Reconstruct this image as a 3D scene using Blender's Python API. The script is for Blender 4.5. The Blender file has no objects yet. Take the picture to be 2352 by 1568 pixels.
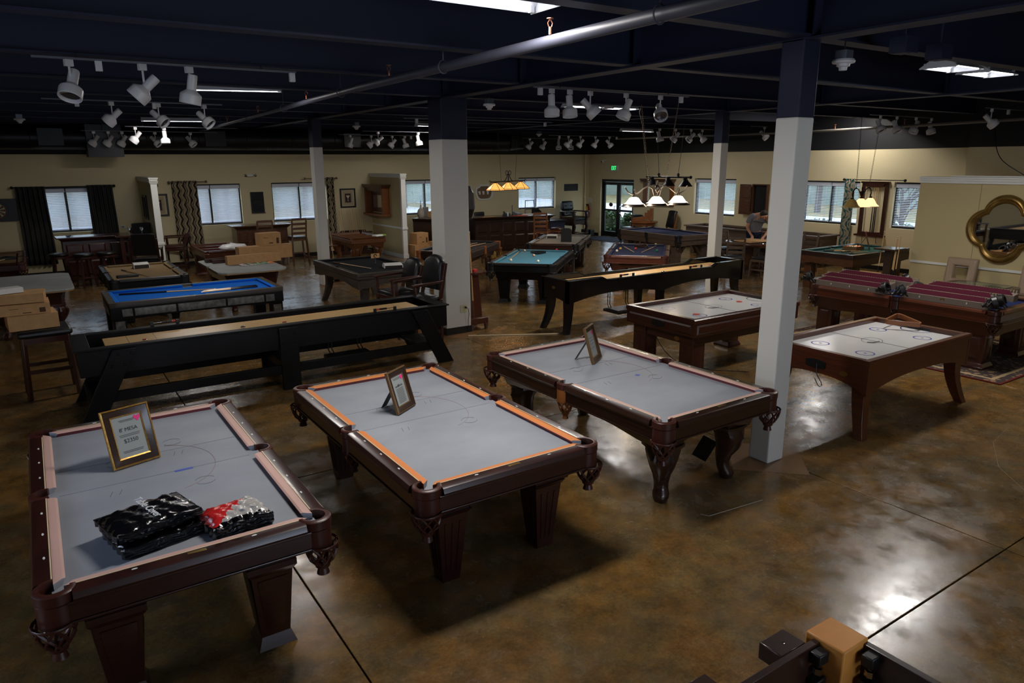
import bpy, bmesh, math, random
from mathutils import Matrix, Vector
random.seed(7)
PI=math.pi
S=bpy.context.scene
COL=S.collection
# ---------------- camera ----------------
cam=bpy.data.cameras.new('camera'); camo=bpy.data.objects.new('camera',cam); COL.objects.link(camo)
camo.matrix_world=Matrix([[0.831913, 0.140891, -0.536722, 0.0], [-0.554871, 0.200352, -0.807451, 0.0], [-0.006229, 0.96954, 0.244852, 2.680532], [0, 0, 0, 1]])
cam.lens=24.9724
cam.sensor_width=36; cam.clip_start=.05; cam.clip_end=400
S.camera=camo
# ---------------- world, exposure, light levels ----------------
vs=S.view_settings; vs.view_transform='Standard'; vs.look='None'; vs.gamma=1; vs.use_curve_mapping=False
vs.exposure=0.55
S.cycles.use_denoising=True
S.cycles.max_bounces=6; S.cycles.diffuse_bounces=3; S.cycles.glossy_bounces=3; S.cycles.transmission_bounces=4
S.cycles.sample_clamp_indirect=3
wd=bpy.data.worlds.new('world'); S.world=wd; wd.use_nodes=True
nt=wd.node_tree; bg=nt.nodes['Background']
tc=nt.nodes.new('ShaderNodeTexCoord'); sx=nt.nodes.new('ShaderNodeSeparateXYZ'); cr=nt.nodes.new('ShaderNodeValToRGB')
nt.links.new(tc.outputs['Generated'],sx.inputs[0]); nt.links.new(sx.outputs['Z'],cr.inputs[0]); nt.links.new(cr.outputs[0],bg.inputs[0])
cr.color_ramp.elements[0].color=(.80,.88,1,1); cr.color_ramp.elements[1].color=(.62,.76,1,1)
bg.inputs[1].default_value=3.2
LAMP_TUBE=29      # W per metre-and-a-bit of fluorescent fixture
LAMP_BIG=54
BELL=9; AMBER=4; TIFF=3; SPOT=0
def area(name,loc,rot,sx_,sy_,e,col=(1,1,1)):
    l=bpy.data.lights.new(name,'AREA'); l.shape='RECTANGLE'; l.size=sx_; l.size_y=sy_; l.energy=e; l.color=col
    o=bpy.data.objects.new(name,l); COL.objects.link(o); o.location=loc; o.rotation_euler=rot; return o
def point(name,loc,e,col,rad=.05):
    l=bpy.data.lights.new(name,'POINT'); l.energy=e; l.color=col; l.shadow_soft_size=rad
    o=bpy.data.objects.new(name,l); COL.objects.link(o); o.location=loc; return o
# daylight through the shop windows behind the camera
area('daylight',(3.2,-2.7,1.9),(PI/2,0,0),3.4,1.3,20,(.55,.70,1))
area('daylight',(-2.6,4.0,1.9),(0,-PI/2,0),1.3,2.6,16,(.55,.70,1))
# ---------------- colour + material helpers ----------------
def c8(r,g,b):
    f=lambda v:(v/255/12.92 if v<=10 else ((v/255+.055)/1.055)**2.4)
    return (f(r),f(g),f(b),1)
MATS={}
def mat(name,col,rough=.5,metal=0,coat=0,emit=None,es=0,noise=None,bump=0,spec=.5,alpha=1,trans=0):
    """noise=(scale xyz, second colour, detail)"""
    if name in MATS: return MATS[name]
    m=bpy.data.materials.new(name); m.use_nodes=True; nt=m.node_tree; b=nt.nodes['Principled BSDF']
    b.inputs['Base Color'].default_value=col; b.inputs['Roughness'].default_value=rough; b.inputs['Metallic'].default_value=metal
    b.inputs['Coat Weight'].default_value=coat; b.inputs['Coat Roughness'].default_value=.12
    b.inputs['Specular IOR Level'].default_value=spec; b.inputs['Transmission Weight'].default_value=trans
    if emit: b.inputs['Emission Color'].default_value=emit; b.inputs['Emission Strength'].default_value=es
    if noise or bump:
        t=nt.nodes.new('ShaderNodeTexCoord'); mp=nt.nodes.new('ShaderNodeMapping'); n=nt.nodes.new('ShaderNodeTexNoise')
        sc=noise[0] if noise else (40,40,40)
        mp.inputs['Scale'].default_value=sc; n.inputs['Scale'].default_value=1; n.inputs['Detail'].default_value=5
        nt.links.new(t.outputs['Object'],mp.inputs[0]); nt.links.new(mp.outputs[0],n.inputs['Vector'])
        if noise:
            r=nt.nodes.new('ShaderNodeValToRGB'); r.color_ramp.elements[0].position=.32; r.color_ramp.elements[1].position=.68
            r.color_ramp.elements[0].color=col; r.color_ramp.elements[1].color=noise[1]
            nt.links.new(n.outputs['Fac'],r.inputs[0]); nt.links.new(r.outputs[0],b.inputs['Base Color'])
        if bump:
            bp=nt.nodes.new('ShaderNodeBump'); bp.inputs['Strength'].default_value=bump; bp.inputs['Distance'].default_value=.01
            nt.links.new(n.outputs['Fac'],bp.inputs['Height']); nt.links.new(bp.outputs[0],b.inputs['Normal'])
    MATS[name]=m; return m
def wood(name,a,b,rough=.32,coat=.4,sc=(9,2,60)):
    return mat('wood_'+name,c8(*a),rough,0,coat,noise=(sc,c8(*b)),bump=.05)
def fab(name,a,b=None,rough=.95,sc=(60,60,60),bump=.15):
    b=b or tuple(min(255,int(v*1.12)+2) for v in a)
    return mat('cloth_'+name,c8(*a),rough,noise=(sc,c8(*b)),bump=bump,spec=.15)
# ---------------- geometry collector ----------------
class G:
    def __init__(s): s.v=[]; s.f=[]; s.m=[]; s.T=None; s.mi=0
    def add(s,vs,fs,mi=None):
        o=len(s.v)
        if s.T is not None: vs=[tuple(s.T@Vector(p)) for p in vs]
        s.v+= [tuple(p) for p in vs]; s.f+=[tuple(i+o for i in f) for f in fs]; s.m+=[s.mi if mi is None else mi]*len(fs); return s
    def box(s,x0,y0,z0,x1,y1,z1,mi=None):
        return s.frus((x0+x1)/2,(y0+y1)/2,z0,z1,abs(x1-x0),abs(y1-y0),abs(x1-x0),abs(y1-y0),mi)
    def frus(s,cx,cy,z0,z1,w0,d0,w1,d1,mi=None,ox=0,oy=0):
        v=[(cx-w0/2,cy-d0/2,z0),(cx+w0/2,cy-d0/2,z0),(cx+w0/2,cy+d0/2,z0),(cx-w0/2,cy+d0/2,z0),
           (cx+ox-w1/2,cy+oy-d1/2,z1),(cx+ox+w1/2,cy+oy-d1/2,z1),(cx+ox+w1/2,cy+oy+d1/2,z1),(cx+ox-w1/2,cy+oy+d1/2,z1)]
        return s.add(v,[(0,3,2,1),(4,5,6,7),(0,1,5,4),(1,2,6,5),(2,3,7,6),(3,0,4,7)],mi)
    def bar(s,p0,p1,w,d,mi=None,up=(0,0,1)):
        """rectangular bar between two points: w across, d along 'up'"""
        a=Vector(p0); b=Vector(p1); t=(b-a).normalized(); u=Vector(up)
        x=t.cross(u)
        if x.length<1e-4: x=t.cross(Vector((1,0,0)))
        x.normalize(); y=x.cross(t)
        v=[]
        for p in (a,b):
            for sx_,sy_ in ((-1,-1),(1,-1),(1,1),(-1,1)): v.append(p+x*(sx_*w/2)+y*(sy_*d/2))
        return s.add(v,[(0,1,2,3),(7,6,5,4),(0,4,5,1),(1,5,6,2),(2,6,7,3),(3,7,4,0)],mi)
    def loft(s,rings,cap=True,closed=False,mi=None):
        n=len(rings[0]); v=[p for r in rings for p in r]; f=[]
        k=len(rings)
        for i in range(k if closed else k-1):
            a=i*n; b=((i+1)%k)*n
            for j in range(n): f.append((a+j,a+(j+1)%n,b+(j+1)%n,b+j))
        if cap and not closed: f.append(tuple(range(n-1,-1,-1))); f.append(tuple((k-1)*n+j for j in range(n)))
        return s.add(v,f,mi)
    def tube(s,pts,r,n=8,closed=False,mi=None,cap=True):
        pts=[Vector(p) for p in pts]; k=len(pts); rings=[]; px_=None
        for i,p in enumerate(pts):
            if closed: t=pts[(i+1)%k]-pts[i-1]
            else: t=pts[min(i+1,k-1)]-pts[max(i-1,0)]
            t.normalize()
            if px_ is None:
                x=t.cross(Vector((0,0,1)))
                if x.length<1e-3: x=t.cross(Vector((1,0,0)))
            else: x=px_-t*px_.dot(t)
            x.normalize(); px_=x; y=t.cross(x); rr=r[i] if isinstance(r,(list,tuple)) else r
            rings.append([p+x*(rr*math.cos(2*PI*j/n))+y*(rr*math.sin(2*PI*j/n)) for j in range(n)])
        return s.loft(rings,cap,closed,mi)
    def cyl(s,p0,p1,r0,r1=None,n=12,mi=None): return s.tube([p0,p1],[r0,r0 if r1 is None else r1],n,mi=mi)
    def lathe(s,prof,c=(0,0,0),n=16,mi=None,a0=0,a1=2*PI,sx=1,sy=1):
        full=abs(a1-a0-2*PI)<1e-6; m=n if full else n+1
        v=[(c[0]+r_*sx*math.cos(a0+(a1-a0)*j/n),c[1]+r_*sy*math.sin(a0+(a1-a0)*j/n),c[2]+z) for r_,z in prof for j in range(m)]; f=[]
        for i in range(len(prof)-1):
            for j in range(n): f.append((i*m+j,i*m+(j+1)%m,(i+1)*m+(j+1)%m,(i+1)*m+j))
        return s.add(v,f,mi)
    def arcring(s,c,ri,ro,z0,z1,a0,a1,n=14,mi=None):
        rings=[]
        for j in range(n+1):
            a=a0+(a1-a0)*j/n; k,q=math.cos(a),math.sin(a)
            rings.append([(c[0]+ri*k,c[1]+ri*q,z0),(c[0]+ro*k,c[1]+ro*q,z0),(c[0]+ro*k,c[1]+ro*q,z1-.008),(c[0]+(ro-.01)*k,c[1]+(ro-.01)*q,z1),(c[0]+ri*k,c[1]+ri*q,z1)])
        return s.loft(rings,True,False,mi)
    def prism(s,poly,ax,a,b,mi=None):
        n=len(poly); P={'x':lambda u,v,w:(w,u,v),'y':lambda u,v,w:(u,w,v),'z':lambda u,v,w:(u,v,w)}[ax]
        return s.loft([[P(u,v,a) for u,v in poly],[P(u,v,b) for u,v in poly]],True,False,mi)
    def sph(s,c,r,n=12,m=8,sx=1,sy=1,sz=1,mi=None):
        return s.lathe([(r*math.sin(PI*i/m)+1e-5,-r*sz*math.cos(PI*i/m)) for i in range(m+1)],c,n,mi,sx=sx,sy=sy)
    def quad(s,a,b,c,d,mi=None): return s.add([a,b,c,d],[(0,1,2,3)],mi)
def obj(name,g,mats,parent=None,bevel=0,ang=35,kind=None,label=None):
    me=bpy.data.meshes.new(name); me.from_pydata(g.v,[],g.f)
    if not isinstance(mats,(list,tuple)): mats=[mats]
    for m in mats: me.materials.append(m)
    if len(mats)>1: me.polygons.foreach_set('material_index',g.m)
    bm=bmesh.new(); bm.from_mesh(me); bmesh.ops.recalc_face_normals(bm,faces=bm.faces[:]); bm.to_mesh(me); bm.free()
    if ang:
        me.polygons.foreach_set('use_smooth',[True]*len(me.polygons)); me.set_sharp_from_angle(angle=math.radians(ang))
    o=bpy.data.objects.new(name,me); COL.objects.link(o)
    if parent: o.parent=parent
    if bevel:
        b=o.modifiers.new('bevel','BEVEL'); b.width=bevel; b.segments=2; b.limit_method='ANGLE'; b.angle_limit=.7
    if kind: o['kind']=kind
    if label: o['label']=label
    return o
def tag(o,label,cat,group=None):
    o['label']=label; o['category']=cat
    if group: o['group']=group
    return o
def thing(name,label,cat,loc=(0,0,0),rz=0,group=None):
    o=bpy.data.objects.new(name,None); COL.objects.link(o); o.empty_display_size=.1
    o.location=loc; o.rotation_euler=(0,0,rz); return tag(o,label,cat,group)
def solo(name,g,mats,label,cat,loc=(0,0,0),rz=0,group=None,bevel=0,ang=35):
    o=obj(name,g,mats,None,bevel,ang); o.location=loc; o.rotation_euler=(0,0,rz); return tag(o,label,cat,group)
def copy_to(o,parent):
    c=o.copy(); COL.objects.link(c); c.parent=parent; return c
def dup(root,loc,rz,label,group=None):
    r_=root.copy(); COL.objects.link(r_); r_.location=loc; r_.rotation_euler=(0,0,rz); r_['label']=label
    if group: r_['group']=group
    for ch in root.children:
        if ch.type=='LIGHT': continue
        c=copy_to(ch,r_)
        for g2 in ch.children: copy_to(g2,c)
    return r_
def text(s,size,m,parent,loc,rot,name='lettering',ext=.0006,align='CENTER'):
    t=bpy.data.curves.new(name,'FONT'); t.body=s; t.size=size; t.align_x=align; t.align_y='CENTER'; t.extrude=ext; t.materials.append(m)
    o=bpy.data.objects.new(name,t); COL.objects.link(o); bpy.context.view_layer.update()
    me=bpy.data.meshes.new_from_object(o.evaluated_get(bpy.context.evaluated_depsgraph_get())); me.materials.clear(); me.materials.append(m)
    bpy.data.objects.remove(o); o=bpy.data.objects.new(name,me); COL.objects.link(o); o.parent=parent; o.location=loc; o.rotation_euler=rot; return o
def struct(name,g,mats,parent=None,bevel=0,ang=35):
    return obj(name,g,mats,parent,bevel,ang,kind='structure')
# ---------------- materials ----------------
W_MAH=wood('dark_mahogany',(40,18,15),(58,26,20))
W_ESP=wood('espresso',(36,20,14),(52,30,20))
W_CHERRY=wood('cherry',(66,30,16),(88,42,22))
W_CHERD=wood('deep_cherry',(48,21,14),(64,29,18))
W_OAK=wood('honey_oak',(118,66,28),(142,84,38),.4,.2)
W_RUST=wood('grey_brown_timber',(74,58,46),(104,84,66),.6,0)
W_BLK=wood('black_stain',(9,9,10),(14,13,13),.38,.15)
for _n in W_BLK.node_tree.nodes:
    if _n.type=='BSDF_PRINCIPLED': _n.inputs['Specular IOR Level'].default_value=.22; _n.inputs['Coat Weight'].default_value=.04; _n.inputs['Roughness'].default_value=.46
W_HON=wood('honey_brown',(88,50,22),(110,64,30),.4,.2)
W_CHAR=wood('charcoal_wood',(52,46,42),(70,62,56),.35,.3)
W_MAPLE=wood('maple',(206,172,120),(188,150,98),.3,.3,sc=(2,30,30))
W_ASH=wood('cue_maple',(214,178,126),(196,156,104),.35,.3,sc=(30,30,2))
W_WALN=wood('walnut',(70,42,26),(96,60,36))
SLATE=mat('slate',c8(140,145,154),.6,noise=((1.6,2.4,2),c8(155,160,168)),spec=.3)
SLATE2=mat('slate_pale',c8(150,152,150),.7,noise=((2,3,2),c8(168,170,166)),spec=.3)
BLACK=mat('black_plastic',c8(16,16,17),.4)
LEATH=mat('black_leather',c8(20,20,22),.38,bump=.06)
BRLEA=mat('brown_leather',c8(66,30,22),.38,bump=.05)
TANLEA=mat('tan_leather',c8(140,82,34),.5,bump=.08)
CREAM=mat('cream_strip',c8(222,200,160),.5)
RUBO=mat('orange_rubber',c8(216,130,68),.6)
RUBP=mat('pink_rubber',c8(208,168,156),.6)
RUBR=mat('maroon_rubber',c8(126,56,62),.6)
PEARL=mat('pearl_sight',c8(225,225,220),.3)
WHITE=mat('white_paint',c8(218,218,212),.5)
CHROME=mat('chrome',c8(200,200,205),.15,1)
BRASS=mat('brass',c8(170,140,80),.35,1)
BRNICK=mat('brushed_nickel',c8(150,135,120),.3,1)
IRON=mat('dark_iron',c8(30,27,26),.45,.6)
CARD=mat('cardboard',c8(176,134,88),.85,noise=((14,14,14),c8(188,146,98)))
CARDD=mat('cardboard_dark',c8(120,86,54),.85)  # darker brown cardboard for the ball tray walls
PAPER=mat('white_paper',c8(226,226,222),.8)
GLASS=None
def glassmat():
    m=bpy.data.materials.new('window_glass'); m.use_nodes=True; nt=m.node_tree; nt.nodes.clear()
    o=nt.nodes.new('ShaderNodeOutputMaterial'); mx=nt.nodes.new('ShaderNodeMixShader'); t=nt.nodes.new('ShaderNodeBsdfTransparent'); g=nt.nodes.new('ShaderNodeBsdfGlossy')
    g.inputs['Roughness'].default_value=.02; t.inputs[0].default_value=(.92,.96,.97,1); mx.inputs[0].default_value=.06
    nt.links.new(t.outputs[0],mx.inputs[1]); nt.links.new(g.outputs[0],mx.inputs[2]); nt.links.new(mx.outputs[0],o.inputs[0]); return m
GLASS=glassmat()
# =============== ROOM ===============
XR,YB,XL,YF=17.45,21.0,-4.2,-3.0
PZ=2.93; CZ=4.15
def wallmat():
    m=mat('wall_paint_beige',c8(212,198,158),.85,noise=((.7,.7,.9),c8(218,204,165)),spec=.2); return m
WALL=wallmat(); WBLK=mat('wall_paint_black',c8(12,12,15),.7); DECK=mat('ceiling_paint_navy',c8(29,34,56),.6,spec=.35)
def floormat():
    m=bpy.data.materials.new('stained_concrete'); m.use_nodes=True; nt=m.node_tree; b=nt.nodes['Principled BSDF']; L=nt.links.new
    g=nt.nodes.new('ShaderNodeNewGeometry')
    def nz(sc,d,rough=.6,dist=0):
        n=nt.nodes.new('ShaderNodeTexNoise'); n.inputs['Scale'].default_value=sc; n.inputs['Detail'].default_value=d; n.inputs['Roughness'].default_value=rough; n.inputs['Distortion'].default_value=dist
        L(g.outputs['Position'],n.inputs['Vector']); return n
    def ramp(n,els):
        r=nt.nodes.new('ShaderNodeValToRGB'); e=r.color_ramp.elements
        while len(e)<len(els): e.new(.5)
        for k,(p,c) in enumerate(els): e[k].position=p; e[k].color=c
        L(n.outputs['Fac'],r.inputs[0]); return r
    big=ramp(nz(.8,7,.66,.15),[(.28,c8(90,76,54)),(.40,c8(142,114,70)),(.50,c8(124,112,86)),(.58,c8(140,112,74)),(.72,c8(156,145,118))])
    mid=ramp(nz(3.6,10,.74,.1),[(.30,c8(80,70,56)),(.50,c8(150,134,106)),(.68,c8(196,176,138))])
    fine=ramp(nz(42,6,.8),[(.34,c8(120,116,108)),(.62,c8(190,186,178))])
    mx=nt.nodes.new('ShaderNodeMix'); mx.data_type='RGBA'; mx.blend_type='OVERLAY'; mx.inputs[0].default_value=.8; L(big.outputs[0],mx.inputs[6]); L(mid.outputs[0],mx.inputs[7])
    m2=nt.nodes.new('ShaderNodeMix'); m2.data_type='RGBA'; m2.blend_type='OVERLAY'; m2.inputs[0].default_value=.65; L(mx.outputs[2],m2.inputs[6]); L(fine.outputs[0],m2.inputs[7])
    L(m2.outputs[2],b.inputs['Base Color'])
    rr=nt.nodes.new('ShaderNodeMapRange'); rr.inputs[1].default_value=.36; rr.inputs[2].default_value=.64; rr.inputs[3].default_value=.13; rr.inputs[4].default_value=.34
    L(nz(3,9,.72,.2).outputs['Fac'],rr.inputs[0]); L(rr.outputs[0],b.inputs['Roughness'])
    bp=nt.nodes.new('ShaderNodeBump'); bp.inputs['Strength'].default_value=.045; bp.inputs['Distance'].default_value=.004; L(nz(34,8,.75).outputs['Fac'],bp.inputs['Height']); L(bp.outputs[0],b.inputs['Normal'])
    b.inputs['Specular IOR Level'].default_value=.42
    return m
FLOORM=floormat(); JOINTM=mat('floor_joint',c8(14,12,10),.9)
# floor poured as slabs between saw-cut joints: each bay is its own slab, joints recessed
xs=[XL,1.15,5.35+.05,9.55,13.75,XR+.2]; ys=[YF,1.83,5.85,9.85,13.9,17.9,YB+.2]
fl=struct('floor',G().box(XL,YF,-.12,XR+.3,YB+.3,-.02),JOINTM)
for i in range(len(xs)-1):
    for j in range(len(ys)-1):
        g=.005
        s_=struct('slab',G().box(xs[i]+g,ys[j]+g,-.03,xs[i+1]-g,ys[j+1]-g,0),FLOORM,fl,bevel=.003)
def wall_x(name,y0,y1,x0,x1,z0,z1,opens,mats,mi):
    """wall running along x with rectangular openings (xa,xb,za,zb)"""
    g=G(); g.mi=mi; xs=sorted({x0,x1}|{v for o in opens for v in o[:2]})
    for a,b in zip(xs,xs[1:]):
        cut=[o for o in opens if o[0]<=a+1e-6 and o[1]>=b-1e-6]
        if not cut: g.box(a,y0,z0,b,y1,z1)
        else:
            if cut[0][2]>z0: g.box(a,y0,z0,b,y1,cut[0][2])
            g.box(a,y0,cut[0][3],b,y1,z1)
    return g
WIN_B=[(-.05,1.55),(3.32,4.92),(5.77,7.37),(9.86,11.46),(14.28,15.9)]
WIN_R=[(14.22,15.83),(10.37,11.97),(7.9,9.5)]
WZ0,WZ1=1.05,2.15
ob=[(a,b,WZ0,WZ1) for a,b in WIN_B]
g=wall_x('wall_back',YB,YB+.22,XL,XR+.22,0,PZ,ob,None,0); g.box(XL,YB-.006,PZ,XR+.22,YB+.22,CZ+.3,1)
struct('wall_back',g,[WALL,WBLK],ang=0)
orr=[(a,b,WZ0,WZ1) for a,b in WIN_R]+[(18.58,20.32,0,2.06)]
g=wall_x('wall_right',XR,XR+.22,YF,YB,0,PZ,orr,None,0)
g.v=[(y,x,z) for x,y,z in g.v]; g.box(XR-.006,YF,PZ,XR+.22,YB,CZ+.3,1)
# the wall steps forward into the room beside the last window
g.box(XR-.32,YF,0,XR,7.8,PZ,0); g.box(XR-.326,YF,PZ,XR,7.8,CZ,1)
struct('wall_right',g,[WALL,WBLK],ang=0)
g=wall_x('wall_left',XL-.2,XL,YF,YB,0,PZ,[(3.0,5.0,1.2,2.6)],None,0); g.v=[(y,x,z) for x,y,z in g.v]; g.box(XL-.2,YF,PZ,XL,YB,CZ+.3,1)
struct('wall_left',g,[WALL,WBLK],ang=0)
g=wall_x('wall_front',YF-.2,YF,XL,XR,0,PZ,[(1.5,4.9,1.2,2.6)],None,0); g.box(XL,YF-.2,PZ,XR,YF,CZ+.3,1)
struct('wall_front',g,[WALL,WBLK],ang=0)
struct('ceiling',G().box(XL-.2,YF-.2,CZ,XR+.2,YB+.2,CZ+.2),DECK,ang=0)
struct('baseboard_back',G().box(XL,YB-.014,0,XR,YB,.105),BLACK,ang=0)
g=G(); 
for a,b in ((7.8,18.5),(20.4,YB)): g.box(XR-.014,a,0,XR,b,.105)
g.box(XR-.334,YF,0,XR-.32,7.8,.105); struct('baseboard_right',g,BLACK,ang=0)
# vertical painted pipe in the corner
g=G(); g.cyl((17.22,20.93,.1),(17.22,20.93,PZ),.035); g.cyl((17.22,20.93,1.38),(17.22,20.93,1.46),.05); struct('trim_1',g,WALL)
def blindmat():
    m=mat('blind_white',c8(226,228,236),.55); nt=m.node_tree; b=nt.nodes['Principled BSDF']; o=nt.nodes['Material Output']; t=nt.nodes.new('ShaderNodeBsdfTranslucent'); t.inputs[0].default_value=c8(226,228,240); x=nt.nodes.new('ShaderNodeMixShader'); x.inputs[0].default_value=.24
    nt.links.new(b.outputs[0],x.inputs[1]); nt.links.new(t.outputs[0],x.inputs[2]); nt.links.new(x.outputs[0],o.inputs[0]); return m
# ---------- windows ----------
WFR=mat('window_frame_black',c8(15,15,18),.45); BLIND=blindmat()
def window(n,a,b,closed,tilt,back,miss=()):
    """local frame: x along wall, y into the wall (outwards), z up"""
    r_=bpy.data.objects.new('window_%d'%n,None); COL.objects.link(r_); r_['kind']='structure'
    w=b-a
    if back: r_.location=(a,YB,WZ0)
    else: r_.location=(XR,b,WZ0); r_.rotation_euler=(0,0,-PI/2)
    H=WZ1-WZ0
    g=G(); e=.045; y0,y1=.10,.17
    g.box(0,y0,0,e,y1,H); g.box(w-e,y0,0,w,y1,H); g.box(e,y0,0,w-e,y1,e); g.box(e,y0,H-e-.03,w-e,y1,H); g.box(w/2-.028,y0,e,w/2+.028,y1,H-e)
    obj('window_frame',g,WFR,r_,ang=0)
    for k in (0,1):
        x0=e+k*(w/2-.017); x1=x0+w/2-.073
        obj('pane',G().box(x0,.132,e,x1,.138,H-e),GLASS,r_,ang=0)
        if closed is None: continue
        bl=G(); nsl=23; top=H-.10; bot=e+.035
        bl.box(x0-.01,.035,H-.125,x1+.02,.085,H-.035)          # valance
        hr=obj('headrail',bl,BLIND,r_,ang=0,bevel=.004)
        sl=G()
        for i in range(nsl):
            z=top-.03-(top-.03-bot)*i/(nsl-1); d=.024; t_=tilt if not closed else closed
            dy,dz=d*math.cos(t_),d*math.sin(t_)
            sl.quad((x0,.06-dy,z-dz),(x1,.06-dy,z-dz),(x1,.06+dy,z+dz),(x0,.06+dy,z+dz))
        obj('blind_slats',sl,BLIND,r_,ang=0,kind='stuff')
        obj('bottom_rail',G().box(x0,.045,bot-.03,x1,.075,bot-.012),BLIND,r_,ang=0)
        cg=G()
        for xx in (x0+.12,(x0+x1)/2,x1-.12): cg.box(xx-.0015,.058,bot-.02,xx+.0015,.062,top)
        obj('ladder_cord',cg,BLIND,r_,ang=0)
    return r_
for i,(a,b) in enumerate(WIN_B): window(i+1,a,b,{0:.82,1:.82,2:.66}.get(i,0),[.0,.0,.0,.12,.35][i],True)
for i,(a,b) in enumerate(WIN_R): window(i+6,a,b,0,[.16,.1,.14][i],False)
# ---------- door: two glazed leaves in a black frame ----------
dr=bpy.data.objects.new('door_1',None); COL.objects.link(dr); dr['kind']='structure'; dr.location=(XR,20.32,0); dr.rotation_euler=(0,0,-PI/2)
w=1.74; g=G(); g.box(0,.06,0,.06,.18,2.06); g.box(w-.06,.06,0,w,.18,2.06); g.box(.06,.06,1.97,w-.06,.18,2.06); obj('door_frame',g,WFR,dr,ang=0)
PLQ=mat('oval_decal',c8(70,28,20),.5)
for k in (0,1):
    x0=.065+k*.81; x1=x0+.80; g=G(); g.box(x0,.09,.01,x0+.09,.14,1.96); g.box(x1-.09,.09,.01,x1,.14,1.96); g.box(x0+.09,.09,.01,x1-.09,.14,.2); g.box(x0+.09,.09,1.86,x1-.09,.14,1.96); g.box(x0+.09,.09,.93,x1-.09,.14,1.0)
    lf=obj('door_leaf',g,WFR,dr,bevel=.004,ang=0)
    for za,zb in ((.2,.93),(1.0,1.86)): obj('pane',G().box(x0+.09,.112,za,x1-.09,.118,zb),GLASS,dr,ang=0)
    g=G(); g.lathe([(1e-4,-.004),(.10,-.004),(.10,.004),(1e-4,.004)],n=24,sy=.72); o=obj('decal',g,PLQ,dr); o.location=(x0+.4,.106,1.16); o.rotation_euler=(PI/2,0,0)
    xx=x1-.13 if k==0 else x0+.13
    obj('door_handle',G().tube([(xx,.09,1.12),(xx,.03,1.12),(xx,.02,1.08),(xx,.02,.92),(xx,.03,.88),(xx,.09,.88)],.011),CHROME,dr)
    obj('closer_box',G().box(x0+.12,.05,1.875,x0+.36,.09,1.925),mat('closer_grey',c8(60,60,62),.4),dr,bevel=.006)
# door mat
solo('door_mat',G().box(-.55,-.95,0,.55,.95,.012),fab('mat_navy',(26,28,40)),'dark navy entrance mat inside the glazed door','mat',(16.85,19.2,.0),bevel=.004)
g=G(); g.tube([(4.62,3.28,.0015),(4.05,3.34,.0015),(4.02,3.40,.0015)],.003,4); struct('floor_marking',g,mat('chalk_line_floor',c8(170,160,140),.9),fl,ang=0)
g=G(); g.tube([(6.4,2.0,.001),(6.9,2.5,.001),(7.5,2.8,.001),(8.1,2.9,.001)],.0025,4); struct('floor_scratch',g,mat('scratch',c8(140,128,106),.8),fl,ang=0)
# ---------- columns ----------
COLM=mat('column_paint',c8(205,203,196),.6)
def column(n,x0,y0,w,d,base):
    r_=bpy.data.objects.new('column' if n==0 else 'column.%03d'%n,None); COL.objects.link(r_); r_['kind']='structure'; r_.location=(x0,y0,0)
    g=G().box(0,0,0,w,d,3.02); obj('column_shaft',g,COLM,r_,bevel=.012,ang=0)
    obj('column_head',G().box(0,0,3.02,w,d,3.62),DECK,r_,bevel=.012,ang=0)
    if base: obj('baseboard',G().box(-.008,-.008,0,w+.008,d+.008,.11),BLACK,r_,ang=0)
    # isolation joint turned 45 degrees round the foot
    return r_
column(0,5.25,3.71,.22,.21,False); column(1,5.25,9.77,.45,.42,True); column(2,5.25,15.61,.21,.25,False); column(3,11.5,9.8,.21,.2,False)
DIAM=mat('floor_patch',c8(128,92,52),.35,noise=((4,4,4),c8(100,72,42)))
for x,y,q in ((5.36,3.81,.46),(5.47,9.98,.62),(5.36,15.73,.5)):
    g=G(); p=[(0,-q),(q,0),(0,q),(-q,0)]; g.prism(p,'z',0,.0015); o=struct('floor_patch',g,DIAM,fl,ang=0); o.location=(x,y,0)
# wall socket with a black plug cord on the big column
sk=thing('wall_socket','cream double wall socket with black plug on the wide grey column','socket',(5.56,9.768,.40))
obj('cover_plate',G().box(-.058,-.007,-.06,.058,0,.06),mat('socket_cream',c8(196,190,150),.4),sk,bevel=.003)
for zz in (-.028,.028): obj('outlet',G().lathe([(1e-4,.001),(.017,.001),(.017,0)],n=12),mat('socket_cream2',c8(176,170,132),.4),sk).matrix_local=Matrix.Translation((-.02 if 0 else 0,-.008,zz))@Matrix.Rotation(PI/2,4,'X')
g=G(); g.cyl((.03,-.008,.02),(.03,-.04,.02),.014); g.tube([(.03,-.04,.02),(.055,-.06,0),(.07,-.055,-.08),(.065,-.03,-.2),(.07,-.02,-.38)],.004,6); tag(obj('plug_cord',g,BLACK),'black plug and cord hanging from the socket on the wide column','cord').location=(5.56,9.768,.40)
# ---------- ceiling steel ----------
def ibeam(g,ax,c,a,b,z,dp,fw):
    P=[(-fw/2,0),(fw/2,0),(fw/2,.018),(.008,.022),(.008,dp-.02),(fw/2,dp-.016),(fw/2,dp),(-fw/2,dp),(-fw/2,dp-.016),(-.008,dp-.02),(-.008,.022),(-fw/2,.018)]
    g.prism([(c+u,z+v) for u,v in P],ax,a,b)
for k in range(-2,9):
    y=3.74+2.02*k
    if y>20.8: continue
    g=G(); ibeam(g,'x',y,XL,XR,3.62,.53,.16); struct('ceiling_joist',g,DECK,ang=0)
for x in (-1.0,5.36,11.6):
    g=G(); ibeam(g,'y',x,YF,YB,3.60,.55,.22)
    for y in [3.74+2.02*k for k in range(-2,9)]:
        for s_ in (-.09,.09): g.box(x-.1,y+s_-.006,3.63,x+.1,y+s_+.006,4.12)
    struct('ceiling_girder',g,DECK,ang=0)
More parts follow.
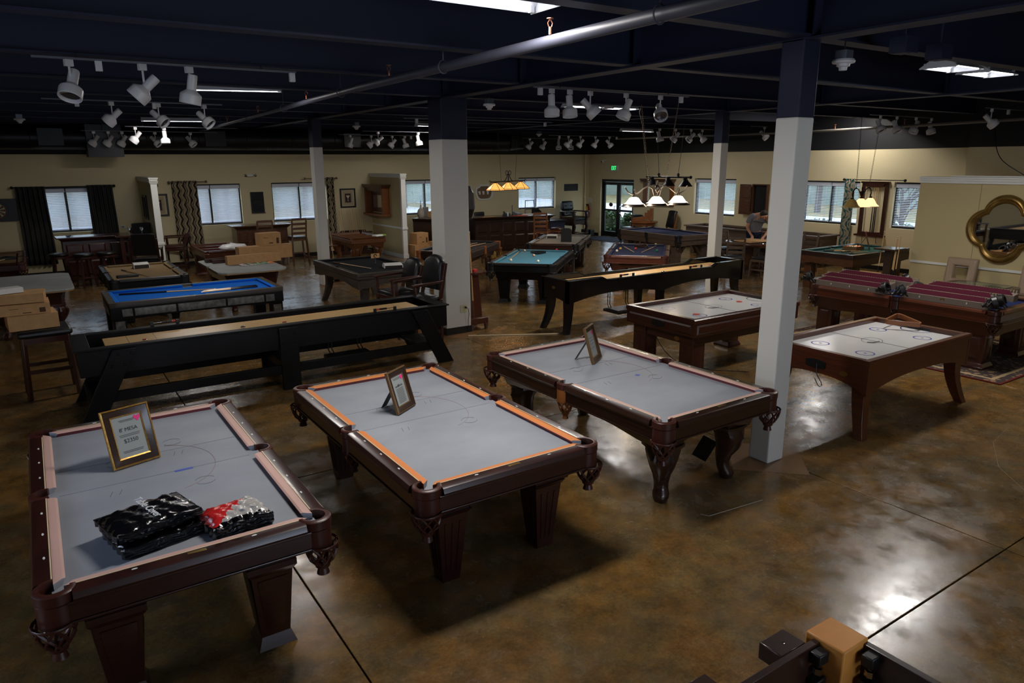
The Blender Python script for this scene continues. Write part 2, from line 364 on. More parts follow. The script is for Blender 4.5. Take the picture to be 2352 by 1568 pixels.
# sprinkler main along the room, with hangers and heads
PIPE=mat('pipe_grey_navy',c8(58,60,72),.5); PX=3.1
sp=bpy.data.objects.new('sprinkler_pipe',None); COL.objects.link(sp); sp['kind']='structure'
obj('pipe_run',G().cyl((PX,YF,3.5),(PX+.15,8.0,3.5),.042,n=14),PIPE,sp); obj('pipe_run',G().cyl((PX+.15,8.0,3.5),(PX+.8,20.9,3.5),.034,n=12),PIPE,sp)
for y in (1.6,3.2,5.9,8.6,11.4,14.0,17):
    g=G(); x=PX+.15*y/8 if y<8 else PX+.15+.65*(y-8)/12.9; g.cyl((x,y,3.56),(x,y,4.15),.006,n=6); g.tube([(x+.05*math.cos(a*PI/8),y,3.5+.055*math.sin(a*PI/8)) for a in range(16)],.006,5,True); obj('pipe_hanger',g,PIPE,sp)
def sprink(x,y,z):
    g=G(); g.cyl((0,0,0),(0,0,.05),.011,n=8); g.tube([(-.012,0,.05),(-.02,0,.075),(0,0,.1)],.004,5); g.tube([(.012,0,.05),(.02,0,.075),(0,0,.1)],.004,5); g.lathe([(1e-4,.1),(.026,.102),(.026,.106),(1e-4,.108)],n=12)
    o=obj('sprinkler_head',g,mat('bronze_head',c8(170,110,90),.35,.8),sp); o.location=(x,y,z)
for y in (4.28,7.1,10.1,13.2,16.2): sprink(PX+.15*y/8 if y<8 else PX+.15+.65*(y-8)/12.9,y,3.54)
g=G(); g.cyl((16.9,11.9,3.38),(15.2,6.0,3.38),.03); g.cyl((15.6,17.4,3.36),(16.9,11.9,3.38),.026); o=obj('pipe_run',g,mat('pipe_pale',c8(96,92,84),.5),sp)
for x,y in ((16.5,10.6),(15.9,8.6)): sprink(x,y,3.41)
# round air duct along the back wall with square registers
du=bpy.data.objects.new('air_duct',None); COL.objects.link(du); du['kind']='structure'; DUCTM=mat('duct_black',c8(20,21,25),.4,.2)
g=G(); n=80; g.cyl((-2,20.35,3.3),(13.4,20.35,3.3),.27,n=20); g.cyl((13.4,20.35,3.3),(14.0,20.35,3.3),.27,.2,n=20)
for i in range(26): g.tube([(-1.6+i*.6,20.35+.275*math.cos(a*PI/10),3.3+.275*math.sin(a*PI/10)) for a in range(20)],.008,4,True)
obj('duct_run',g,DUCTM,du)
for x in (.6,4.2,7.9,9.6,13.6): obj('register',G().box(x-.25,20.03,3.12,x+.25,20.1,3.5),DUCTM,du,ang=0)
obj('duct_drop',G().box(1.3,19.9,2.86,2.05,20.6,3.6),DUCTM,du,ang=0)
# ---------- partitions ----------
PW=mat('partition_beige',c8(186,170,126),.85)
def partition(label_n,x,y0,y1,post=True,seams=()):
    r_=bpy.data.objects.new('partition' if label_n==0 else 'partition.%03d'%label_n,None); COL.objects.link(r_); r_['kind']='structure'; r_.location=(x,0,0)
    obj('panel',G().box(-.05,y0,0,.05,y1,2.3),PW,r_,ang=0)
    g=G(); g.box(-.075,y0-.02,2.27,.075,y1,2.31); g.box(-.09,y0-.035,2.31,.09,y1,2.35); g.box(-.105,y0-.05,2.35,.105,y1,2.38); obj('cap_moulding',g,WHITE,r_,ang=0)
    g=G(); 
    for s_ in (-1,1): g.box(s_*.05,y0,.83,s_*.075,y1,.875)
    obj('chair_rail',g,WHITE,r_,ang=0,bevel=.005)
    g=G()
    for s_ in (-1,1): g.box(s_*.05,y0,0,s_*.068,y1,.1)
    obj('baseboard',g,WHITE,r_,ang=0)
    if post:
        g=G(); g.box(-.07,y0-.02,0,.07,y0+.06,2.28); g.box(-.085,y0-.035,.82,.085,y0+.075,.885); g.box(-.085,y0-.035,0,.085,y0+.075,.12); g.frus(0,y0+.02,2.22,2.3,.14,.08,.21,.15); obj('end_post',g,WHITE,r_,ang=0,bevel=.004)
    for y in seams: obj('seam',G().box(-.0515,y-.003,0,.0515,y+.003,2.27),mat('seam_dark',c8(110,98,70),.9),r_,ang=0)
    return r_
partition(0,2.45,18.75,YB); partition(1,8.83,18.8,YB); partition(2,13.56,1.5,6.88,True,(4.6,5.85))
# ---------- outside ----------
GRASS=mat('lawn',c8(96,104,60),.95,noise=((3,3,3),c8(150,122,84)))
struct('ground',G().box(-40,YB+.3,-.3,80,90,-.16).box(XR+.3,-60,-.3,90,YB+.3,-.16),GRASS,ang=0)
struct('pavement',G().box(XR+.3,-40,-.16,XR+3.2,60,-.11),mat('walkway_concrete',c8(176,172,164),.9),ang=0)
struct('road',G().box(XR+6,-60,-.16,XR+16,90,-.13).box(-40,YB+7,-.16,XR+6,YB+18,-.13),mat('asphalt_pale',c8(178,176,176),.9,noise=((.4,.4,.4),c8(196,194,194))),ang=0)
def bush(x,y,rx,ry,h,lab,seed,colr=((38,62,34),(74,104,60)),n=520,nm='shrub',gr=None):
    rd=random.Random(seed); g=G(); L=G()
    lm=mat('leaf_%d_%d'%colr[0][:2],c8(*colr[0]),.7,noise=((7,7,7),c8(*colr[1])))
    for i in range(n):
        a=rd.uniform(0,2*PI); t=rd.uniform(0,1)**.6; zz=rd.uniform(.02,1); rr=math.sqrt(max(.05,1-(zz*1.0-.25)**2*1.2))*(.72+.28*rd.random())
        p=Vector((rx*rr*math.cos(a)*(.6+.4*t),ry*rr*math.sin(a)*(.6+.4*t),h*zz))
        s_=rd.uniform(.05,.12)*max(.8,h*.7); e=Matrix.Rotation(rd.uniform(0,6.28),3,'Z')@Matrix.Rotation(rd.uniform(-1.2,1.2),3,'X')
        q=[p+e@Vector(v)*s_ for v in ((-.5,-1,0),(.5,-1,.1),(.6,.3,.12),(0,1,0),(-.6,.3,-.05))]
        g.add(q,[(0,1,2,3,4)])
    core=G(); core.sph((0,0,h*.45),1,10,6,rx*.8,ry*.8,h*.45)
    r_=thing(nm,lab,'bush' if nm=='shrub' else 'tree',(x,y,-.14),0,gr)
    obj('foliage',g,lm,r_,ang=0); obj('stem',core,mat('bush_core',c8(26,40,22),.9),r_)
    return r_
bush(18.85,21.35,.55,.62,.95,'full green shrub outside the left leaf of the glazed door',1,n=900)
bush(18.9,20.1,.6,.6,.9,'full green shrub outside the right leaf of the glazed door',2,n=900)
bush(18.9,18.9,.55,.55,.8,'small green shrub outside, right of the door leaves',7)
bush(23,15.6,.9,1.6,.75,'low clipped hedge beyond the window right of the mirror rack',3)
bush(22.6,12.1,.8,.9,.85,'rounded clipped bush beyond the double window, nearer its left pane',4)
bush(23.4,10.6,.8,.9,.75,'rounded clipped bush beyond the double window, nearer its right pane',5)
def tree(x,y,h,rad,lab,seed,bare=False,gr=None):
    r_=thing('bare_tree' if bare else 'leafy_tree',lab,'tree',(x,y,-.15),0,gr); rd=random.Random(seed)
    g=G(); tk=mat('bark_grey',c8(74,66,60),.9)
    g.tube([(0,0,0),(.05,0,h*.3),(-.05,.05,h*.55)],[.09*h/4,.075*h/4,.05*h/4],8)
    nb=16 if bare else 7; tips=[]
    for i in range(nb):
        a=rd.uniform(0,6.28); z0=h*rd.uniform(.25,.55); L_=rad*rd.uniform(.6,1); p=[(0,0,z0),(L_*.5*math.cos(a),L_*.5*math.sin(a),z0+h*.14),(L_*math.cos(a+.3),L_*math.sin(a+.3),z0+h*rd.uniform(.25,.45))]
        g.tube(p,[.03*h/4,.02*h/4,.008*h/4],5); tips.append(p)
        if bare:
            for _ in range(4):
                t=rd.uniform(.3,1); b0=Vector(p[1])*(1-t)+Vector(p[2])*t; a2=rd.uniform(0,6.28); g.tube([b0,b0+Vector((.35*math.cos(a2),.35*math.sin(a2),.3))],[.008,.003],4)
    obj('trunk',g,tk,r_)
    if not bare:
        g=G()
        for i in range(700):
            c=Vector((rd.gauss(0,.42)*rad,rd.gauss(0,.42)*rad,h*.66+rd.gauss(0,.16)*h)); s_=rd.uniform(.15,.4); e=Matrix.Rotation(rd.uniform(0,6.28),3,'Z')@Matrix.Rotation(rd.uniform(-1.3,1.3),3,'X')
            g.add([c+e@Vector(v)*s_ for v in ((-.5,-.8,0),(.5,-.8,.1),(.7,.3,.1),(0,1,0),(-.7,.3,0))],[(0,1,2,3,4)])
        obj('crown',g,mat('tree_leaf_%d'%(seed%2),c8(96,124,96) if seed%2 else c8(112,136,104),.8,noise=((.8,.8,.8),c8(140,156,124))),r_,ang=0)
    return r_
GT='trees beyond the road'
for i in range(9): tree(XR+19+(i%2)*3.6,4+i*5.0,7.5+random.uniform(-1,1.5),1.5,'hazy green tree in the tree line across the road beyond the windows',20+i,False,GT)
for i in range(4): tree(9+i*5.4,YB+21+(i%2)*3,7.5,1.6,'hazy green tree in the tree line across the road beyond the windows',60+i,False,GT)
tree(20.5,8.3,4.2,1.5,'bare branching tree outside the window next to the partition',41,True)
tree(20.6,10.9,3.6,1.2,'bare young tree outside the double window',42,True)
tree(10.6,24.2,4.6,1.9,'bare spreading tree outside the window above the cluttered counter',43,True)
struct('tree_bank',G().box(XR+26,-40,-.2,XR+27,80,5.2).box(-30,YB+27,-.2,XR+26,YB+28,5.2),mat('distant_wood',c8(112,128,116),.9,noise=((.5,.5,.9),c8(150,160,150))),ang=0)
# =============== CEILING FIXTURES ===============
TUBE=mat('fluorescent_tube',(1,1,1,1),.4,emit=(.93,.95,1,1),es=9); FIXW=mat('fixture_white',c8(215,216,220),.4)
LAMPW=mat('lamp_white',c8(205,204,206),.35)
COOL=(1,.95,.90)
def fluoro(label,x,y,z,L,W,ntube,e,rz=0,tilt=0,nm='fluorescent_fixture',gr=None,seg=1,open_end=True):
    t=thing(nm,label,'ceiling light',(x,y,z),rz,gr); t.rotation_euler[1]=tilt
    g=G(); hw=W/2
    g.prism([(-hw,.0),(-hw*.5,.07),(hw*.5,.07),(hw,0),(hw-.006,-.004),(hw*.5-.01,.062),(-hw*.5+.01,.062),(-hw+.006,-.004)],'x',-L/2,L/2)
    obj('housing',g,FIXW,t,ang=0)
    for s_ in (-1,1): obj('end_plate',G().prism([(-hw,-.012),(hw,-.012),(hw,.0),(hw*.5,.07),(-hw*.5,.07),(-hw,0)],'x',s_*L/2-.004,s_*L/2+.004),FIXW,t,ang=0)
    Ls=L/seg
    for k in range(seg):
        for i in range(ntube):
            yy=(-hw+.05)+(W-.1)*(i/(ntube-1) if ntube>1 else .5); x0=-L/2+k*Ls+.03; x1=x0+Ls-.06
            obj('tube',G().cyl((x0+.02,yy,.012),(x1-.02,yy,.012),.017,n=10),TUBE,t)
            obj('lamp_holder',G().box(x0-.015,yy-.014,-.012,x0+.018,yy+.014,.05),FIXW,t,ang=0); obj('lamp_holder',G().box(x1-.018,yy-.014,-.012,x1+.015,yy+.014,.05),FIXW,t,ang=0)
    for s_ in (-.38,.38): obj('suspension_rod',G().cyl((s_*L,0,.07),(s_*L,0,max(.12,4.12-z)),.004,n=5),IRON,t)
    l=area('tube_light',(0,0,-.03),(0,0,0),L*.95,max(.06,W-.06),e,COOL); l.parent=t; return t
fluoro('large four-tube fluorescent fixture at the ceiling above the foreground tables',2.5,4.24,3.70,1.26,.40,2,LAMP_BIG)
fluoro('bare-tube fluorescent strip behind the nearest three-head track',2.5,10.3,3.62,1.10,.14,2,LAMP_TUBE,-.30,0,'strip_light')
fluoro('bare-tube fluorescent strip behind the middle three-head track',2.75,17.0,3.56,1.2,.14,2,LAMP_TUBE,-.22,0,'strip_light')
fluoro('short lit fluorescent strip partly behind the wide column',9.1,17.3,3.60,1.1,.14,2,LAMP_TUBE,.05,0,'strip_light')
fluoro('slim lit fluorescent strip behind the chandelier chains',14.6,15.5,3.50,1.26,.12,1,LAMP_TUBE,.05,0,'strip_light')
fluoro('fluorescent fixture behind the second lamp head of the middle track',8.22,10.1,3.60,.72,.30,2,LAMP_TUBE,0,0)
fluoro('fluorescent fixture behind the fourth lamp head of the middle track',9.12,10.12,3.60,.62,.30,2,LAMP_TUBE,0,0)
a=fluoro('nearer of two bright fluorescent panels right of the tall foreground column',9.12,4.46,3.70,.62,.42,2,LAMP_TUBE*1.1)
fluoro('farther of two bright fluorescent panels right of the tall foreground column',10.08,4.5,3.70,.72,.40,2,LAMP_TUBE*1.1)
# the same fixtures behind and beside the camera
fluoro('fluorescent fixture over the right foreground floor',6.2,1.2,3.70,1.26,.40,2,LAMP_BIG*.12)
fluoro('fluorescent fixture tucked up between the joists above the double window',16.4,10.3,3.88,1.2,.30,2,LAMP_TUBE*1.2)
# ---------- track lights ----------
def head_proto():
    t=thing('track_light_head','x','spot light',(0,0,-50))
    g=G(); g.box(-.03,-.02,-.05,.03,.02,0); g.cyl((0,0,-.05),(0,0,-.16),.009,n=8); obj('stem',g,LAMPW,t,bevel=.003)
    g=G(); g.lathe([(1e-4,.13),(.035,.13),(.038,.12),(.038,.01),(.08,-.025),(.084,-.035),(.084,-.10),(.081,-.104),(.078,-.10),(.074,-.03),(.03,-.0)],(0,0,0),20); s_=obj('shade',g,LAMPW,t); s_.location=(0,0,-.17)
    g=G(); g.lathe([(1e-4,-.03),(.04,-.045),(.068,-.07),(.07,-.076),(.05,-.066),(1e-4,-.055)],n=16); obj('bulb_reflector',g,mat('reflector',c8(120,125,140),.15,.9),s_)
    return t
HP=head_proto()
def set_head(t,tilt,turn):
    for c in t.children:
        if c.name.startswith('shade'): c.rotation_euler=(tilt,0,turn); c.location=(0,0,-.19)
first=[True]
def track(label,x0,x1,y,z,heads,caps,gr,hl):
    t=thing('light_track',label,'track',(0,0,0))
    g=G(); g.box(x0,y-.018,z,x1,y+.018,z+.016); obj('rail',g,mat('track_grey',c8(96,98,106),.45),t,ang=0)
    for cx_ in caps: obj('feed_cap',G().box(cx_-.028,y-.022,z-.085,cx_+.028,y+.022,z+.002),LAMPW,t,bevel=.004)
    for s_ in (.15,.85): obj('hanger',G().cyl((x0+(x1-x0)*s_,y,z+.01),(x0+(x1-x0)*s_,y,3.63),.006,n=5),IRON,t)
    for i,(hx,tl,tr) in enumerate(heads):
        lab=hl[i]; k=1.15
        if first[0]: h_=HP; h_.location=(hx,y,z); h_['label']=lab; h_['group']=gr; first[0]=False
        else: h_=dup(HP,(hx,y,z),0,lab,gr)
        h_.rotation_euler=(0,0,.3); h_.scale=(k,k,k); set_head(h_,tl,tr)
ORD=['first','second','third','fourth','fifth','sixth']
def labs(n,txt): return ['%s white lamp head from the left on the %s'%(ORD[i],txt) for i in range(n)]
# tilt: shade axis from vertical; turn: direction the mouth points (0 -> +y)
track('white three-head light track nearest the camera on the dark ceiling',.18,2.45,7.66,3.575,[(.45,.5,2.26),(1.03,.8,1.1),(1.43,.2,.8)],(.68,2.41),'heads on the nearest track',labs(3,'nearest three-head track'))
track('white three-head light track in front of the middle strip light',.33,2.72,12.28,3.57,[(1.18,.85,.9),(1.8,.85,3.7),(2.45,.8,3.7)],(.75,1.75),'heads on the middle left track',labs(3,'track by the middle strip light'))
track('far left light track holding five small white heads',1.2,4.2,19.75,3.44,[(1.45,.7,.9),(1.75,.7,.8),(2.04,.6,.8),(2.75,.8,3.8),(3.55,.7,3.8)],(),'heads on the far left track',labs(5,'far left track near the air duct'))
track('far left light track holding two small white heads',1.9,4.2,17.7,3.46,[(2.09,.7,.9),(2.66,.1,3.0)],(),'heads on the two-head far left track',labs(2,'two-head far left track'))
track('far light track with four heads above the partition with the mirror',7.4,9.9,19.75,3.44,[(7.72,.35,.8),(8.35,.9,.8),(9.0,.7,.9),(9.40,.3,3.7)],(9.6,),'heads on the far track left of the wide column',labs(4,'far track left of the wide column'))
track('far light track with two heads left of the wide column',7.3,9.2,17.8,3.46,[(7.72,.9,.9),(8.87,.2,3.7)],(),'heads on the two-head track left of the wide column',labs(2,'two-head track left of the wide column'))
track('far light track with four heads above the reception counter',13.6,16.0,19.75,3.42,[(13.88,.7,.8),(14.43,.6,.8),(15.06,.3,2.3),(15.58,.3,2.3)],(),'heads above the reception counter',labs(4,'far track above the reception counter'))
track('far light track with four heads above the bar window',13.2,15.8,17.8,3.44,[(13.95,.8,.8),(14.42,.7,.8),(15.02,.6,.7),(15.6,.7,3.8)],(13.6,15.9),'heads above the bar window',labs(4,'track in front of the reception counter'))
track('light track with four heads behind the chandelier chains',14.5,16.6,14.2,3.52,[(14.2,.25,3.6),(14.8,.7,.8),(15.4,.8,.9),(15.85,.7,3.8)],(),'heads behind the chandelier chains',labs(4,'track behind the chandelier chains'))
track('short light track with one head beside the tall foreground column',16.5,17.2,13.1,3.57,[(17.1,.8,3.2)],(),'head beside the tall column',['single white track lamp head half behind the tall foreground column'])
track('light track with four heads above the green table',14.6,17.1,8.62,3.57,[(14.99,.5,2.7),(15.62,.5,2.7),(16.39,.4,.8),(17.05,.3,2.6)],(),'heads above the green table',labs(4,'track above the green pool table'))
track('light track at the right edge with one big tilted head',14.6,16.3,6.45,3.57,[(14.84,.8,3.6)],(15.5,),'head at the right edge',['single white track lamp head tilted above the quatrefoil mirror'])
track('white light track with five heads between the columns',5.4,8.15,7.60,3.575,[(5.68,.08,2.6),(5.97,.15,2.6),(6.31,.75,3.8),(6.94,.4,.9),(7.59,.9,2.26)],(5.5,8.0),'heads on the middle track',labs(5,'track between the two tall columns'))
track('bare light track with two feed caps behind the wide column',6.6,10.4,13.9,3.56,[],(6.9,10.2),'',[])
# ---------- smoke detectors ----------
def detector(x,y,z,lab,first_=None):
    t=thing('smoke_detector',lab,'detector',(x,y,z),0,'smoke detectors')
    obj('box',G().box(-.05,-.05,.03,.05,.05,.10),mat('galvanised',c8(110,115,125),.4,.6),t,ang=0,bevel=.004)
    g=G(); g.lathe([(1e-4,-.055),(.03,-.055),(.034,-.03),(.05,-.025),(.054,-.005),(.085,0),(.09,.015),(.08,.03),(1e-4,.03)],n=20); obj('sensor_head',g,LAMPW,t)
    obj('rod',G().cyl((0,0,.1),(0,0,4.14-z),.006,n=6),IRON,t)
detector(5.72,3.66,3.45,'white smoke detector on a metal box right of the tall foreground column')
detector(5.72,9.16,3.47,'white smoke detector just right of the wide column')
detector(.05,15.9,3.46,'small smoke detector at the far left of the dark ceiling')
detector(6.14,15.3,3.44,'small smoke detector above the slim left column')
detector(13.2,18.3,3.48,'small smoke detector above the reception counter')
# ---------- pendant lamps ----------
def glowmat(nm,col,es): return mat(nm,col,.3,emit=col,es=es)
def chain(g,p0,p1,r=.012,step=.035):
    a=Vector(p0); b=Vector(p1); n=max(3,int((b-a).length/step)); d=(b-a)/n; t=d.normalized(); x=t.cross(Vector((.3,.9,.1))).normalized(); y=t.cross(x)
    for i in range(n):
        c=a+d*(i+.5); u=x if i%2 else y
        g.tube([c+t*(step*.68*math.cos(k*PI/4))+u*(r*math.sin(k*PI/4)) for k in range(8)],.0028,4,True)
# bell glass chandelier above the black shuffleboard with curved legs
bc=(8.96,8.97); t=thing('bell_chandelier','three-light chandelier with glowing white bell glasses and nickel scroll arms','pendant lamp',(bc[0],bc[1],1.96),-.12)
BELLG=glowmat('bell_glass_lit',(1,.86,.66,1),3.6)
g=G(); arm=[(-.66,.30),(-.6,.22),(-.5,.17),(-.40,.19),(-.28,.27),(-.17,.31),(-.09,.26),(-.05,.14)]
for s_ in (-1,1): g.tube([(s_*x,0,z) for x,z in arm],.011,8)
g.lathe([(1e-4,.40),(.02,.40),(.028,.36),(.018,.33),(.045,.29),(.05,.24),(.03,.2),(.04,.16),(.04,.10),(1e-4,.1)],n=14)
g.tube([(-.17,0,.31),(0,0,.335),(.17,0,.31)],.008,6); obj('arm_frame',g,BRNICK,t)
for x in (-.47,0,.47):
    g=G(); g.lathe([(1e-4,.26),(.02,.255),(.024,.23),(.014,.2),(.026,.17),(.035,.13)],(x,0,0),12); obj('shade_holder',g,BRNICK,t)
    g=G(); g.lathe([(.035,.135),(.075,.12),(.105,.08),(.14,.035),(.175,.018)],(x,0,0),28); gl=obj('bell_glass',g,BELLG,t)
    g=G(); g.lathe([(.172,.022),(.178,.02),(.19,.0),(.215,-.018),(.212,-.024),(.186,-.008),(.17,.012)],(x,0,0),28); obj('shade_rim',g,BRNICK,t)
    l=point('bulb',(x,0,.0),BELL,(1,.80,.56),.06); l.parent=t; l.location=(x,0,-.02)
g=G(); chain(g,(-.17,0,.31),(-.37,.02,1.62)); chain(g,(.17,0,.31),(.42,.05,1.66)); g.tube([(-.37,.02,1.62),(-.40,.03,1.5),(-.34,.02,1.3),(-.2,.0,.33)],.003,5); obj('chain',g,BRNICK,t)
# black three-shade billiard light above the timber table
t=thing('black_shade_light','black billiard light with three metal cone shades on a bar','pendant lamp',(14.5,14.1,2.26),PI/2)
BLKM=mat('black_metal',c8(24,24,26),.35,.5); g=G(); g.cyl((-.78,0,0),(.78,0,0),.022)
for s_ in (-1,1):
    g.sph((s_*.80,0,0),.045,6,4); g.sph((s_*.36,0,.06),.05,4,4); g.cyl((s_*.36,0,.0),(s_*.36,0,.06),.015)
obj('bar',g,BLKM,t)
for x in (-.62,0,.62):
    g=G(); g.lathe([(1e-4,.0),(.05,-.01),(.06,-.06),(.07,-.08),(.20,-.235),(.196,-.236),(.06,-.085),(1e-4,-.075)],(x,0,0),20); obj('cone_shade',g,BLKM,t)
g=G()
for s_ in (-1,1): g.cyl((s_*.36,0,.08),(s_*.50,0,1.36),.006,n=5)
obj('hanging_cable',g,BLKM,t)
# stained-glass three-shade light
t=thing('stained_glass_light','bronze billiard light with three glowing amber stained-glass shades','pendant lamp',(9.2,13.95,2.25),.42)
AMB=mat('amber_glass_lit',c8(235,150,60),.3,emit=(1,.42,.10,1),es=.85,noise=((9,9,9),c8(250,190,110)))
g=G(); g.cyl((-.72,0,0),(.72,0,0),.014)
for s_ in (-1,1): g.tube([(s_*(.75+.035*math.cos(k*PI/5)),0,.035*math.sin(k*PI/5)) for k in range(9)],.007,5); g.tube([(s_*.05,0,.16),(s_*.06,0,.10),(s_*.13,0,.03),(s_*.2,0,.0)],.009,6); g.tube([(s_*(.06+.05*math.cos(k*PI/5)),0,.19+.05*math.sin(k*PI/5)) for k in range(10)],.007,5,True)
g.cyl((0,0,.0),(0,0,.17),.012); obj('bar',g,IRON,t)
for x in (-.54,0,.54):
    g=G(); ri=[]
    for r_,z in ((.03,-.02),(.10,-.075),(.20,-.16),(.205,-.185)): ri.append([(x+r_*math.cos(k*PI/3),r_*math.sin(k*PI/3),z) for k in range(6)])
    g.loft(ri,False); sh=obj('glass_shade',g,AMB,t,ang=0)
    g=G(); 
    for k in range(6): a=k*PI/3; g.tube([(x+r_*math.cos(a),r_*math.sin(a),z+.003) for r_,z in ((.03,-.02),(.10,-.075),(.20,-.16),(.205,-.185))],.006,4)
    g.tube([(x+.205*math.cos(k*PI/3),.205*math.sin(k*PI/3),-.185) for k in range(6)],.007,4,True); g.tube([(x+.2*math.cos(k*PI/3),.2*math.sin(k*PI/3),-.16) for k in range(6)],.004,4,True); g.lathe([(1e-4,.0),(.03,-.005),(.035,-.03)],(x,0,0),8); obj('lead_came',g,IRON,t)
    l=point('bulb',(x,0,-.13),TIFF,(1,.66,.34),.04); l.parent=t
g=G()
for s_ in (-1,1): g.tube([(s_*.3,0,0),(s_*.36,0,.6),(s_*.45,0,1.37)],.0035,5)
obj('hanging_cable',g,IRON,t)
# amber bowl chandelier above the green table
t=thing('amber_chandelier','bronze chandelier with three fluted amber glass bells, the left one unlit','pendant lamp',(14.78,8.72,1.70),0)
AML=mat('amber_bell_lit',c8(240,190,120),.35,emit=(1,.62,.28,1),es=1.2); AMU=mat('amber_bell_unlit',c8(196,160,92),.35)
BRZ=mat('bronze',c8(44,30,24),.4,.7); g=G(); g.lathe([(1e-4,.42),(.012,.42),(.018,.38),(.012,.35),(.04,.33),(.045,.26),(.02,.22),(.012,.16),(1e-4,.16)],n=10)
for s_ in (-1,1): g.tube([(s_*.04,0,.26),(s_*.08,0,.30),(s_*.14,0,.37),(s_*.24,0,.40),(s_*.33,0,.35),(s_*.35,0,.28),(s_*.33,0,.24),(s_*.345,0,.2)],[.014,.013,.012,.012,.012,.014,.016,.012],8); g.sph((s_*.24,0,.405),.018); g.sph((s_*.29,0,.385),.014); g.sph((s_*.33,0,.35),.014)
obj('arm_frame',g,BRZ,t)
for x,lit in ((-.345,0),(0,1),(.345,1)):
    g=G(); n=36; ri=[]
    for r_,z in ((.03,.185),(.06,.165),(.095,.12),(.125,.06),(.165,.02),(.185,.008)): ri.append([(x+r_*(1+.03*math.cos(12*k*2*PI/n))*math.cos(k*2*PI/n),r_*(1+.03*math.cos(12*k*2*PI/n))*math.sin(k*2*PI/n),z) for k in range(n)])
    g.loft(ri,False); obj('bell_glass',g,AML if lit else AMU,t,ang=60,label='glowing amber bell' if lit else 'unlit amber bell')
    g=G(); g.lathe([(1e-4,.22),(.03,.21),(.038,.18)],(x,0,0),12); obj('shade_holder',g,BRZ,t)
    if lit: l=point('bulb',(x,0,.02),AMBER,(1,.72,.42),.05); l.parent=t
g=G(); chain(g,(-.24,0,.41),(-.31,.0,1.85)); chain(g,(.24,0,.41),(.40,0,1.86)); obj('chain',g,BRZ,t)
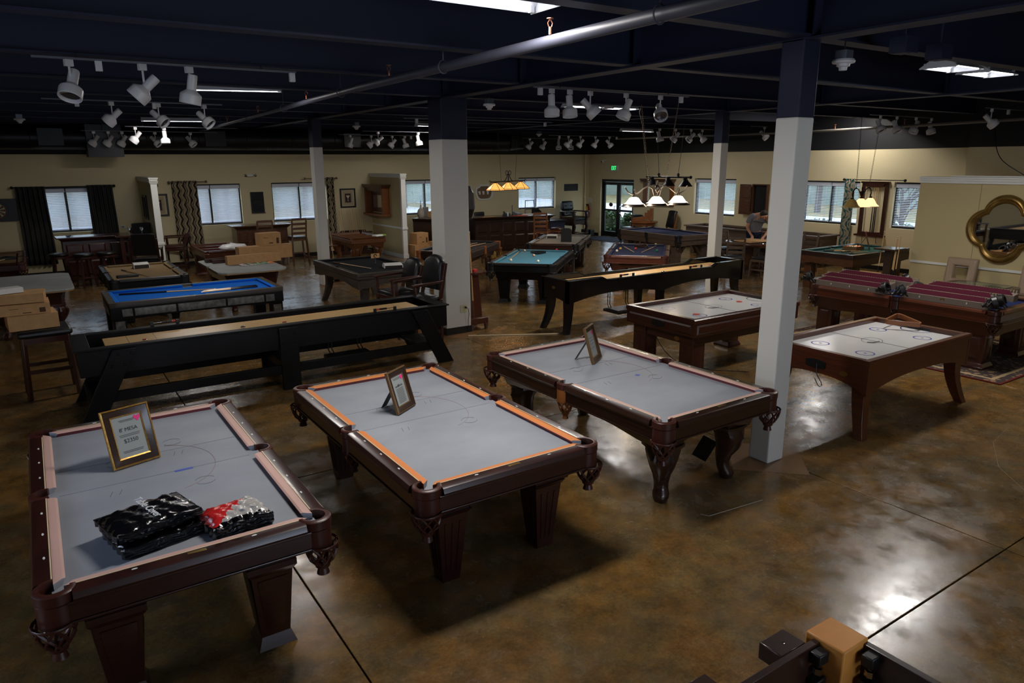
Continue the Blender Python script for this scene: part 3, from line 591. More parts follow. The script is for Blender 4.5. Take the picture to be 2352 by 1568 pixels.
# =============== POOL TABLES ===============
def side_strip(g,p0,p1,z1,zfun,thick,top_out,n=16):
    """board from p0 to p1 (bottom line xy), leaning outwards by top_out at height z1; zfun(s) gives lower edge, s in -1..1"""
    a=Vector((p0[0],p0[1],0)); b=Vector((p1[0],p1[1],0)); t=(b-a).normalized(); nrm=Vector((t.y,-t.x,0)); rings=[]
    zm=min(zfun(-1),zfun(1))
    for i in range(n+1):
        s=-1+2*i/n; p=a+(b-a)*(i/n); zb=zfun(s); k=lambda z:(z-zm)/(z1-zm)*top_out
        rings.append([p+nrm*k(z1)+Vector((0,0,z1)),p+nrm*k(zb)+Vector((0,0,zb)),p+nrm*(k(zb)-thick)+Vector((0,0,zb)),p+nrm*(k(z1)-thick)+Vector((0,0,z1))])
    g.loft(rings)
def leg_geo(style):
    """leg at local origin; +x,+y point outwards"""
    g=G()
    if style=='panel':
        g.frus(0,0,.47,.50,.23,.23,.27,.27); g.box(-.135,-.135,.50,.135,.135,.535); g.frus(0,0,.05,.47,.155,.155,.225,.225); g.frus(0,0,0,.07,.215,.215,.16,.16)
        for k in range(4):
            g.T=Matrix.Rotation(k*PI/2,4,'Z')
            g.add([(-.05,-.0835,.11),(.05,-.0835,.11),(.082,-.1165,.44),(-.082,-.1165,.44),(-.036,-.0915,.135),(.036,-.0915,.135),(.064,-.119,.415),(-.064,-.119,.415)],[(0,1,5,4),(1,2,6,5),(2,3,7,6),(3,0,4,7),(4,5,6,7)])
        g.T=None; g.box(-.12,-.12,.535,.12,.12,.66)
    elif style=='flute':
        g.frus(0,0,.49,.52,.22,.22,.26,.26); g.frus(0,0,0,.49,.125,.125,.215,.215); g.box(-.115,-.115,.52,.115,.115,.66)
        for k in range(4):
            g.T=Matrix.Rotation(k*PI/2,4,'Z')
            for x in (-.5,0,.5): g.bar((x*.07,-.072,.08),(x*.11,-.105,.44),.012,.006,up=(0,-1,0))
        g.T=None
    elif style in('cabriole','claw'):
        big=.165 if style=='cabriole' else .14
        pr=[(.50,0,big+.035),(.475,0,big+.035),(.47,.0,big),(.44,.015,big),(.38,.035,big*.98),(.30,.03,big*.8),(.22,.0,big*.58),(.15,-.01,.078),(.10,.0,.076),(.07,.02,.088),(.035,.03,.085),(.0,.03,.068)]
        rings=[]
        for z,off,s_ in pr:
            o=off*.7; rr=[]
            for k in range(16):
                a=k*PI/8; q=(abs(math.cos(a))**4+abs(math.sin(a))**4)**-.25; q=1+(q-1)*(1 if z>.4 else .35); rr.append((o+s_*.72*q*math.cos(a),o+s_*.72*q*math.sin(a),z))
            rings.append(rr)
        g.loft(rings); g.box(-.115,-.115,.5,.115,.115,.66)
        for sx_,sy_ in ((1,.15),(.15,1)):      # carved acanthus on the knee, scrolls
            g.tube([(.09*sx_+.02,.09*sy_+.02,.45),(.115*sx_+.02,.115*sy_+.02,.39),(.09*sx_+.02,.09*sy_+.02,.30),(.05*sx_+.015,.05*sy_+.015,.22)],[.02,.028,.018,.006],6)
        if style=='claw':
            g.sph((.025,.025,.045),.058,12,8)
            for k in range(5): a=k*2*PI/5+.3; g.tube([(.015+.03*math.cos(a),.015+.03*math.sin(a),.12),(.022+.062*math.cos(a),.022+.062*math.sin(a),.065),(.025+.055*math.cos(a),.025+.055*math.sin(a),.012)],[.014,.015,.009],6)
    elif style=='square':
        g.box(-.12,-.12,.06,.12,.12,.66); g.frus(0,0,0,.03,.30,.30,.30,.30); g.frus(0,0,.03,.075,.30,.30,.245,.245)
        for k in range(4):
            g.T=Matrix.Rotation(k*PI/2,4,'Z')
            for zz in ((.12,.42),): g.add([(-.075,-.1205,zz[0]),(.075,-.1205,zz[0]),(.075,-.1205,zz[1]),(-.075,-.1205,zz[1]),(-.055,-.13,zz[0]+.02),(.055,-.13,zz[0]+.02),(.055,-.13,zz[1]-.02),(-.055,-.13,zz[1]-.02)],[(0,1,5,4),(1,2,6,5),(2,3,7,6),(3,0,4,7),(4,5,6,7)])
            g.box(-.10,-.126,.46,.10,-.12,.475)
        g.T=None
    elif style=='splay':
        rings=[]
        for z in (.66,.56,.46,.36,.26,.16,.08,.0):
            k=(1-z/.66); o=.09*k*k-.02*math.sin(k*PI); s_=.075-.03*k; rings.append([(o-s_,o-s_,z),(o+s_,o-s_,z),(o+s_,o+s_,z),(o-s_,o+s_,z)])
        g.loft(rings)
    elif style=='post': g.box(-.085,-.085,0,.085,.085,.66)
    elif style=='taper':
        g.frus(0,0,.05,.47,.13,.13,.19,.19); g.box(-.11,-.11,.47,.11,.11,.5); g.box(-.09,-.09,.5,.09,.09,.66); g.box(-.085,-.085,.10,.085,.085,.125); g.frus(0,0,0,.05,.11,.11,.13,.13)
    elif style=='turned':
        g.lathe([(.0001,0),(.05,0),(.06,.03),(.045,.06),(.05,.10),(.075,.16),(.06,.2),(.065,.26),(.085,.36),(.07,.42),(.09,.45),(.09,.5),(1e-4,.5)],n=16); g.box(-.09,-.09,.5,.09,.09,.66)
    elif style=='timber':
        g.box(-.095,-.095,.04,.095,.095,.66); g.box(-.099,-.099,0,.099,.099,.05)
    return g
def pocket_geo(kind):
    """corner pocket; mouth opens towards (-x,-y); centre of hole at origin. returns rim, skirt, net"""
    a0,a1=-.75*PI+.85,1.25*PI-.85
    rim=G(); rim.arcring((0,0),.062,.092,-.05,.005,a0,a1,18)
    sk=G(); sk.arcring((0,0),.078,.088,-.17,-.05,a0+.25,a1-.25,14); sk.arcring((0,0),.0,.07,-.06,-.05,0,2*PI,14)
    return rim,sk
def net_geo():
    g=G(); n=8
    for d in (1,-1):
        for k in range(n):
            pts=[]
            for i in range(5):
                u=i/4; r_=.074*(1-u)**.5*.65+.03; a=2*PI*k/n+d*u*1.1; pts.append((r_*math.cos(a),r_*math.sin(a),-.165-.115*u))
            g.tube(pts,.0065,5)
    g.lathe([(.079,-.16),(.083,-.165),(.079,-.175),(.07,-.17)],n=16); g.lathe([(1e-4,-.275),(.036,-.28),(.034,-.295),(.022,-.305),(.03,-.335),(1e-4,-.34)],n=12)
    return g
SIGHT=G(); SIGHT.lathe([(1e-4,.0016),(.006,.0016),(.0065,0)],n=10,sx=.9,sy=2.2)
def pool_table(label,x,y,rz=0,W=1.39,L=2.50,top=.80,bed=SLATE,railm=W_MAH,bodym=W_MAH,cush=RUBO,strip=None,leg='panel',legpos=(.38,.95),pocket='leather',pm=BRLEA,sights=2,arch=.05,bodytop=.10,bodybot=.17,zb=.47,plate=True,cheek=True,group=None,moulded=True,shell=False,name='pool_table',capm=None,blind=.10,sidem=None):
    t=thing(name,label,'pool table',(x,y,0),rz,group)
    hw,hl=W/2,L/2; rw=.135; nh,nl=hw-rw,hl-rw
    zt=top
    if not shell:
        sl=obj('slate_bed' if bed in (SLATE,SLATE2) else 'cloth_bed',G().box(-nh-.06,-nl-.06,zt-.075,nh+.06,nl+.06,zt-.037),bed,t,ang=0)
    cornerlen=.155 if pocket=='leather' else .13; sp=.075
    segs=[]  # (axis, side, a, b)
    for s_ in (-1,1):
        segs+= [('y',s_,-hl+cornerlen,-sp),('y',s_,sp,hl-cornerlen),('x',s_,-hw+cornerlen,hw-cornerlen)]
    for ax,s_,a,b in segs:
        if shell: break
        O=hw if ax=='y' else hl
        def P(u,w,z): # u: distance in from outer edge
            return (s_*(O-u),w,z) if ax=='y' else (w,s_*(O-u),z)
        if moulded: prof=[(.0,zt-.02),(.006,zt-.006),(.02,zt),(rw-.05,zt),(rw-.05,zt-.05),(.0,zt-.05),(-.006,zt-.035)]
        else: prof=[(0,zt-.004),(.004,zt),(rw-.05,zt),(rw-.05,zt-.05),(0,zt-.05)]
        g=G(); g.loft([[P(u,a,z) for u,z in prof],[P(u,b,z) for u,z in prof]]); rl=obj('rail',g,railm,t,ang=30)
        cp=[(rw-.05,zt-.002),(rw-.012,zt-.004),(rw,zt-.010),(rw-.004,zt-.018),(rw-.016,zt-.037),(rw-.05,zt-.037)]
        def ends(w,sg,corner): # cushion ends slope back at the pockets
            return [w+sg*((u-(rw-.05))*(1.0 if corner else .35)-(.03 if corner else .008)) for u,_ in cp]
        ca=(ax=='x') or a<-sp-.01 and abs(a+sp)>.01 and abs(a-sp)>.01
        A=ends(a,1,not(ax=='y' and abs(abs(a)-sp)<1e-6)); B=ends(b,-1,not(ax=='y' and abs(abs(b)-sp)<1e-6))
        g=G(); g.loft([[P(u,A[i],z) for i,(u,z) in enumerate(cp)],[P(u,B[i],z) for i,(u,z) in enumerate(cp)]]); g.m=[1 if j in (2,3) else 0 for j in range(6)]+[2,2] if bed in (SLATE,) else [0]*8; obj('cushion',g,[cush,RUBR,SLATE] if bed in (SLATE,) else [cush],t,ang=20)
        if strip:
            for du in (.052,):
                g=G(); g.loft([[P(rw-du-.006,a,zt+.0012),P(rw-du,a,zt+.0012),P(rw-du,a,zt-.003),P(rw-du-.006,a,zt-.003)],[P(rw-du-.006,b,zt+.0012),P(rw-du,b,zt+.0012),P(rw-du,b,zt-.003),P(rw-du-.006,b,zt-.003)]]); obj('feather_strip',g,strip,t,ang=0)
        if sights:
            ks=[1,2,3] if ax=='x' else ([1,2,3] if a<0 else [5,6,7])
            for k in ks:
                w=(k-2)*nh/2 if ax=='x' else (k-4)*nl/4
                if plate and ax=='x' and s_<0 and k==2:
                    p=obj('name_plate',G().box(-.045,-.011,0,.045,.011,.002),BRASS,t,bevel=.001); p.location=P(.055,w,zt); continue
                if sights==1: continue
                p=obj('sight',SIGHT,PEARL,t) if 'sg' not in CACHE else copy_to(CACHE['sg'],t)
                CACHE.setdefault('sg',p); p.location=P(.055,w,zt); p.rotation_euler=(0,0,0 if ax=='y' else PI/2)
    # skirt board under the rails
    g=G(); q=.012; b0=zt-.05
    def frame(g,o,z0,z1,th):
        g.box(-hw+o,-hl+o,z0,hw-o,-hl+o+th,z1); g.box(-hw+o,hl-o-th,z0,hw-o,hl-o,z1); g.box(-hw+o,-hl+o+th,z0,-hw+o+th,hl-o-th,z1); g.box(hw-o-th,-hl+o+th,z0,hw-o,hl-o-th,z1)
    if pocket=='leather' and not shell:
        # boards stop short of the corner and side pockets
        def bd(o,z0,z1,th):
            for s_ in (-1,1):
                for a,b in ((-hl+.13,-.07),(.07,hl-.13)):
                    g.box(min(s_*(hw-o),s_*(hw-o-th)),a,z0,max(s_*(hw-o),s_*(hw-o-th)),b,z1)
                g.box(-hw+.13,min(s_*(hl-o),s_*(hl-o-th)),z0,hw-.13,max(s_*(hl-o),s_*(hl-o-th)),z1)
        bd(q,b0-blind,b0,.03); bd(q-.008,b0-blind-.012,b0-blind,.045); bd(q-.008,b0-.014,b0,.04)
    else: frame(g,.006,b0-blind,b0,.05)
    obj('rail_skirt',g,railm,t,ang=0,bevel=.003)
    # cabinet with shaped lower edge
    zc=b0-blind if not shell else zt
    g=G(); bx,by=hw-bodybot,hl-bodybot; out=bodybot-bodytop
    def zf(k): return lambda s_: zb+arch*(1-abs(s_)**2.2)*k-.018*math.exp(-((abs(s_)-.72)/.12)**2)*k
    side_strip(g,(-bx,-by),(bx,-by),zc,zf(1),.04,out); side_strip(g,(bx,by),(-bx,by),zc,zf(1),.04,out)
    side_strip(g,(bx+.003,-by-.003),(bx+.003,by+.003),zc,zf(1),.04,out); side_strip(g,(-bx-.003,by+.003),(-bx-.003,-by-.003),zc,zf(1),.04,out)
    obj('cabinet',g,bodym,t,ang=30)
    if cheek:
        g=G(); zz0,zz1=zb+.07,zc-.04; k=lambda z:(z-zb)/(zc-zb)*out
        for s_ in (-1,1):
            g.add([(-bx*.72,s_*(by+k(zz0)+.001),zz0+.05),(bx*.72,s_*(by+k(zz0)+.001),zz0+.05),(bx*.72,s_*(by+k(zz1)+.001),zz1),(-bx*.72,s_*(by+k(zz1)+.001),zz1),(-bx*.72+.02,s_*(by+k(zz0)+.009),zz0+.065),(bx*.72-.02,s_*(by+k(zz0)+.009),zz0+.065),(bx*.72-.02,s_*(by+k(zz1)+.009),zz1-.015),(-bx*.72+.02,s_*(by+k(zz1)+.009),zz1-.015)],[(0,1,5,4),(1,2,6,5),(2,3,7,6),(3,0,4,7),(4,5,6,7)])
        obj('raised_panel',g,bodym,t,ang=0)
    if shell:
        [obj('cross_brace',G().box(-bx,y_,zb+.08,bx,y_+.09,zc-.025),bodym,t,ang=0) for y_ in (-hl*.55,-.045,hl*.55)]
    lg=leg_geo(leg); first=None
    for sx_ in (-1,1):
        for sy_ in (-1,1):
            g2=G(); g2.f=lg.f; g2.m=lg.m; g2.v=[(sx_*vx,sy_*vy,vz) for vx,vy,vz in lg.v]
            o=obj('leg',g2,bodym if leg!='timber' else railm,t,bevel=.004 if leg in('square','post','timber','taper') else 0,ang=35); o.location=(sx_*legpos[0],sy_*legpos[1],0)
    if shell: return t
    if pocket=='leather':
        rim,sk=pocket_geo(0); net=net_geo(); c=.088
        for sx_,sy_,an in ((1,1,0),(-1,1,PI/2),(-1,-1,PI),(1,-1,-PI/2)):
            p=obj('pocket',rim,pm,t,ang=40); p.location=(sx_*(hw-c),sy_*(hl-c),zt); p.rotation_euler=(0,0,an)
            q_=obj('pocket_skirt',sk,pm,p,ang=40); n_=obj('pocket_net',net,pm,p,ang=60); n_.location=(.022,.022,.03); n_.scale=(1.2,1.2,1.12)
        rim=G(); rim.arcring((0,0),.055,.08,-.05,.005,-PI/2-.35,PI/2+.35,16); sk=G(); sk.arcring((0,0),.066,.078,-.17,-.05,-PI/2-.2,PI/2+.2,12)
        for s_ in (-1,1):
            p=obj('pocket',rim,pm,t,ang=40); p.location=(s_*(hw-.07),0,zt); p.rotation_euler=(0,0,0 if s_>0 else PI)
            obj('pocket_skirt',sk,sidem or pm,p,ang=40); n_=obj('pocket_net',net,sidem or pm,p,ang=60); n_.location=(.0,0,0); n_.scale=(.9,.9,1)
    else:
        cm=capm or railm
        for sx_,sy_ in ((1,1),(-1,1),(-1,-1),(1,-1)):
            k=cornerlen+.002; pts=[(0,0),(k,0)]; r_=.062
            poly=[(0,0),(k,0),(k,k-.05)]+[(k-.02-.0+r_*math.cos(a)-.0,k-.02+r_*math.sin(a)) for a in [(-PI/2-.0)-i*PI/8 for i in range(5)]]+[(k-.05,k),(0,k)]
            poly=[(0,.02),(.006,.006),(.02,0),(k,0),(k,.055),(k-.035,.062),(.076,.076),(.062,k-.035),(.055,k),(0,k)]
            g=G(); g.prism([(sx_*(hw-u),sy_*(hl-v)) for u,v in poly],'z',zt-.05,zt+.001); p=obj('corner_cap',g,cm,t,ang=30)
            g=G(); g.prism([(sx_*(hw-u),sy_*(hl-v)) for u,v in ((.07,.07),(.05,k),(k+.03,k+.03),(k,.05))],'z',zt-.06,zt-.036); obj('pocket',g,BLACK,t,ang=0)
        for s_ in (-1,1):
            g=G(); g.box(min(s_*hw,s_*(hw-.05)),-sp-.002,zt-.05,max(s_*hw,s_*(hw-.05)),sp+.002,zt+.0005); p=obj('side_cap',g,cm,t,bevel=.003)
            obj('pocket',G().box(min(s_*(hw-.05),s_*(hw-rw-.02)),-sp,zt-.06,max(s_*(hw-.05),s_*(hw-rw-.02)),sp,zt-.036),BLACK,t,ang=0)
    return t
CACHE={}
CL_TAN=fab('tan',(140,116,82)); CL_BLUE=fab('bright_blue',(10,96,190)); CL_TEAL=fab('teal',(74,124,142)); CL_GREY=fab('warm_grey',(134,132,124)); CL_NAVY=fab('navy',(44,48,72)); CL_GREEN=fab('deep_green',(22,64,66)); CL_BLK=fab('black',(22,22,25)); CL_DK=fab('charcoal',(40,42,48)); CL_BRN=fab('brown',(104,84,56)); CL_BURG=fab('burgundy',(56,12,26))
CL_ROYAL=fab('dark_blue',(26,36,74))
pool_table('uncovered slate pool table with pink cushions, framed price sign and plastic-wrapped covers on it',.449,4.734,leg='panel',cush=RUBP,strip=CREAM,zb=.55,arch=.045)
pool_table('uncovered slate pool table with bright orange cushions and fluted tapering legs',2.348,4.713,leg='flute',cush=RUBO,strip=CREAM,cheek=False,zb=.53)
pool_table('uncovered slate pool table with pink cushions and carved curving cabriole legs by the column',4.321,4.715,rz=.008,leg='cabriole',cush=RUBP,strip=CREAM,railm=W_ESP,bodym=W_ESP,arch=.09,zb=.49,sidem=TANLEA)
pool_table('black pool table with tan cloth and leather pockets behind the blue one',1.53,14.58,W=1.25,L=2.22,bed=CL_TAN,railm=W_BLK,bodym=W_BLK,cush=CL_TAN,leg='taper',legpos=(.36,.8),sights=0,pm=LEATH)
t=pool_table('pool table with bright blue cloth and mottled mirror panels in a black frame',1.92,11.83,PI/2,W=1.25,L=2.42,bed=CL_BLUE,railm=W_CHAR,bodym=W_BLK,cush=CL_BLUE,leg='post',legpos=(.52,1.10),pocket='cap',sights=0,blind=.02,bodytop=.01,bodybot=.012,zb=.57,arch=0,cheek=False,moulded=False)
# aged mirror panels on the blue table: four per long side, two per end, and on the legs
AGED=mat('aged_mirror',c8(96,94,90),.3,.75,noise=((14,14,14),c8(150,148,142)))
for s_ in (-1,1):
    for a,b in ((-1.06,-.93),(-.90,-.36),(-.33,.33),(.36,.90),(.93,1.06)): obj('mirror_panel',G().box(s_*.617,a,.595,s_*.628,b,.70),AGED,t,ang=0,bevel=.003)
    for a,b in ((-.46,-.02),(.02,.46)): obj('mirror_panel',G().box(a,s_*1.201,.595,b,s_*1.213,.70),AGED,t,ang=0,bevel=.003)
    for sy_ in (-1,1): obj('mirror_panel',G().box(s_*.604,sy_*1.10-.06,.1,s_*.609,sy_*1.10+.06,.53),AGED,t,ang=0); obj('mirror_panel',G().box(s_*.52-.06,sy_*1.184,.1,s_*.52+.06,sy_*1.189,.53),AGED,t,ang=0)
def slate_table(label,x,y,W,L,leg,bodym,notch=True,top=.775):
    t=thing('slate_top_table',label,'pool table',(x,y,0))
    hw,hl=W/2,L/2; c=.10; p=[]
    def corner(sx_,sy_,rev):
        q=[(sx_*hw,sy_*(hl-c-.03)),(sx_*(hw-.02),sy_*(hl-c)),(sx_*(hw-c*.55),sy_*(hl-c*.55)),(sx_*(hw-c),sy_*(hl-.02)),(sx_*(hw-c-.03),sy_*hl)]
        return q[::-1] if rev else q
    def side(s_): return [(s_*hw,s_*-.07),(s_*(hw-.05),s_*-.045),(s_*(hw-.05),s_*.045),(s_*hw,s_*.07)]
    p=corner(1,1,False)+corner(-1,1,True)+side(-1)[::1]+corner(-1,-1,False)+corner(1,-1,True)+side(1)
    p=corner(1,1,False)+corner(-1,1,True)+[(-hw,.07),(-hw+.05,.045),(-hw+.05,-.045),(-hw,-.07)]+corner(-1,-1,False)+corner(1,-1,True)+[(hw,-.07),(hw-.05,-.045),(hw-.05,.045),(hw,.07)]
    obj('slate_bed',G().prism(p,'z',top-.028,top),SLATE2,t,ang=0); obj('slate_backing',G().prism([(u*.985,v*.99) for u,v in p],'z',top-.052,top-.028),mat('raw_pine',c8(150,120,84),.8),t,ang=0)
    g=G(); bx,by=hw-.2,hl-.2; zc=top-.052; zf=lambda s_:.46+.05*(1-abs(s_)**2.2)
    for a,b in (((-bx,-by),(bx,-by)),((bx,by),(-bx,by)),((bx,-by),(bx,by)),((-bx,by),(-bx,-by))): side_strip(g,a,b,zc,zf,.04,.08)
    obj('cabinet',g,bodym,t,ang=30); lg=leg_geo(leg)
    for sx_ in (-1,1):
        for sy_ in (-1,1):
            g2=G(); g2.f=lg.f; g2.m=lg.m; g2.v=[(sx_*a,sy_*b,c_) for a,b,c_ in lg.v]; o=obj('leg',g2,bodym,t,ang=35); o.location=(sx_*(hw-.27),sy_*(hl-.3),0)
    return t
slate_table('part-built table with bare grey slate top carrying cardboard boxes and papers',3.26,14.48,1.24,2.08,'turned',W_CHERD)
slate_table('part-built table with bare grey slate top and ball-and-claw feet, beside stacked cartons',-.22,14.25,1.24,2.08,'claw',W_CHERD)
pool_table('dark charcoal pool table with black cloth, sloping legs and silver corner caps',5.23,12.87,W=1.36,L=2.34,bed=CL_BLK,railm=W_CHAR,bodym=W_CHAR,cush=CL_BLK,leg='splay',legpos=(.46,.92),pocket='cap',sights=0,capm=W_CHAR,zb=.52,bodytop=.02,bodybot=.025,arch=.07,blind=.05,cheek=False,moulded=False)
pool_table('black pool table with teal cloth and panelled tapering legs',8.46,11.92,.75-PI/2,W=1.34,L=2.36,bed=CL_TEAL,railm=W_BLK,bodym=W_BLK,cush=CL_TEAL,leg='panel',legpos=(.40,.86),sights=0,pm=LEATH,arch=.0,cheek=False)
pool_table('espresso pool table with pale grey cloth near the reception counter',10.97,14.28,.75-PI/2,W=1.27,L=2.40,bed=CL_GREY,railm=W_ESP,bodym=W_ESP,cush=CL_GREY,leg='square',legpos=(.36,.86),sights=0,pm=LEATH,arch=.03)
pool_table('reddish cherry pool table with navy cloth and side straps',10.99,11.47,.755-PI/2,W=1.32,L=2.30,bed=CL_NAVY,railm=W_CHERRY,bodym=W_CHERRY,cush=CL_NAVY,leg='panel',legpos=(.36,.82),sights=0,pm=BRLEA,arch=.07)
t=pool_table('rustic timber pool table with navy cloth, square posts and diagonal braces',14.5,14.15,-.06,W=1.32,L=2.5,bed=CL_NAVY,railm=W_RUST,bodym=W_RUST,cush=CL_NAVY,leg='timber',legpos=(.46,.98),pocket='leather',pm=BLACK,sights=0,arch=0,zb=.53,bodytop=.03,bodybot=.04,blind=.07,cheek=False,moulded=False)
for sx_ in (-1,1):
    for sy_ in (-1,1):
        obj('brace',G().bar((sx_*.46,sy_*.90,.22),(sx_*.46,sy_*.55,.56),.07,.07),W_RUST,t,ang=0); obj('brace',G().bar((sx_*.40,sy_*.98,.22),(sx_*.12,sy_*.98,.56),.07,.07),W_RUST,t,ang=0)
pool_table('plain dark brown pool table with deep green cloth under the amber chandelier',14.78,8.75,PI/2,W=1.27,L=2.16,bed=CL_GREEN,railm=W_ESP,bodym=W_WALN,cush=CL_GREEN,leg='post',legpos=(.46,.86),pocket='cap',sights=0,zb=.56,bodytop=.005,bodybot=.006,blind=.05,arch=0,cheek=False,moulded=False)
t=pool_table('dark pool table with charcoal cloth and brown tasselled pockets behind the wide column',8.21,14.5,.69-PI/2,W=1.27,L=2.32,bed=CL_DK,railm=W_ESP,bodym=W_ESP,cush=CL_DK,leg='turned',legpos=(.38,.84),sights=0,pm=TANLEA)
TAS=mat('tassel_gold_brown',c8(78,54,30),.9)
for sx_,sy_ in ((1,1),(-1,1),(-1,-1),(1,-1),(1,0),(-1,0)):
    g=G(); x,y=sx_*.60,sy_*1.12
    for k in range(10): a=k*.63; g.tube([(x+.03*math.cos(a),y+.03*math.sin(a),.66),(x+.075*math.cos(a),y+.075*math.sin(a),.50),(x+.07*math.cos(a),y+.07*math.sin(a),.40)],.009,5)
    obj('pocket_fringe',g,TAS,t,ang=60,kind='stuff')
pool_table('dark red-brown pool table with brown cloth in the far left corner by the curtain',-.9,18.4,.0,W=1.3,L=2.4,bed=CL_BRN,railm=W_CHERD,bodym=W_CHERD,cush=CL_BRN,leg='panel',legpos=(.38,.88),sights=0,pm=BRLEA)
pool_table('empty cherry table cabinet without its slate, behind the cardboard boxes',3.62,18.2,0,W=1.0,L=2.0,top=.74,shell=True,bodym=W_CHERRY,railm=W_CHERRY,leg='square',legpos=(.30,.72),bodytop=.02,bodybot=.10,zb=.42,arch=.03,cheek=False,name='table_cabinet',blind=.1)
pool_table('empty honey-brown table cabinet with scalloped ends below the cue rack',7.35,18.75,0,W=1.0,L=1.7,top=.76,shell=True,bodym=W_HON,railm=W_HON,leg='claw',legpos=(.30,.62),bodytop=.0,bodybot=.08,zb=.45,arch=.1,cheek=False,name='table_cabinet',blind=.1)
# ---------- the big cherry table on the rug with its finished rails laid on top ----------
pool_table('cherry pool table on the patterned rug, its finished burgundy rails lying on top',10.65,5.22,W=1.42,L=2.67,bed=CL_ROYAL,railm=W_CHERRY,bodym=W_CHERD,cush=W_CHERD,leg='square',legpos=(.52,1.08),sights=0,pm=W_CHERD,zb=.46,bodytop=.03,bodybot=.06,arch=0,plate=False,top=.79).location.z=.0135
RGREY=mat('rail_taupe',c8(108,96,86),.5); 
def loose_rail(label,x,y,z,L,rz,flip=False):
    z+=.012
    t=thing('loose_rail',label,'table rail',(x,y,z),rz,'finished rails laid on the cherry table')
    pr=[(0,0),(0,.08),(.012,.084),(.13,.10),(.13,0)]
    g=G(); g.loft([[(u,-L/2,z_) for u,z_ in pr],[(u,L/2,z_) for u,z_ in pr]]); obj('rail_board',g,RGREY,t,ang=25)
    pr=[(.012,.084),(.018,.094),(.10,.135),(.128,.13),(.128,.10)]
    g=G(); g.loft([[(u,-L/2+.01+u*.9,z_) for u,z_ in pr],[(u,L/2-.01-u*.9,z_) for u,z_ in pr]]); obj('cushion_cloth',g,CL_BURG,t,ang=20)
    for k in (-1,0,1):
        p=copy_to(CACHE['sg'],t); p.location=(-.001,k*L*.27,.045); p.rotation_euler=(PI/2,0,-PI/2)
    g=G()
    for i in range(int(L/.035)): g.box(.128,-L/2+.02+i*.035,.08,.150,-L/2+.037+i*.035,.132)
    obj('staple_edge',g,mat('taupe_cloth_edge',c8(140,124,108),.9),t,ang=0,kind='stuff')
    return t
loose_rail('front left burgundy rail with three pearl sights on the cherry table',9.99,5.93,.795,1.10,0)
loose_rail('front right burgundy rail with pearl sights and small brass plate on the cherry table',9.99,4.60,.795,1.12,0)
loose_rail('second row left burgundy rail lying behind the front left one',10.15,5.95,.84,1.10,0)
loose_rail('second row right burgundy rail lying behind the front right one',10.15,4.62,.84,1.12,0)
loose_rail('third row left burgundy rail, farthest left end on the cherry table',10.31,5.75,.88,1.2,0)
loose_rail('third row right burgundy rail with a dark strip toward the rug corner',10.33,4.45,.88,1.1,0)
g=G(); g.box(-.03,-.011,-.001,.03,.011,.002); o=obj('name_plate',g,BRASS,[o for o in COL.objects if o.name=='loose_rail.001'][0]); o.location=(-.001,.0,.055); o.rotation_euler=(PI/2,0,-PI/2)
def loose_pocket(label,x,y,z,rz,tip):
    z+=.04
    t=thing('loose_pocket',label,'pocket',(x,y,z),rz,'black leather pockets lying on the cherry table'); t.rotation_euler[0]=tip
    g=G(); g.arcring((0,0),.055,.085,-.02,.04,-.6,3.7,14); obj('pocket_iron',g,LEATH,t)
    g=G()
    for a in (-.6,3.7): g.tube([(.07*math.cos(a),.07*math.sin(a),.01),(.07*math.cos(a),.07*math.sin(a)-.06,.03)],.012,6)
    obj('prong',g,BLACK,t); n_=obj('pocket_net',net_geo(),LEATH,t,ang=60); n_.location=(0,0,.13); n_.scale=(.9,.9,.8)
loose_pocket('black leather pocket at the far left end of the cherry table',10.02,6.62,.87,.3,1.2)
loose_pocket('left of two black leather pockets in the middle of the cherry table',9.96,5.37,.87,.0,1.2)
loose_pocket('right of two black leather pockets in the middle of the cherry table',9.96,5.13,.87,.6,1.1)
loose_pocket('black leather pocket lying between the rear burgundy rails',10.33,5.08,.91,.8,.3)
loose_pocket('front black leather pocket at the near right end of the cherry table',10.0,3.98,.87,.5,1.2)
loose_pocket('rear black leather pocket at the near right end of the cherry table',10.2,3.98,.87,.2,1.2)
loose_pocket('black leather pocket on the back edge of the cherry table below the beige chair',10.95,5.6,.87,1,1.0)
loose_pocket('black leather pocket on the back edge beside the open carton',10.75,6.45,.87,2,1.0)
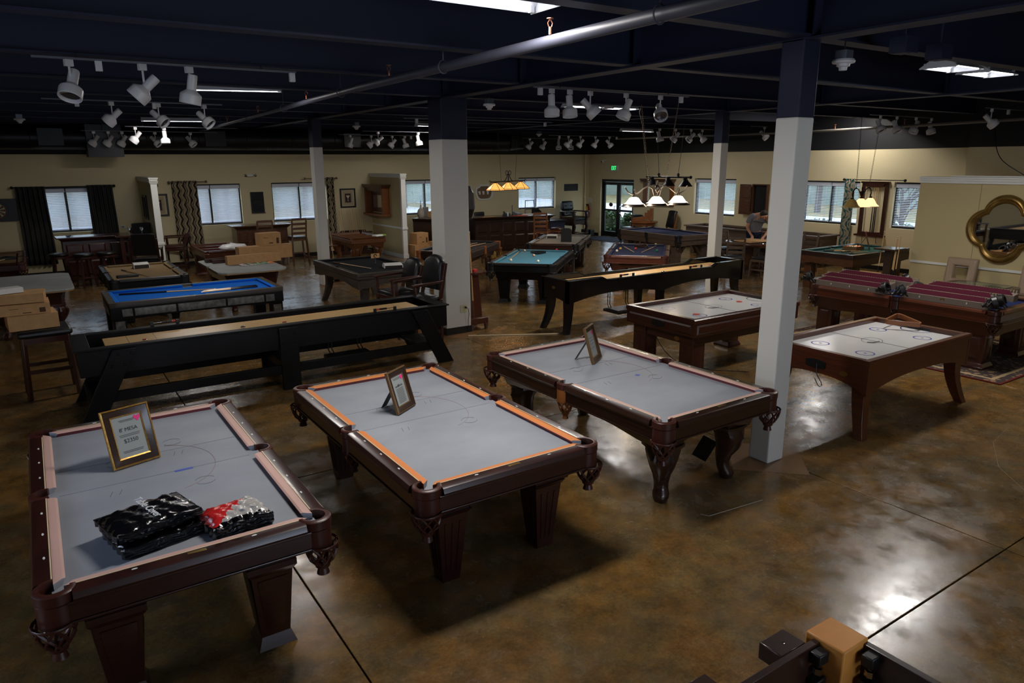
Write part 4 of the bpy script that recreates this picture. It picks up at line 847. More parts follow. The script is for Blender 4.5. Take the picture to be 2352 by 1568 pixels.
# =============== AIR HOCKEY, SHUFFLEBOARDS, GAME TABLE ===============
HOCK=mat('hockey_white',c8(222,222,222),.18,coat=.3); INKB=mat('ink_blue',c8(34,54,150),.4); INKK=mat('ink_black',c8(30,30,34),.4); INKG=mat('ink_grey',c8(70,70,76),.4); INKR=mat('ink_red',c8(196,70,50),.4)
def ring(ro,wd,z=.0008): return G().lathe([(ro-wd,z),(ro,z)],n=32)
def air_hockey(label,x,y,W,L,wd,style,top=.80):
    """long axis = local x"""
    t=thing('air_hockey_table',label,'air hockey table',(x,y,0)); hl,hw=L/2,W/2; rw=.075; zp=top-.05
    obj('playfield',G().box(-hl+rw-.01,-hw+rw-.01,zp-.03,hl-rw+.01,hw-rw+.01,zp),HOCK,t,ang=0)
    for s_ in (-1,1):
        g=G(); pr=[(0,top-.012),(.01,top),(rw-.008,top),(rw,top-.008),(rw,zp-.01),(0,zp-.01)]
        g.loft([[(-hl,s_*(hw-u),z) for u,z in pr],[(hl,s_*(hw-u),z) for u,z in pr]]); obj('side_rail',g,wd,t,ang=25)
        g=G(); g.loft([[(s_*(hl-u),-hw+rw,z) for u,z in pr],[(s_*(hl-u),hw-rw,z) for u,z in pr]]); obj('end_rail',g,wd,t,ang=25)
    g=G(); z1=zp-.01; dp=.17
    if style=='square':
        for s_ in (-1,1): g.box(-hl+.01,s_*(hw-.01)-(.03 if s_>0 else 0),z1-dp,hl-.01,s_*(hw-.01)+(.03 if s_<0 else 0),z1); g.box(s_*(hl-.01)-(.03 if s_>0 else 0),-hw+.04,z1-dp,s_*(hl-.01)+(.03 if s_<0 else 0),hw-.04,z1)
    else:
        zb=z1-.30; zf=lambda s_: zb+.12*(1-abs(s_)**2.5)
        for a,b in (((-hl+.01,-hw+.01),(hl-.01,-hw+.01)),((hl-.01,hw-.01),(-hl+.01,hw-.01)),((hl-.007,-hw+.007),(hl-.007,hw-.007)),((-hl+.007,hw-.007),(-hl+.007,-hw+.007))): side_strip(g,a,b,z1,zf,.03,0)
    obj('apron',g,wd,t,ang=25)
    if style=='square':
        g=G()
        for s_ in (-1,1):
            y_=s_*(hw-.01); 
            for a,b in ((-hl+.06,hl-.06),): g.add([(a,y_,z1-dp+.03),(b,y_,z1-dp+.03),(b,y_,z1-.02),(a,y_,z1-.02),(a+.02,y_+s_*.012,z1-dp+.05),(b-.02,y_+s_*.012,z1-dp+.05),(b-.02,y_+s_*.012,z1-.04),(a+.02,y_+s_*.012,z1-.04)],[(0,1,5,4),(1,2,6,5),(2,3,7,6),(3,0,4,7),(4,5,6,7)])
            x_=s_*(hl-.01); a,b=-hw+.06,hw-.06
            g.add([(x_,a,z1-dp+.03),(x_,b,z1-dp+.03),(x_,b,z1-.02),(x_,a,z1-.02),(x_+s_*.012,a+.02,z1-dp+.05),(x_+s_*.012,b-.02,z1-dp+.05),(x_+s_*.012,b-.02,z1-.04),(x_+s_*.012,a+.02,z1-.04)],[(0,1,5,4),(1,2,6,5),(2,3,7,6),(3,0,4,7),(4,5,6,7)])
        obj('raised_panel',g,wd,t,ang=0)
        obj('underframe',G().box(-hl+.10,-hw+.10,z1-dp-.13,hl-.10,hw-.10,z1-dp),wd,t,bevel=.006)
    lg=leg_geo('square' if style=='square' else 'splay')
    for sx_ in (-1,1):
        for sy_ in (-1,1):
            g2=G(); g2.f=lg.f; g2.m=lg.m; k=.92 if style=='square' else 1
            if style=='splay': g2.v=[(sx_*a,sy_*b*(.25 if abs(0)>1 else 1),c_) for a,b,c_ in lg.v]
            else: g2.v=[(sx_*a*k,sy_*b*k,c_) for a,b,c_ in lg.v]
            o=obj('leg',g2,wd,t,bevel=.003,ang=35); q=.17 if style=='square' else .085; o.location=(sx_*(hl-q-.02),sy_*(hw-q-.02),0)
    # markings
    pl=hl-rw; pw=hw-rw
    m=obj('centre_line',G().box(-.008,-pw,zp,.006,pw,zp+.0006),INKK,t,ang=0)
    for sx_ in (-1,1):
        for sy_ in (-1,1):
            o=obj('face_off_ring',ring(.095,.015),INKB,t,ang=0); o.location=(sx_*pl*.60,sy_*pw*.52,zp); d=obj('face_off_spot',G().lathe([(1e-4,.0008),(.016,.0008)],n=14),INKB,t,ang=0); d.location=o.location
        o=obj('goal_crease',G().arcring((0,0),.162,.176,0,.0008,PI/2,1.5*PI,18),INKB if style!='square' else INKG,t,ang=0); o.location=(sx_*pl,0,zp); o.rotation_euler=(0,0,0 if sx_>0 else PI)
        # goal slot with black pocket in the end
        g=G(); n=14; po=[(.15*math.cos(a)*(1 if abs(math.cos(a))>.3 else 1),.045*math.sin(a)) for a in [2*PI*i/24 for i in range(24)]]
        po=[(max(-.11,min(.11,u*1.0))+(.04*(1 if u>0 else -1))*0,v) for u,v in po]
        g.prism([(u,v+z1-.085) for u,v in po],'x',sx_*(hl-.012),sx_*(hl+.008)); obj('goal_pocket',g,BLACK,t,ang=40)
        o=obj('goal_opening',G().box(-.004,-.15,0,.004,.15,.028),BLACK,t,ang=0); o.location=(sx_*(pl+.003),0,zp+.001)
    # centre emblem: dark swoosh under outlined letters in an oval
    o=obj('centre_emblem',ring(.15,.009),INKG,t,ang=0); o.location=(0,0,zp); o.scale=(1,.72,1); o.rotation_euler=(0,0,.4)
    g=G(); g.prism([(-.13,-.02),(-.09,-.075),(-.0,-.085),(.05,-.06),(-.02,-.055),(-.06,-.035),(-.10,-.005)],'z',zp+.0002,zp+.0012); obj('emblem_swoosh',g,INKK,t,ang=0)
    o=obj('emblem_badge',G().lathe([(1e-4,0),(.045,0),(.045,.004),(1e-4,.004)],n=20,sy=.6),BRASS,t); o.rotation_euler=(PI/2,0,-PI/2); o.location=(-hl-.001,-hw*.55,z1-.12 if style!='square' else z1-dp-.05)
    return t
D=air_hockey('reddish cherry air hockey table with curved legs and a wooden triangle on it',7.5,4.12,1.13,2.03,W_CHERRY,'splay')
E_=air_hockey('cherry air hockey table with square panelled legs behind the column',7.56,6.4,1.22,2.08,W_CHERD,'square')
for nm,x,y,l in (('near',6.98,6.18,'red air hockey puck near the left end of the square-legged table'),('far',8.12,6.42,'red air hockey puck near the right end of the square-legged table')):
    solo('hockey_puck',G().lathe([(1e-4,0),(.04,0),(.042,.003),(.04,.007),(1e-4,.007)],n=24),INKR,l,'puck',(x,y,.751))
def cord(label,pts,r=.005,cat='cord',m=BLACK,nm='power_cord'):
    tag(obj(nm,G().tube(pts,r,6),m),label,cat)
def smooth(P,n=6):
    out=[]; P=[Vector(p) for p in P]
    for i in range(len(P)-1):
        p0=P[max(i-1,0)];p1=P[i];p2=P[i+1];p3=P[min(i+2,len(P)-1)]
        for k in range(n):
            t=k/n; out.append(.5*((2*p1)+(p2-p0)*t+(2*p0-5*p1+4*p2-p3)*t*t+(3*p1-p0-3*p2+p3)*t**3))
    return out+[P[-1]]
cord('black cord looping from the goal pocket of the curved-leg air hockey table',smooth([(6.475,4.1,.66),(6.46,4.08,.56),(6.47,4.02,.46),(6.47,4.05,.43),(6.49,4.12,.5)]))
cord('black cord hanging under the near end of the square-legged air hockey table',smooth([(6.62,6.55,.52),(6.64,6.5,.38),(6.72,6.38,.2),(6.9,6.25,.06),(7.2,6.0,.006),(7.5,5.7,.006)]))
cord('tangle of black cord on the floor behind the cabriole-leg table',smooth([(5.75+.16*math.cos(a*1.1)*(1-.02*a),5.35+.10*math.sin(a*1.7)+.012*a,.007+.004*(a%2)) for a in range(16)],4),.006)
# wooden triangle standing tilted on the rail
def tri_geo(s=.29,w=.018,hh=.055):
    g=G(); R_=s/math.sqrt(3); pts=[(R_*math.cos(PI/2+k*2*PI/3),R_*math.sin(PI/2+k*2*PI/3)) for k in range(3)]
    ro=[];ri=[]
    for k in range(3):
        a0=PI/2+k*2*PI/3
        for d in (-.5,-.17,.17,.5): ro.append((pts[k][0]*.86+.045*math.cos(a0+d*2),pts[k][1]*.86+.045*math.sin(a0+d*2))); ri.append((pts[k][0]*.86+.027*math.cos(a0+d*2),pts[k][1]*.86+.027*math.sin(a0+d*2)))
    n=len(ro); rings=[[(*ro[i],0),(*ro[i],hh),(*ri[i],hh),(*ri[i],0)] for i in range(n)]; g.loft(rings,False,True); return g
o=solo('ball_triangle',tri_geo(.34,.02,.055),W_OAK,'honey wooden ball triangle resting on the far rail of the air hockey table','ball rack',(8.38,4.28,.806),1.2,bevel=.003); o.rotation_euler[1]=-.10
# ---- black shuffleboard with A-frame legs ----
SHB=mat('shuffle_bed_grey',c8(48,48,50),.9,bump=.3)
t=thing('shuffleboard_table','long black shuffleboard with splayed plank legs and a maple playing lane','shuffleboard',(2.365,8.9,0))
hl,hw=2.185,.44; zt=.80
for s_ in (-1,1):
    obj('side_board',G().box(-hl,s_*hw-(.045 if s_>0 else 0),zt-.30,hl,s_*hw+(.045 if s_<0 else 0),zt-.02),W_BLK,t,bevel=.004); obj('end_board',G().box(s_*hl-(.05 if s_>0 else 0),-hw+.045,zt-.30,s_*hl+(.05 if s_<0 else 0),hw-.045,zt-.02),W_BLK,t,bevel=.004)
    obj('top_rail',G().box(-hl-.03,s_*(hw+.02)-(.11 if s_>0 else 0),zt-.02,hl+.03,s_*(hw+.02)+(.11 if s_<0 else 0),zt),W_BLK,t,bevel=.004); obj('end_rail',G().box(s_*(hl+.03)-(.16 if s_>0 else 0),-hw+.09,zt-.02,s_*(hl+.03)+(.16 if s_<0 else 0),hw-.09,zt),W_BLK,t,bevel=.004)
obj('gutter',G().box(-hl+.05,-hw+.045,zt-.20,hl-.05,hw-.045,zt-.17),SHB,t,ang=0)
obj('playing_lane',G().box(-hl+.28,-.25,zt-.12,hl-.28,.25,zt-.045),W_MAPLE,t,bevel=.004); obj('lane_base',G().box(-hl+.3,-.2,zt-.17,hl-.3,.2,zt-.12),W_BLK,t,ang=0)
for x in (-hl+.52,-hl+.80,hl-.52,hl-.80): obj('score_line',G().box(x-.002,-.25,zt-.0452,x+.002,.25,zt-.0445),INKK,t,ang=0)
BOLT=G().lathe([(1e-4,.009),(.012,.008),(.016,.003),(.016,0)],n=12)
for s_ in (-1,1):
    y_=s_*(hw+.028)
    for e in (-1,1):
        obj('leg',G().bar((e*(hl-.42),y_,zt-.05),(e*(hl-.06),y_,0),.05,.20,up=(1,0,0)) if False else G().add([(e*(hl-.55),y_-.028,zt-.03),(e*(hl-.32),y_-.028,zt-.03),(e*(hl+.06),y_-.028,0),(e*(hl-.16),y_-.028,0),(e*(hl-.55),y_+.028,zt-.03),(e*(hl-.32),y_+.028,zt-.03),(e*(hl+.06),y_+.028,0),(e*(hl-.16),y_+.028,0)],[(0,1,2,3),(7,6,5,4),(0,4,5,1),(1,5,6,2),(2,6,7,3),(3,7,4,0)]),W_BLK,t,bevel=.004)
        for dx,dz in ((-.50,-.08),(-.37,-.08),(-.42,-.2),(-.30,-.2)): o=obj('bolt',BOLT,W_BLK,t); o.location=(e*(hl+dx),y_+s_*.028,zt+dz); o.rotation_euler=(PI/2 if s_<0 else -PI/2,0,0)
    obj('leg',G().box(-.11,y_-.028,0,.11,y_+.028,zt-.03),W_BLK,t,bevel=.004)
    for dx,dz in ((-.07,-.1),(.07,-.1),(-.07,-.22),(.07,-.22),(-.02,-.6),(.0,-.66)): o=obj('bolt',BOLT,W_BLK,t); o.location=(dx,y_+s_*.028,zt+dz); o.rotation_euler=(PI/2 if s_<0 else -PI/2,0,0)
    for a,b in ((-hl+.12,-.11),(.11,hl-.12)): obj('stretcher',G().box(a,y_-.05,.20,b,y_-.0,.31) if s_>0 else G().box(a,y_+.0,.20,b,y_+.05,.31),W_BLK,t,bevel=.004)
for e in (-1,0,1): x=e*(hl-.18); obj('cross_rail',G().box(x-.14,-hw,.19,x+.14,hw,.23) if e else G().box(-.06,-hw,.20,.06,hw,.31),W_BLK,t,bevel=.004)
for x,y,l,c_ in ((.86,8.76,'dark red shuffleboard puck at the left scoring end of the long black table',INKR),(1.93,8.78,'black shuffleboard puck in the middle of the maple lane',INKK),(2.42,8.74,'red shuffleboard puck beside the black one on the maple lane',INKR)):
    q=thing('shuffle_puck',l,'puck',(x,y,.7555)); obj('weight',G().lathe([(1e-4,0),(.026,0),(.029,.006),(.029,.016),(.024,.02),(.018,.018)],n=20),CHROME,q); obj('cap',G().lathe([(.019,.016),(.018,.024),(1e-4,.024)],n=20),c_,q)
def scorer(label,x,y,z,rz=0,tape=False):
    q=thing('score_counter',label,'scorer',(x,y,z),rz); obj('bracket',G().box(-.16,-.012,0,-.12,.012,.05).box(.12,-.012,0,.16,.012,.05),BLACK,q,bevel=.004); obj('wire',G().cyl((-.13,0,.035),(.13,0,.035),.004),CHROME,q)
    for k in range(7): o=obj('bead',G().lathe([(.005,-.009),(.014,-.006),(.014,.006),(.005,.009)],n=12),INKR if k<2 else BLACK,q); o.location=(-.11+.021*k,0,.035); o.rotation_euler=(0,PI/2,0)
    if tape: obj('tag',G().box(.10,-.006,-.05,.115,.0,.04),CREAM,q)
scorer('bead score counter on the near right rail of the long black shuffleboard',3.66,8.50,.80)
scorer('bead score counter with tape tag on the far left rail of the long black shuffleboard',1.15,9.31,.80,PI)
# ---- black shuffleboard with curved legs and dipping sides ----
t=thing('shuffleboard_table','glossy black shuffleboard with curved legs and sides that dip along the middle','shuffleboard',(8.92,9.02,0)); hl,hw=2.10,.33
GB=mat('gloss_black_wood',c8(13,12,13),.22,coat=.5)
def topz(x):
    a=abs(x); return .86 if a>hl-.72 else (.86-.055*min(1,(hl-.72-a)/.12))
xs=sorted([-hl,-hl+.72]+[-hl+.72+.02*i for i in range(1,7)]+[hl,hl-.72]+[hl-.72-.02*i for i in range(1,7)]+[-.5,0,.5])
def botz(x): 
    if abs(x)>hl-.12: return .50
    u=(abs(x)%1.0); 
    k=abs(x)/(hl-.12); s2=(abs(x)-0)/(hl-.12); seg=1.0
    w=2*(s2-.5) if True else 0
    return .50+.10*(1-abs(w)**2.2)
xb=[-hl+i*2*hl/40 for i in range(41)]
allx=sorted(set([round(v,4) for v in xs+xb]))
for s_ in (-1,1):
    g=G(); g.loft([[(x,s_*hw,botz(x)),(x,s_*hw,topz(x)),(x,s_*(hw-.05),topz(x)),(x,s_*(hw-.05),botz(x))] for x in allx]); obj('side_board',g,GB,t,ang=25)
    g=G(); g.loft([[(x,s_*(hw+.012),topz(x)-.004),(x,s_*(hw+.006),topz(x)+.012),(x,s_*(hw-.055),topz(x)+.012),(x,s_*(hw-.06),topz(x)-.004)] for x in allx]); obj('rail_cap',g,GB,t,ang=25)
    g=G(); zf=lambda v:.50+.06*(1-abs(v)**2); side_strip(g,(s_*hl,-hw*s_),(s_*hl,hw*s_),.86,zf,.05,0); obj('end_board',g,GB,t,ang=25)
    obj('rail_cap',G().box(s_*(hl+.012)-(.07 if s_>0 else 0),-hw-.012,.856,s_*(hl+.012)+(.07 if s_<0 else 0),hw+.012,.872),GB,t,bevel=.004)
    lg=leg_geo('splay')
    for sy_ in (-1,1):
        g2=G(); g2.f=lg.f; g2.m=lg.m; g2.v=[(s_*a,sy_*b*.8,c_) for a,b,c_ in lg.v]; o=obj('leg',g2,GB,t,ang=35); o.location=(s_*(hl-.10),sy_*(hw-.09),0)
        obj('leg',G().frus(0,sy_*(hw-.06),0,.52,.09,.09,.14,.10),GB,t,bevel=.004)
obj('gutter',G().box(-hl+.05,-hw+.05,.66,hl-.05,hw-.05,.68),SHB,t,ang=0)
obj('playing_lane',G().box(-hl+.28,-.225,.72,hl-.28,.225,.785),W_MAPLE,t,bevel=.004); obj('lane_base',G().box(-hl+.3,-.18,.68,hl-.3,.18,.72),GB,t,ang=0)
o=obj('emblem_badge',G().lathe([(1e-4,0),(.04,0),(.04,.004),(1e-4,.004)],n=18,sy=.6),BRASS,t); o.rotation_euler=(PI/2,0,-PI/2); o.location=(-hl-.001,.02,.72)
scorer('bead score counter left of the dipping rail of the curved-leg shuffleboard',8.10,8.71,.82)
scorer('bead score counter with a tape tag right of the dipping rail of the curved-leg shuffleboard',9.75,8.71,.82,0,True)
q=thing('shuffle_puck','chrome shuffleboard puck on the near rail between the two score counters','puck',(8.93,8.71,.818)); obj('weight',G().lathe([(1e-4,0),(.026,0),(.029,.006),(.029,.016),(.024,.02),(1e-4,.018)],n=20),CHROME,q)
q=thing('shuffle_puck','red-capped shuffleboard puck at the far right end of the maple lane','puck',(10.35,8.9,.786)); obj('weight',G().lathe([(1e-4,0),(.026,0),(.029,.006),(.029,.016),(.024,.02)],n=20),CHROME,q); obj('cap',G().lathe([(.022,.018),(.018,.024),(1e-4,.024)],n=20),INKR,q)
# climate adjuster / hanging tray below shuffleboards
def hang_tray(label,x,y,z,nm='hanging_shelf'):
    q=thing(nm,label,'tray',(x,y,z)); obj('tray',G().box(-.3,-.2,0,.3,.2,.05),BLACK,q,bevel=.006); obj('tray_lid',G().box(-.28,-.17,.05,.28,.15,.062),mat('tray_grey',c8(60,60,64),.4),q)
    for sx_ in (-.22,-.17,.2,.25): obj('hanger',G().tube([(sx_,.12,.04),(sx_-.03,.14,.12),(sx_-.03,.14,.56-z)],.008,6),BLACK,q)
hang_tray('flat black tray hanging under the right half of the long black shuffleboard',3.35,9.05,.10)
hang_tray('flat black tray hanging under the curved-leg shuffleboard',8.45,9.15,.12)
cord('thin black cord dropping behind the near left legs of the curved-leg shuffleboard',smooth([(6.95,8.95,.5),(7.02,8.9,.35),(6.98,8.85,.15),(6.8,8.80,.01),(6.74,8.82,.008)]),.006)
cord('pale straight floor cable cover running from the column to the curved-leg shuffleboard',[(5.5,9.53,.006),(6.1,9.18,.006),(6.76,8.82,.006)],.011,'cable cover',CREAM,'cable_cover')
# ---- long rustic shuffleboard by the window wall ----
t=thing('shuffleboard_table','long brown timber shuffleboard standing along the window wall behind the working man','shuffleboard',(16.8,12.9,0)); L2=2.2
for s_ in (-1,1):
    obj('side_board',G().box(s_*.40-.03,-L2,.46,s_*.40+.03,L2,.78),W_RUST,t,bevel=.004); obj('top_rail',G().box(s_*.41-.07,-L2-.05,.78,s_*.41+.07,L2+.05,.82),W_RUST,t,bevel=.005); obj('end_board',G().box(-.37,s_*L2-.03,.46,.37,s_*L2+.03,.78),W_RUST,t,bevel=.004); obj('end_rail',G().box(-.34,s_*L2-.07,.78,.34,s_*L2+.05,.82),W_RUST,t,bevel=.005)
    for y_ in (-1.9,0,1.9): obj('leg',G().box(s_*.38-.06,y_-.08,0,s_*.38+.06,y_+.08,.46),W_RUST,t,bevel=.004)
obj('playing_lane',G().box(-.22,-1.95,.70,.22,1.95,.755),W_MAPLE,t,ang=0); obj('gutter',G().box(-.37,-L2+.03,.6,.37,L2-.03,.62),SHB,t,ang=0)
# ---- oval poker table with carton flat and round board ----
PX_,PY_=14.66,11.3
t=thing('game_table','dark oval game table with a racetrack rim and heavy braced pedestal','game table',(PX_,PY_,0)); 
def oval(r_,z,sx_=1.0,sy_=1.0,n=40): return [(r_*sx_*math.cos(2*PI*k/n),r_*sy_*math.sin(2*PI*k/n),z) for k in range(n)]
g=G(); g.loft([oval(.60,.66),oval(.66,.68),oval(.68,.72),oval(.665,.755),oval(.63,.765),oval(.56,.76),oval(.55,.745)]); obj('rim',g,W_WALN,t); obj('felt',G().loft([oval(.555,.744),oval(.555,.750)]),CL_DK,t)
for k in range(8):
    a=k*PI/4+.2; o=obj('cup_holder',G().arcring((0,0),.04,.052,0,.006,0,2*PI,16),CHROME,t); o.location=(.605*math.cos(a),.605*math.sin(a),.764)
g=G(); g.frus(0,0,.1,.66,.26,.26,.20,.20); obj('pedestal',g,W_WALN,t,bevel=.006)
for k in range(4):
    a=k*PI/2+.5; c_,s_=math.cos(a),math.sin(a); obj('pedestal_foot',G().bar((0,0,.05),(c_*.46,s_*.46,.05),.12,.10),W_WALN,t,bevel=.006); obj('brace',G().bar((c_*.36,s_*.36,.08),(c_*.09,s_*.09,.42),.07,.07),W_WALN,t,bevel=.004)
solo('cardboard_sheet',G().prism([(-.45,-.30),(.1,-.42),(.42,-.2),(.40,.25),(-.1,.40),(-.40,.22)],'z',0,.008),CARD,'flattened cardboard sheet lying on the oval game table','cardboard',(PX_-.02,PY_+.05,.768))
solo('round_board',G().lathe([(1e-4,0),(.25,0),(.255,.006),(.255,.022),(.25,.026),(1e-4,.026)],n=36),W_ASH,'pale round wooden board lying on the cardboard on the oval table','board',(PX_-.09,PY_+.06,.777),0,bevel=0)
# =============== STOOLS, CHAIRS, BARS ===============
def stool(label,x,y,rz=0,h=.76,wd=W_CHERD,seat=LEATH,group=None,r_=.2):
    t=thing('bar_stool',label,'stool',(x,y,0),rz,group)
    obj('seat',G().lathe([(1e-4,h-.07),(r_-.02,h-.07),(r_,h-.055),(r_+.01,h-.03),(r_-.01,h-.005),(r_*.6,h+.008),(1e-4,h+.01)],n=24),seat,t)
    obj('seat_ring',G().lathe([(r_-.03,h-.12),(r_-.01,h-.11),(r_-.01,h-.07),(r_-.03,h-.07)],n=24),wd,t)
    for k in range(4):
        a=k*PI/2+PI/4; obj('leg',G().bar((.13*math.cos(a),.13*math.sin(a),h-.10),(.21*math.cos(a),.21*math.sin(a),0),.04,.04,up=(math.cos(a),math.sin(a),0)),wd,t,bevel=.004)
        b=a+PI/2; q=.185; obj('foot_rung',G().bar((q*math.cos(a),q*math.sin(a),.22+.06*(k%2)),(q*math.cos(b),q*math.sin(b),.22+.06*(k%2)),.025,.03),wd,t,bevel=.003)
    return t
stool('black round bar stool against the dark curtain, left of the others',.36,18.88,.1)
stool('black round bar stool in the middle in front of the dark red bar',.82,18.55,.4)
stool('black round bar stool closest to the armchair end of the dark red bar',1.28,18.6,.2)
stool('backless brown wooden bar stool at the end of the reception counter',13.2,17.35,.5,.74,W_OAK,BRLEA,None,.19)
def arm_chair(label,x,y,rz,wd=W_CHERD,seat=LEATH,h=.62,backh=.52,bw=.50,arched=True,nm='bar_armchair',arms=True,tufted=False,swivel=False,label2=None):
    """front faces local -y"""
    t=thing(nm,label,'chair',(x,y,0),rz); w=bw/2
    g=G(); g.frus(0,0,h-.02,h+.05,bw,.48,bw-.03,.45); obj('seat',g,seat,t,bevel=.025)
    obj('seat_frame',G().box(-w-.01,-.24,h-.09,w+.01,.25,h-.02),wd,t,bevel=.005)
    # padded back, arched top
    z0=h+.14; z1=h+.14+backh; rings=[]
    n=12; pts=[]
    for i in range(n+1):
        s_=-1+2*i/n; pts.append((s_*(w-.03),z1-(.10*abs(s_)**2.6 if arched else .015*abs(s_)**6)))
    poly=[(-(w-.03),z0)]+pts+[((w-.03),z0)]
    fr=[(u,.205+.10*(v-z0)/backh,v) for u,v in poly]; bk=[(u,.285+.10*(v-z0)/backh,v) for u,v in poly]; mid=[(u*1.03,.245+.10*(v-z0)/backh,v+(.012 if v>z0 else -.01)) for u,v in poly]
    inn=[(u*.82,.180+.10*(v-z0)/backh,(v-(z0+backh/2))*.84+z0+backh/2) for u,v in poly]
    g=G(); g.loft([inn,fr,mid,bk]); obj('backrest',g,seat,t,ang=60)
    if tufted:
        for zz in (.25,.6):
            for u in (-.5,.5): o=obj('button',G().sph((0,0,0),.014,8,6),BLACK,t); zq=z0+backh*zz; o.location=(u*w*.7,.178+.10*(zq-z0)/backh,zq)
    for s_ in (-1,1):
        obj('back_post',G().bar((s_*(w-.0),.24,0),(s_*(w-.0),.24,h),.045,.05).bar((s_*w,.24,h),(s_*w,.24+.11*(z1-.1-h)/(z1-h)+.02,z1-.10),.04,.05),wd,t,bevel=.004)
        obj('leg',G().frus(s_*w,-.22,0,h-.02,.036,.036,.05,.05),wd,t,bevel=.004)
        if arms:
            obj('armrest',G().bar((s_*(w+.02),-.27,h+.25),(s_*(w+.02),.27,h+.27),.065,.035),wd,t,bevel=.008); obj('arm_post',G().bar((s_*(w+.01),-.21,h-.04),(s_*(w+.015),-.22,h+.24),.04,.045),wd,t,bevel=.004)
        obj('side_stretcher',G().bar((s_*w,-.22,.16),(s_*w,.24,.16),.03,.04),wd,t,bevel=.003)
    obj('foot_rail',G().bar((-w,-.22,.24),(w,-.22,.24),.03,.045),wd,t,bevel=.003); obj('rear_stretcher',G().bar((-w,.24,.2),(w,.24,.2),.03,.04),wd,t,bevel=.003)
    return t
arm_chair('dark wood spectator chair with arched black leather back in front of the wide column',4.74,9.72,-1.45,h=.66,arched=True,backh=.50)
arm_chair('black leather spectator chair half hidden behind the front one by the wide column',4.86,10.75,-1.5,h=.60,backh=.40)
arm_chair('black bar armchair seen from behind next to the first partition',2.0,17.6,PI-.25,h=.62,backh=.46,bw=.52,arched=False)
arm_chair('black bar armchair at the counter end, mostly hidden behind another armchair',2.2,20.1,PI,h=.64,backh=.5,bw=.5,arched=False)
arm_chair('cherry bar armchair with red-brown seat right of the first partition post',2.95,20.1,-PI/2-.3,h=.62,backh=.2,seat=BRLEA,bw=.46,arched=False)
arm_chair('oak dining chair with black tufted back right of the small round table',16.9,16.55,-.55-PI/2+.3,wd=W_OAK,h=.46,backh=.52,arched=False,nm='tufted_chair',arms=False,tufted=True,bw=.46)
arm_chair('oak chair with black seat pushed behind the small round table',16.95,18.12,-PI/2+.1,wd=W_OAK,h=.46,backh=.30,arched=False,nm='tufted_chair',arms=False,bw=.46)
# low stool-like bar chair at the left edge, with cartons on it
t=thing('bar_chair','dark cherry bar chair with black padded seat under stacked cartons at the left edge','chair',(-.08,9.95,0),.05)
obj('seat',G().frus(0,0,.74,.82,.56,.50,.54,.47),LEATH,t,bevel=.03)
for sx_ in (-1,1):
    for sy_ in (-1,1): obj('leg',G().bar((sx_*.22,sy_*.2,.74),(sx_*.25,sy_*.22,0),.045,.045),W_CHERD,t,bevel=.004)
    obj('stretcher',G().bar((sx_*.24,-.21,.25),(sx_*.24,.21,.25),.03,.04),W_CHERD,t); obj('stretcher',G().bar((-.24,sx_*.21,.33),(.24,sx_*.21,.33),.03,.04),W_CHERD,t); obj('seat_frame',G().bar((-.23,sx_*.21,.70),(.23,sx_*.21,.70),.03,.07),W_CHERD,t)
# spectator chair with wavy side frames by the back wall
t=thing('spectator_chair','tall black leather spectator chair with wavy dark wood sides and footrest by the extinguisher','chair',(16.1,20.2,0),.15)
PR=[(-.36,0),(-.28,0),(-.30,.12),(-.25,.25),(-.31,.42),(-.26,.60),(-.30,.78),(-.26,.94),(-.37,.94),(-.40,.80),(-.36,.62),(-.41,.44),(-.35,.26),(-.39,.12)]
for s_ in (-1,1):
    obj('side_frame',G().prism(PR,'x',s_*.33-.035,s_*.33+.035),W_ESP,t,bevel=.005); obj('rear_leg',G().bar((s_*.33,.30,0),(s_*.33,.30,.95),.06,.08),W_ESP,t,bevel=.005)
    obj('side_panel',G().box(s_*.33-.012,-.33,.48,s_*.33+.012,.28,.78),W_ESP,t); obj('armrest',G().box(s_*.35-.06,-.42,.94,s_*.35+.06,.30,.98),W_ESP,t,bevel=.012); obj('side_stretcher',G().box(s_*.33-.02,-.34,.14,s_*.33+.02,.3,.2),W_ESP,t)
obj('apron',G().box(-.30,-.32,.52,.30,-.29,.66),W_ESP,t); obj('seat',G().frus(0,-.03,.66,.76,.60,.60,.58,.58),LEATH,t,bevel=.03); obj('footrest',G().box(-.31,-.44,.18,.31,-.26,.22),W_ESP,t,bevel=.006); obj('footrest_plate',G().box(-.29,-.445,.22,.29,-.30,.226),CHROME,t)
g=G(); 
for z0,z1,y0 in ((.78,1.0,.20),(1.0,1.31,.25)): g.frus(0,y0+.06,z0,z1,.56,.16,.60 if z0<.9 else .54,.16,oy=.04)
o=obj('backrest',g,LEATH,t,bevel=.05)
for z,y in ((.90,.18),(1.15,.23)):
    for u in (-.14,.14): obj('button',G().sph((u,y,z),.02,8,6),BLACK,t)
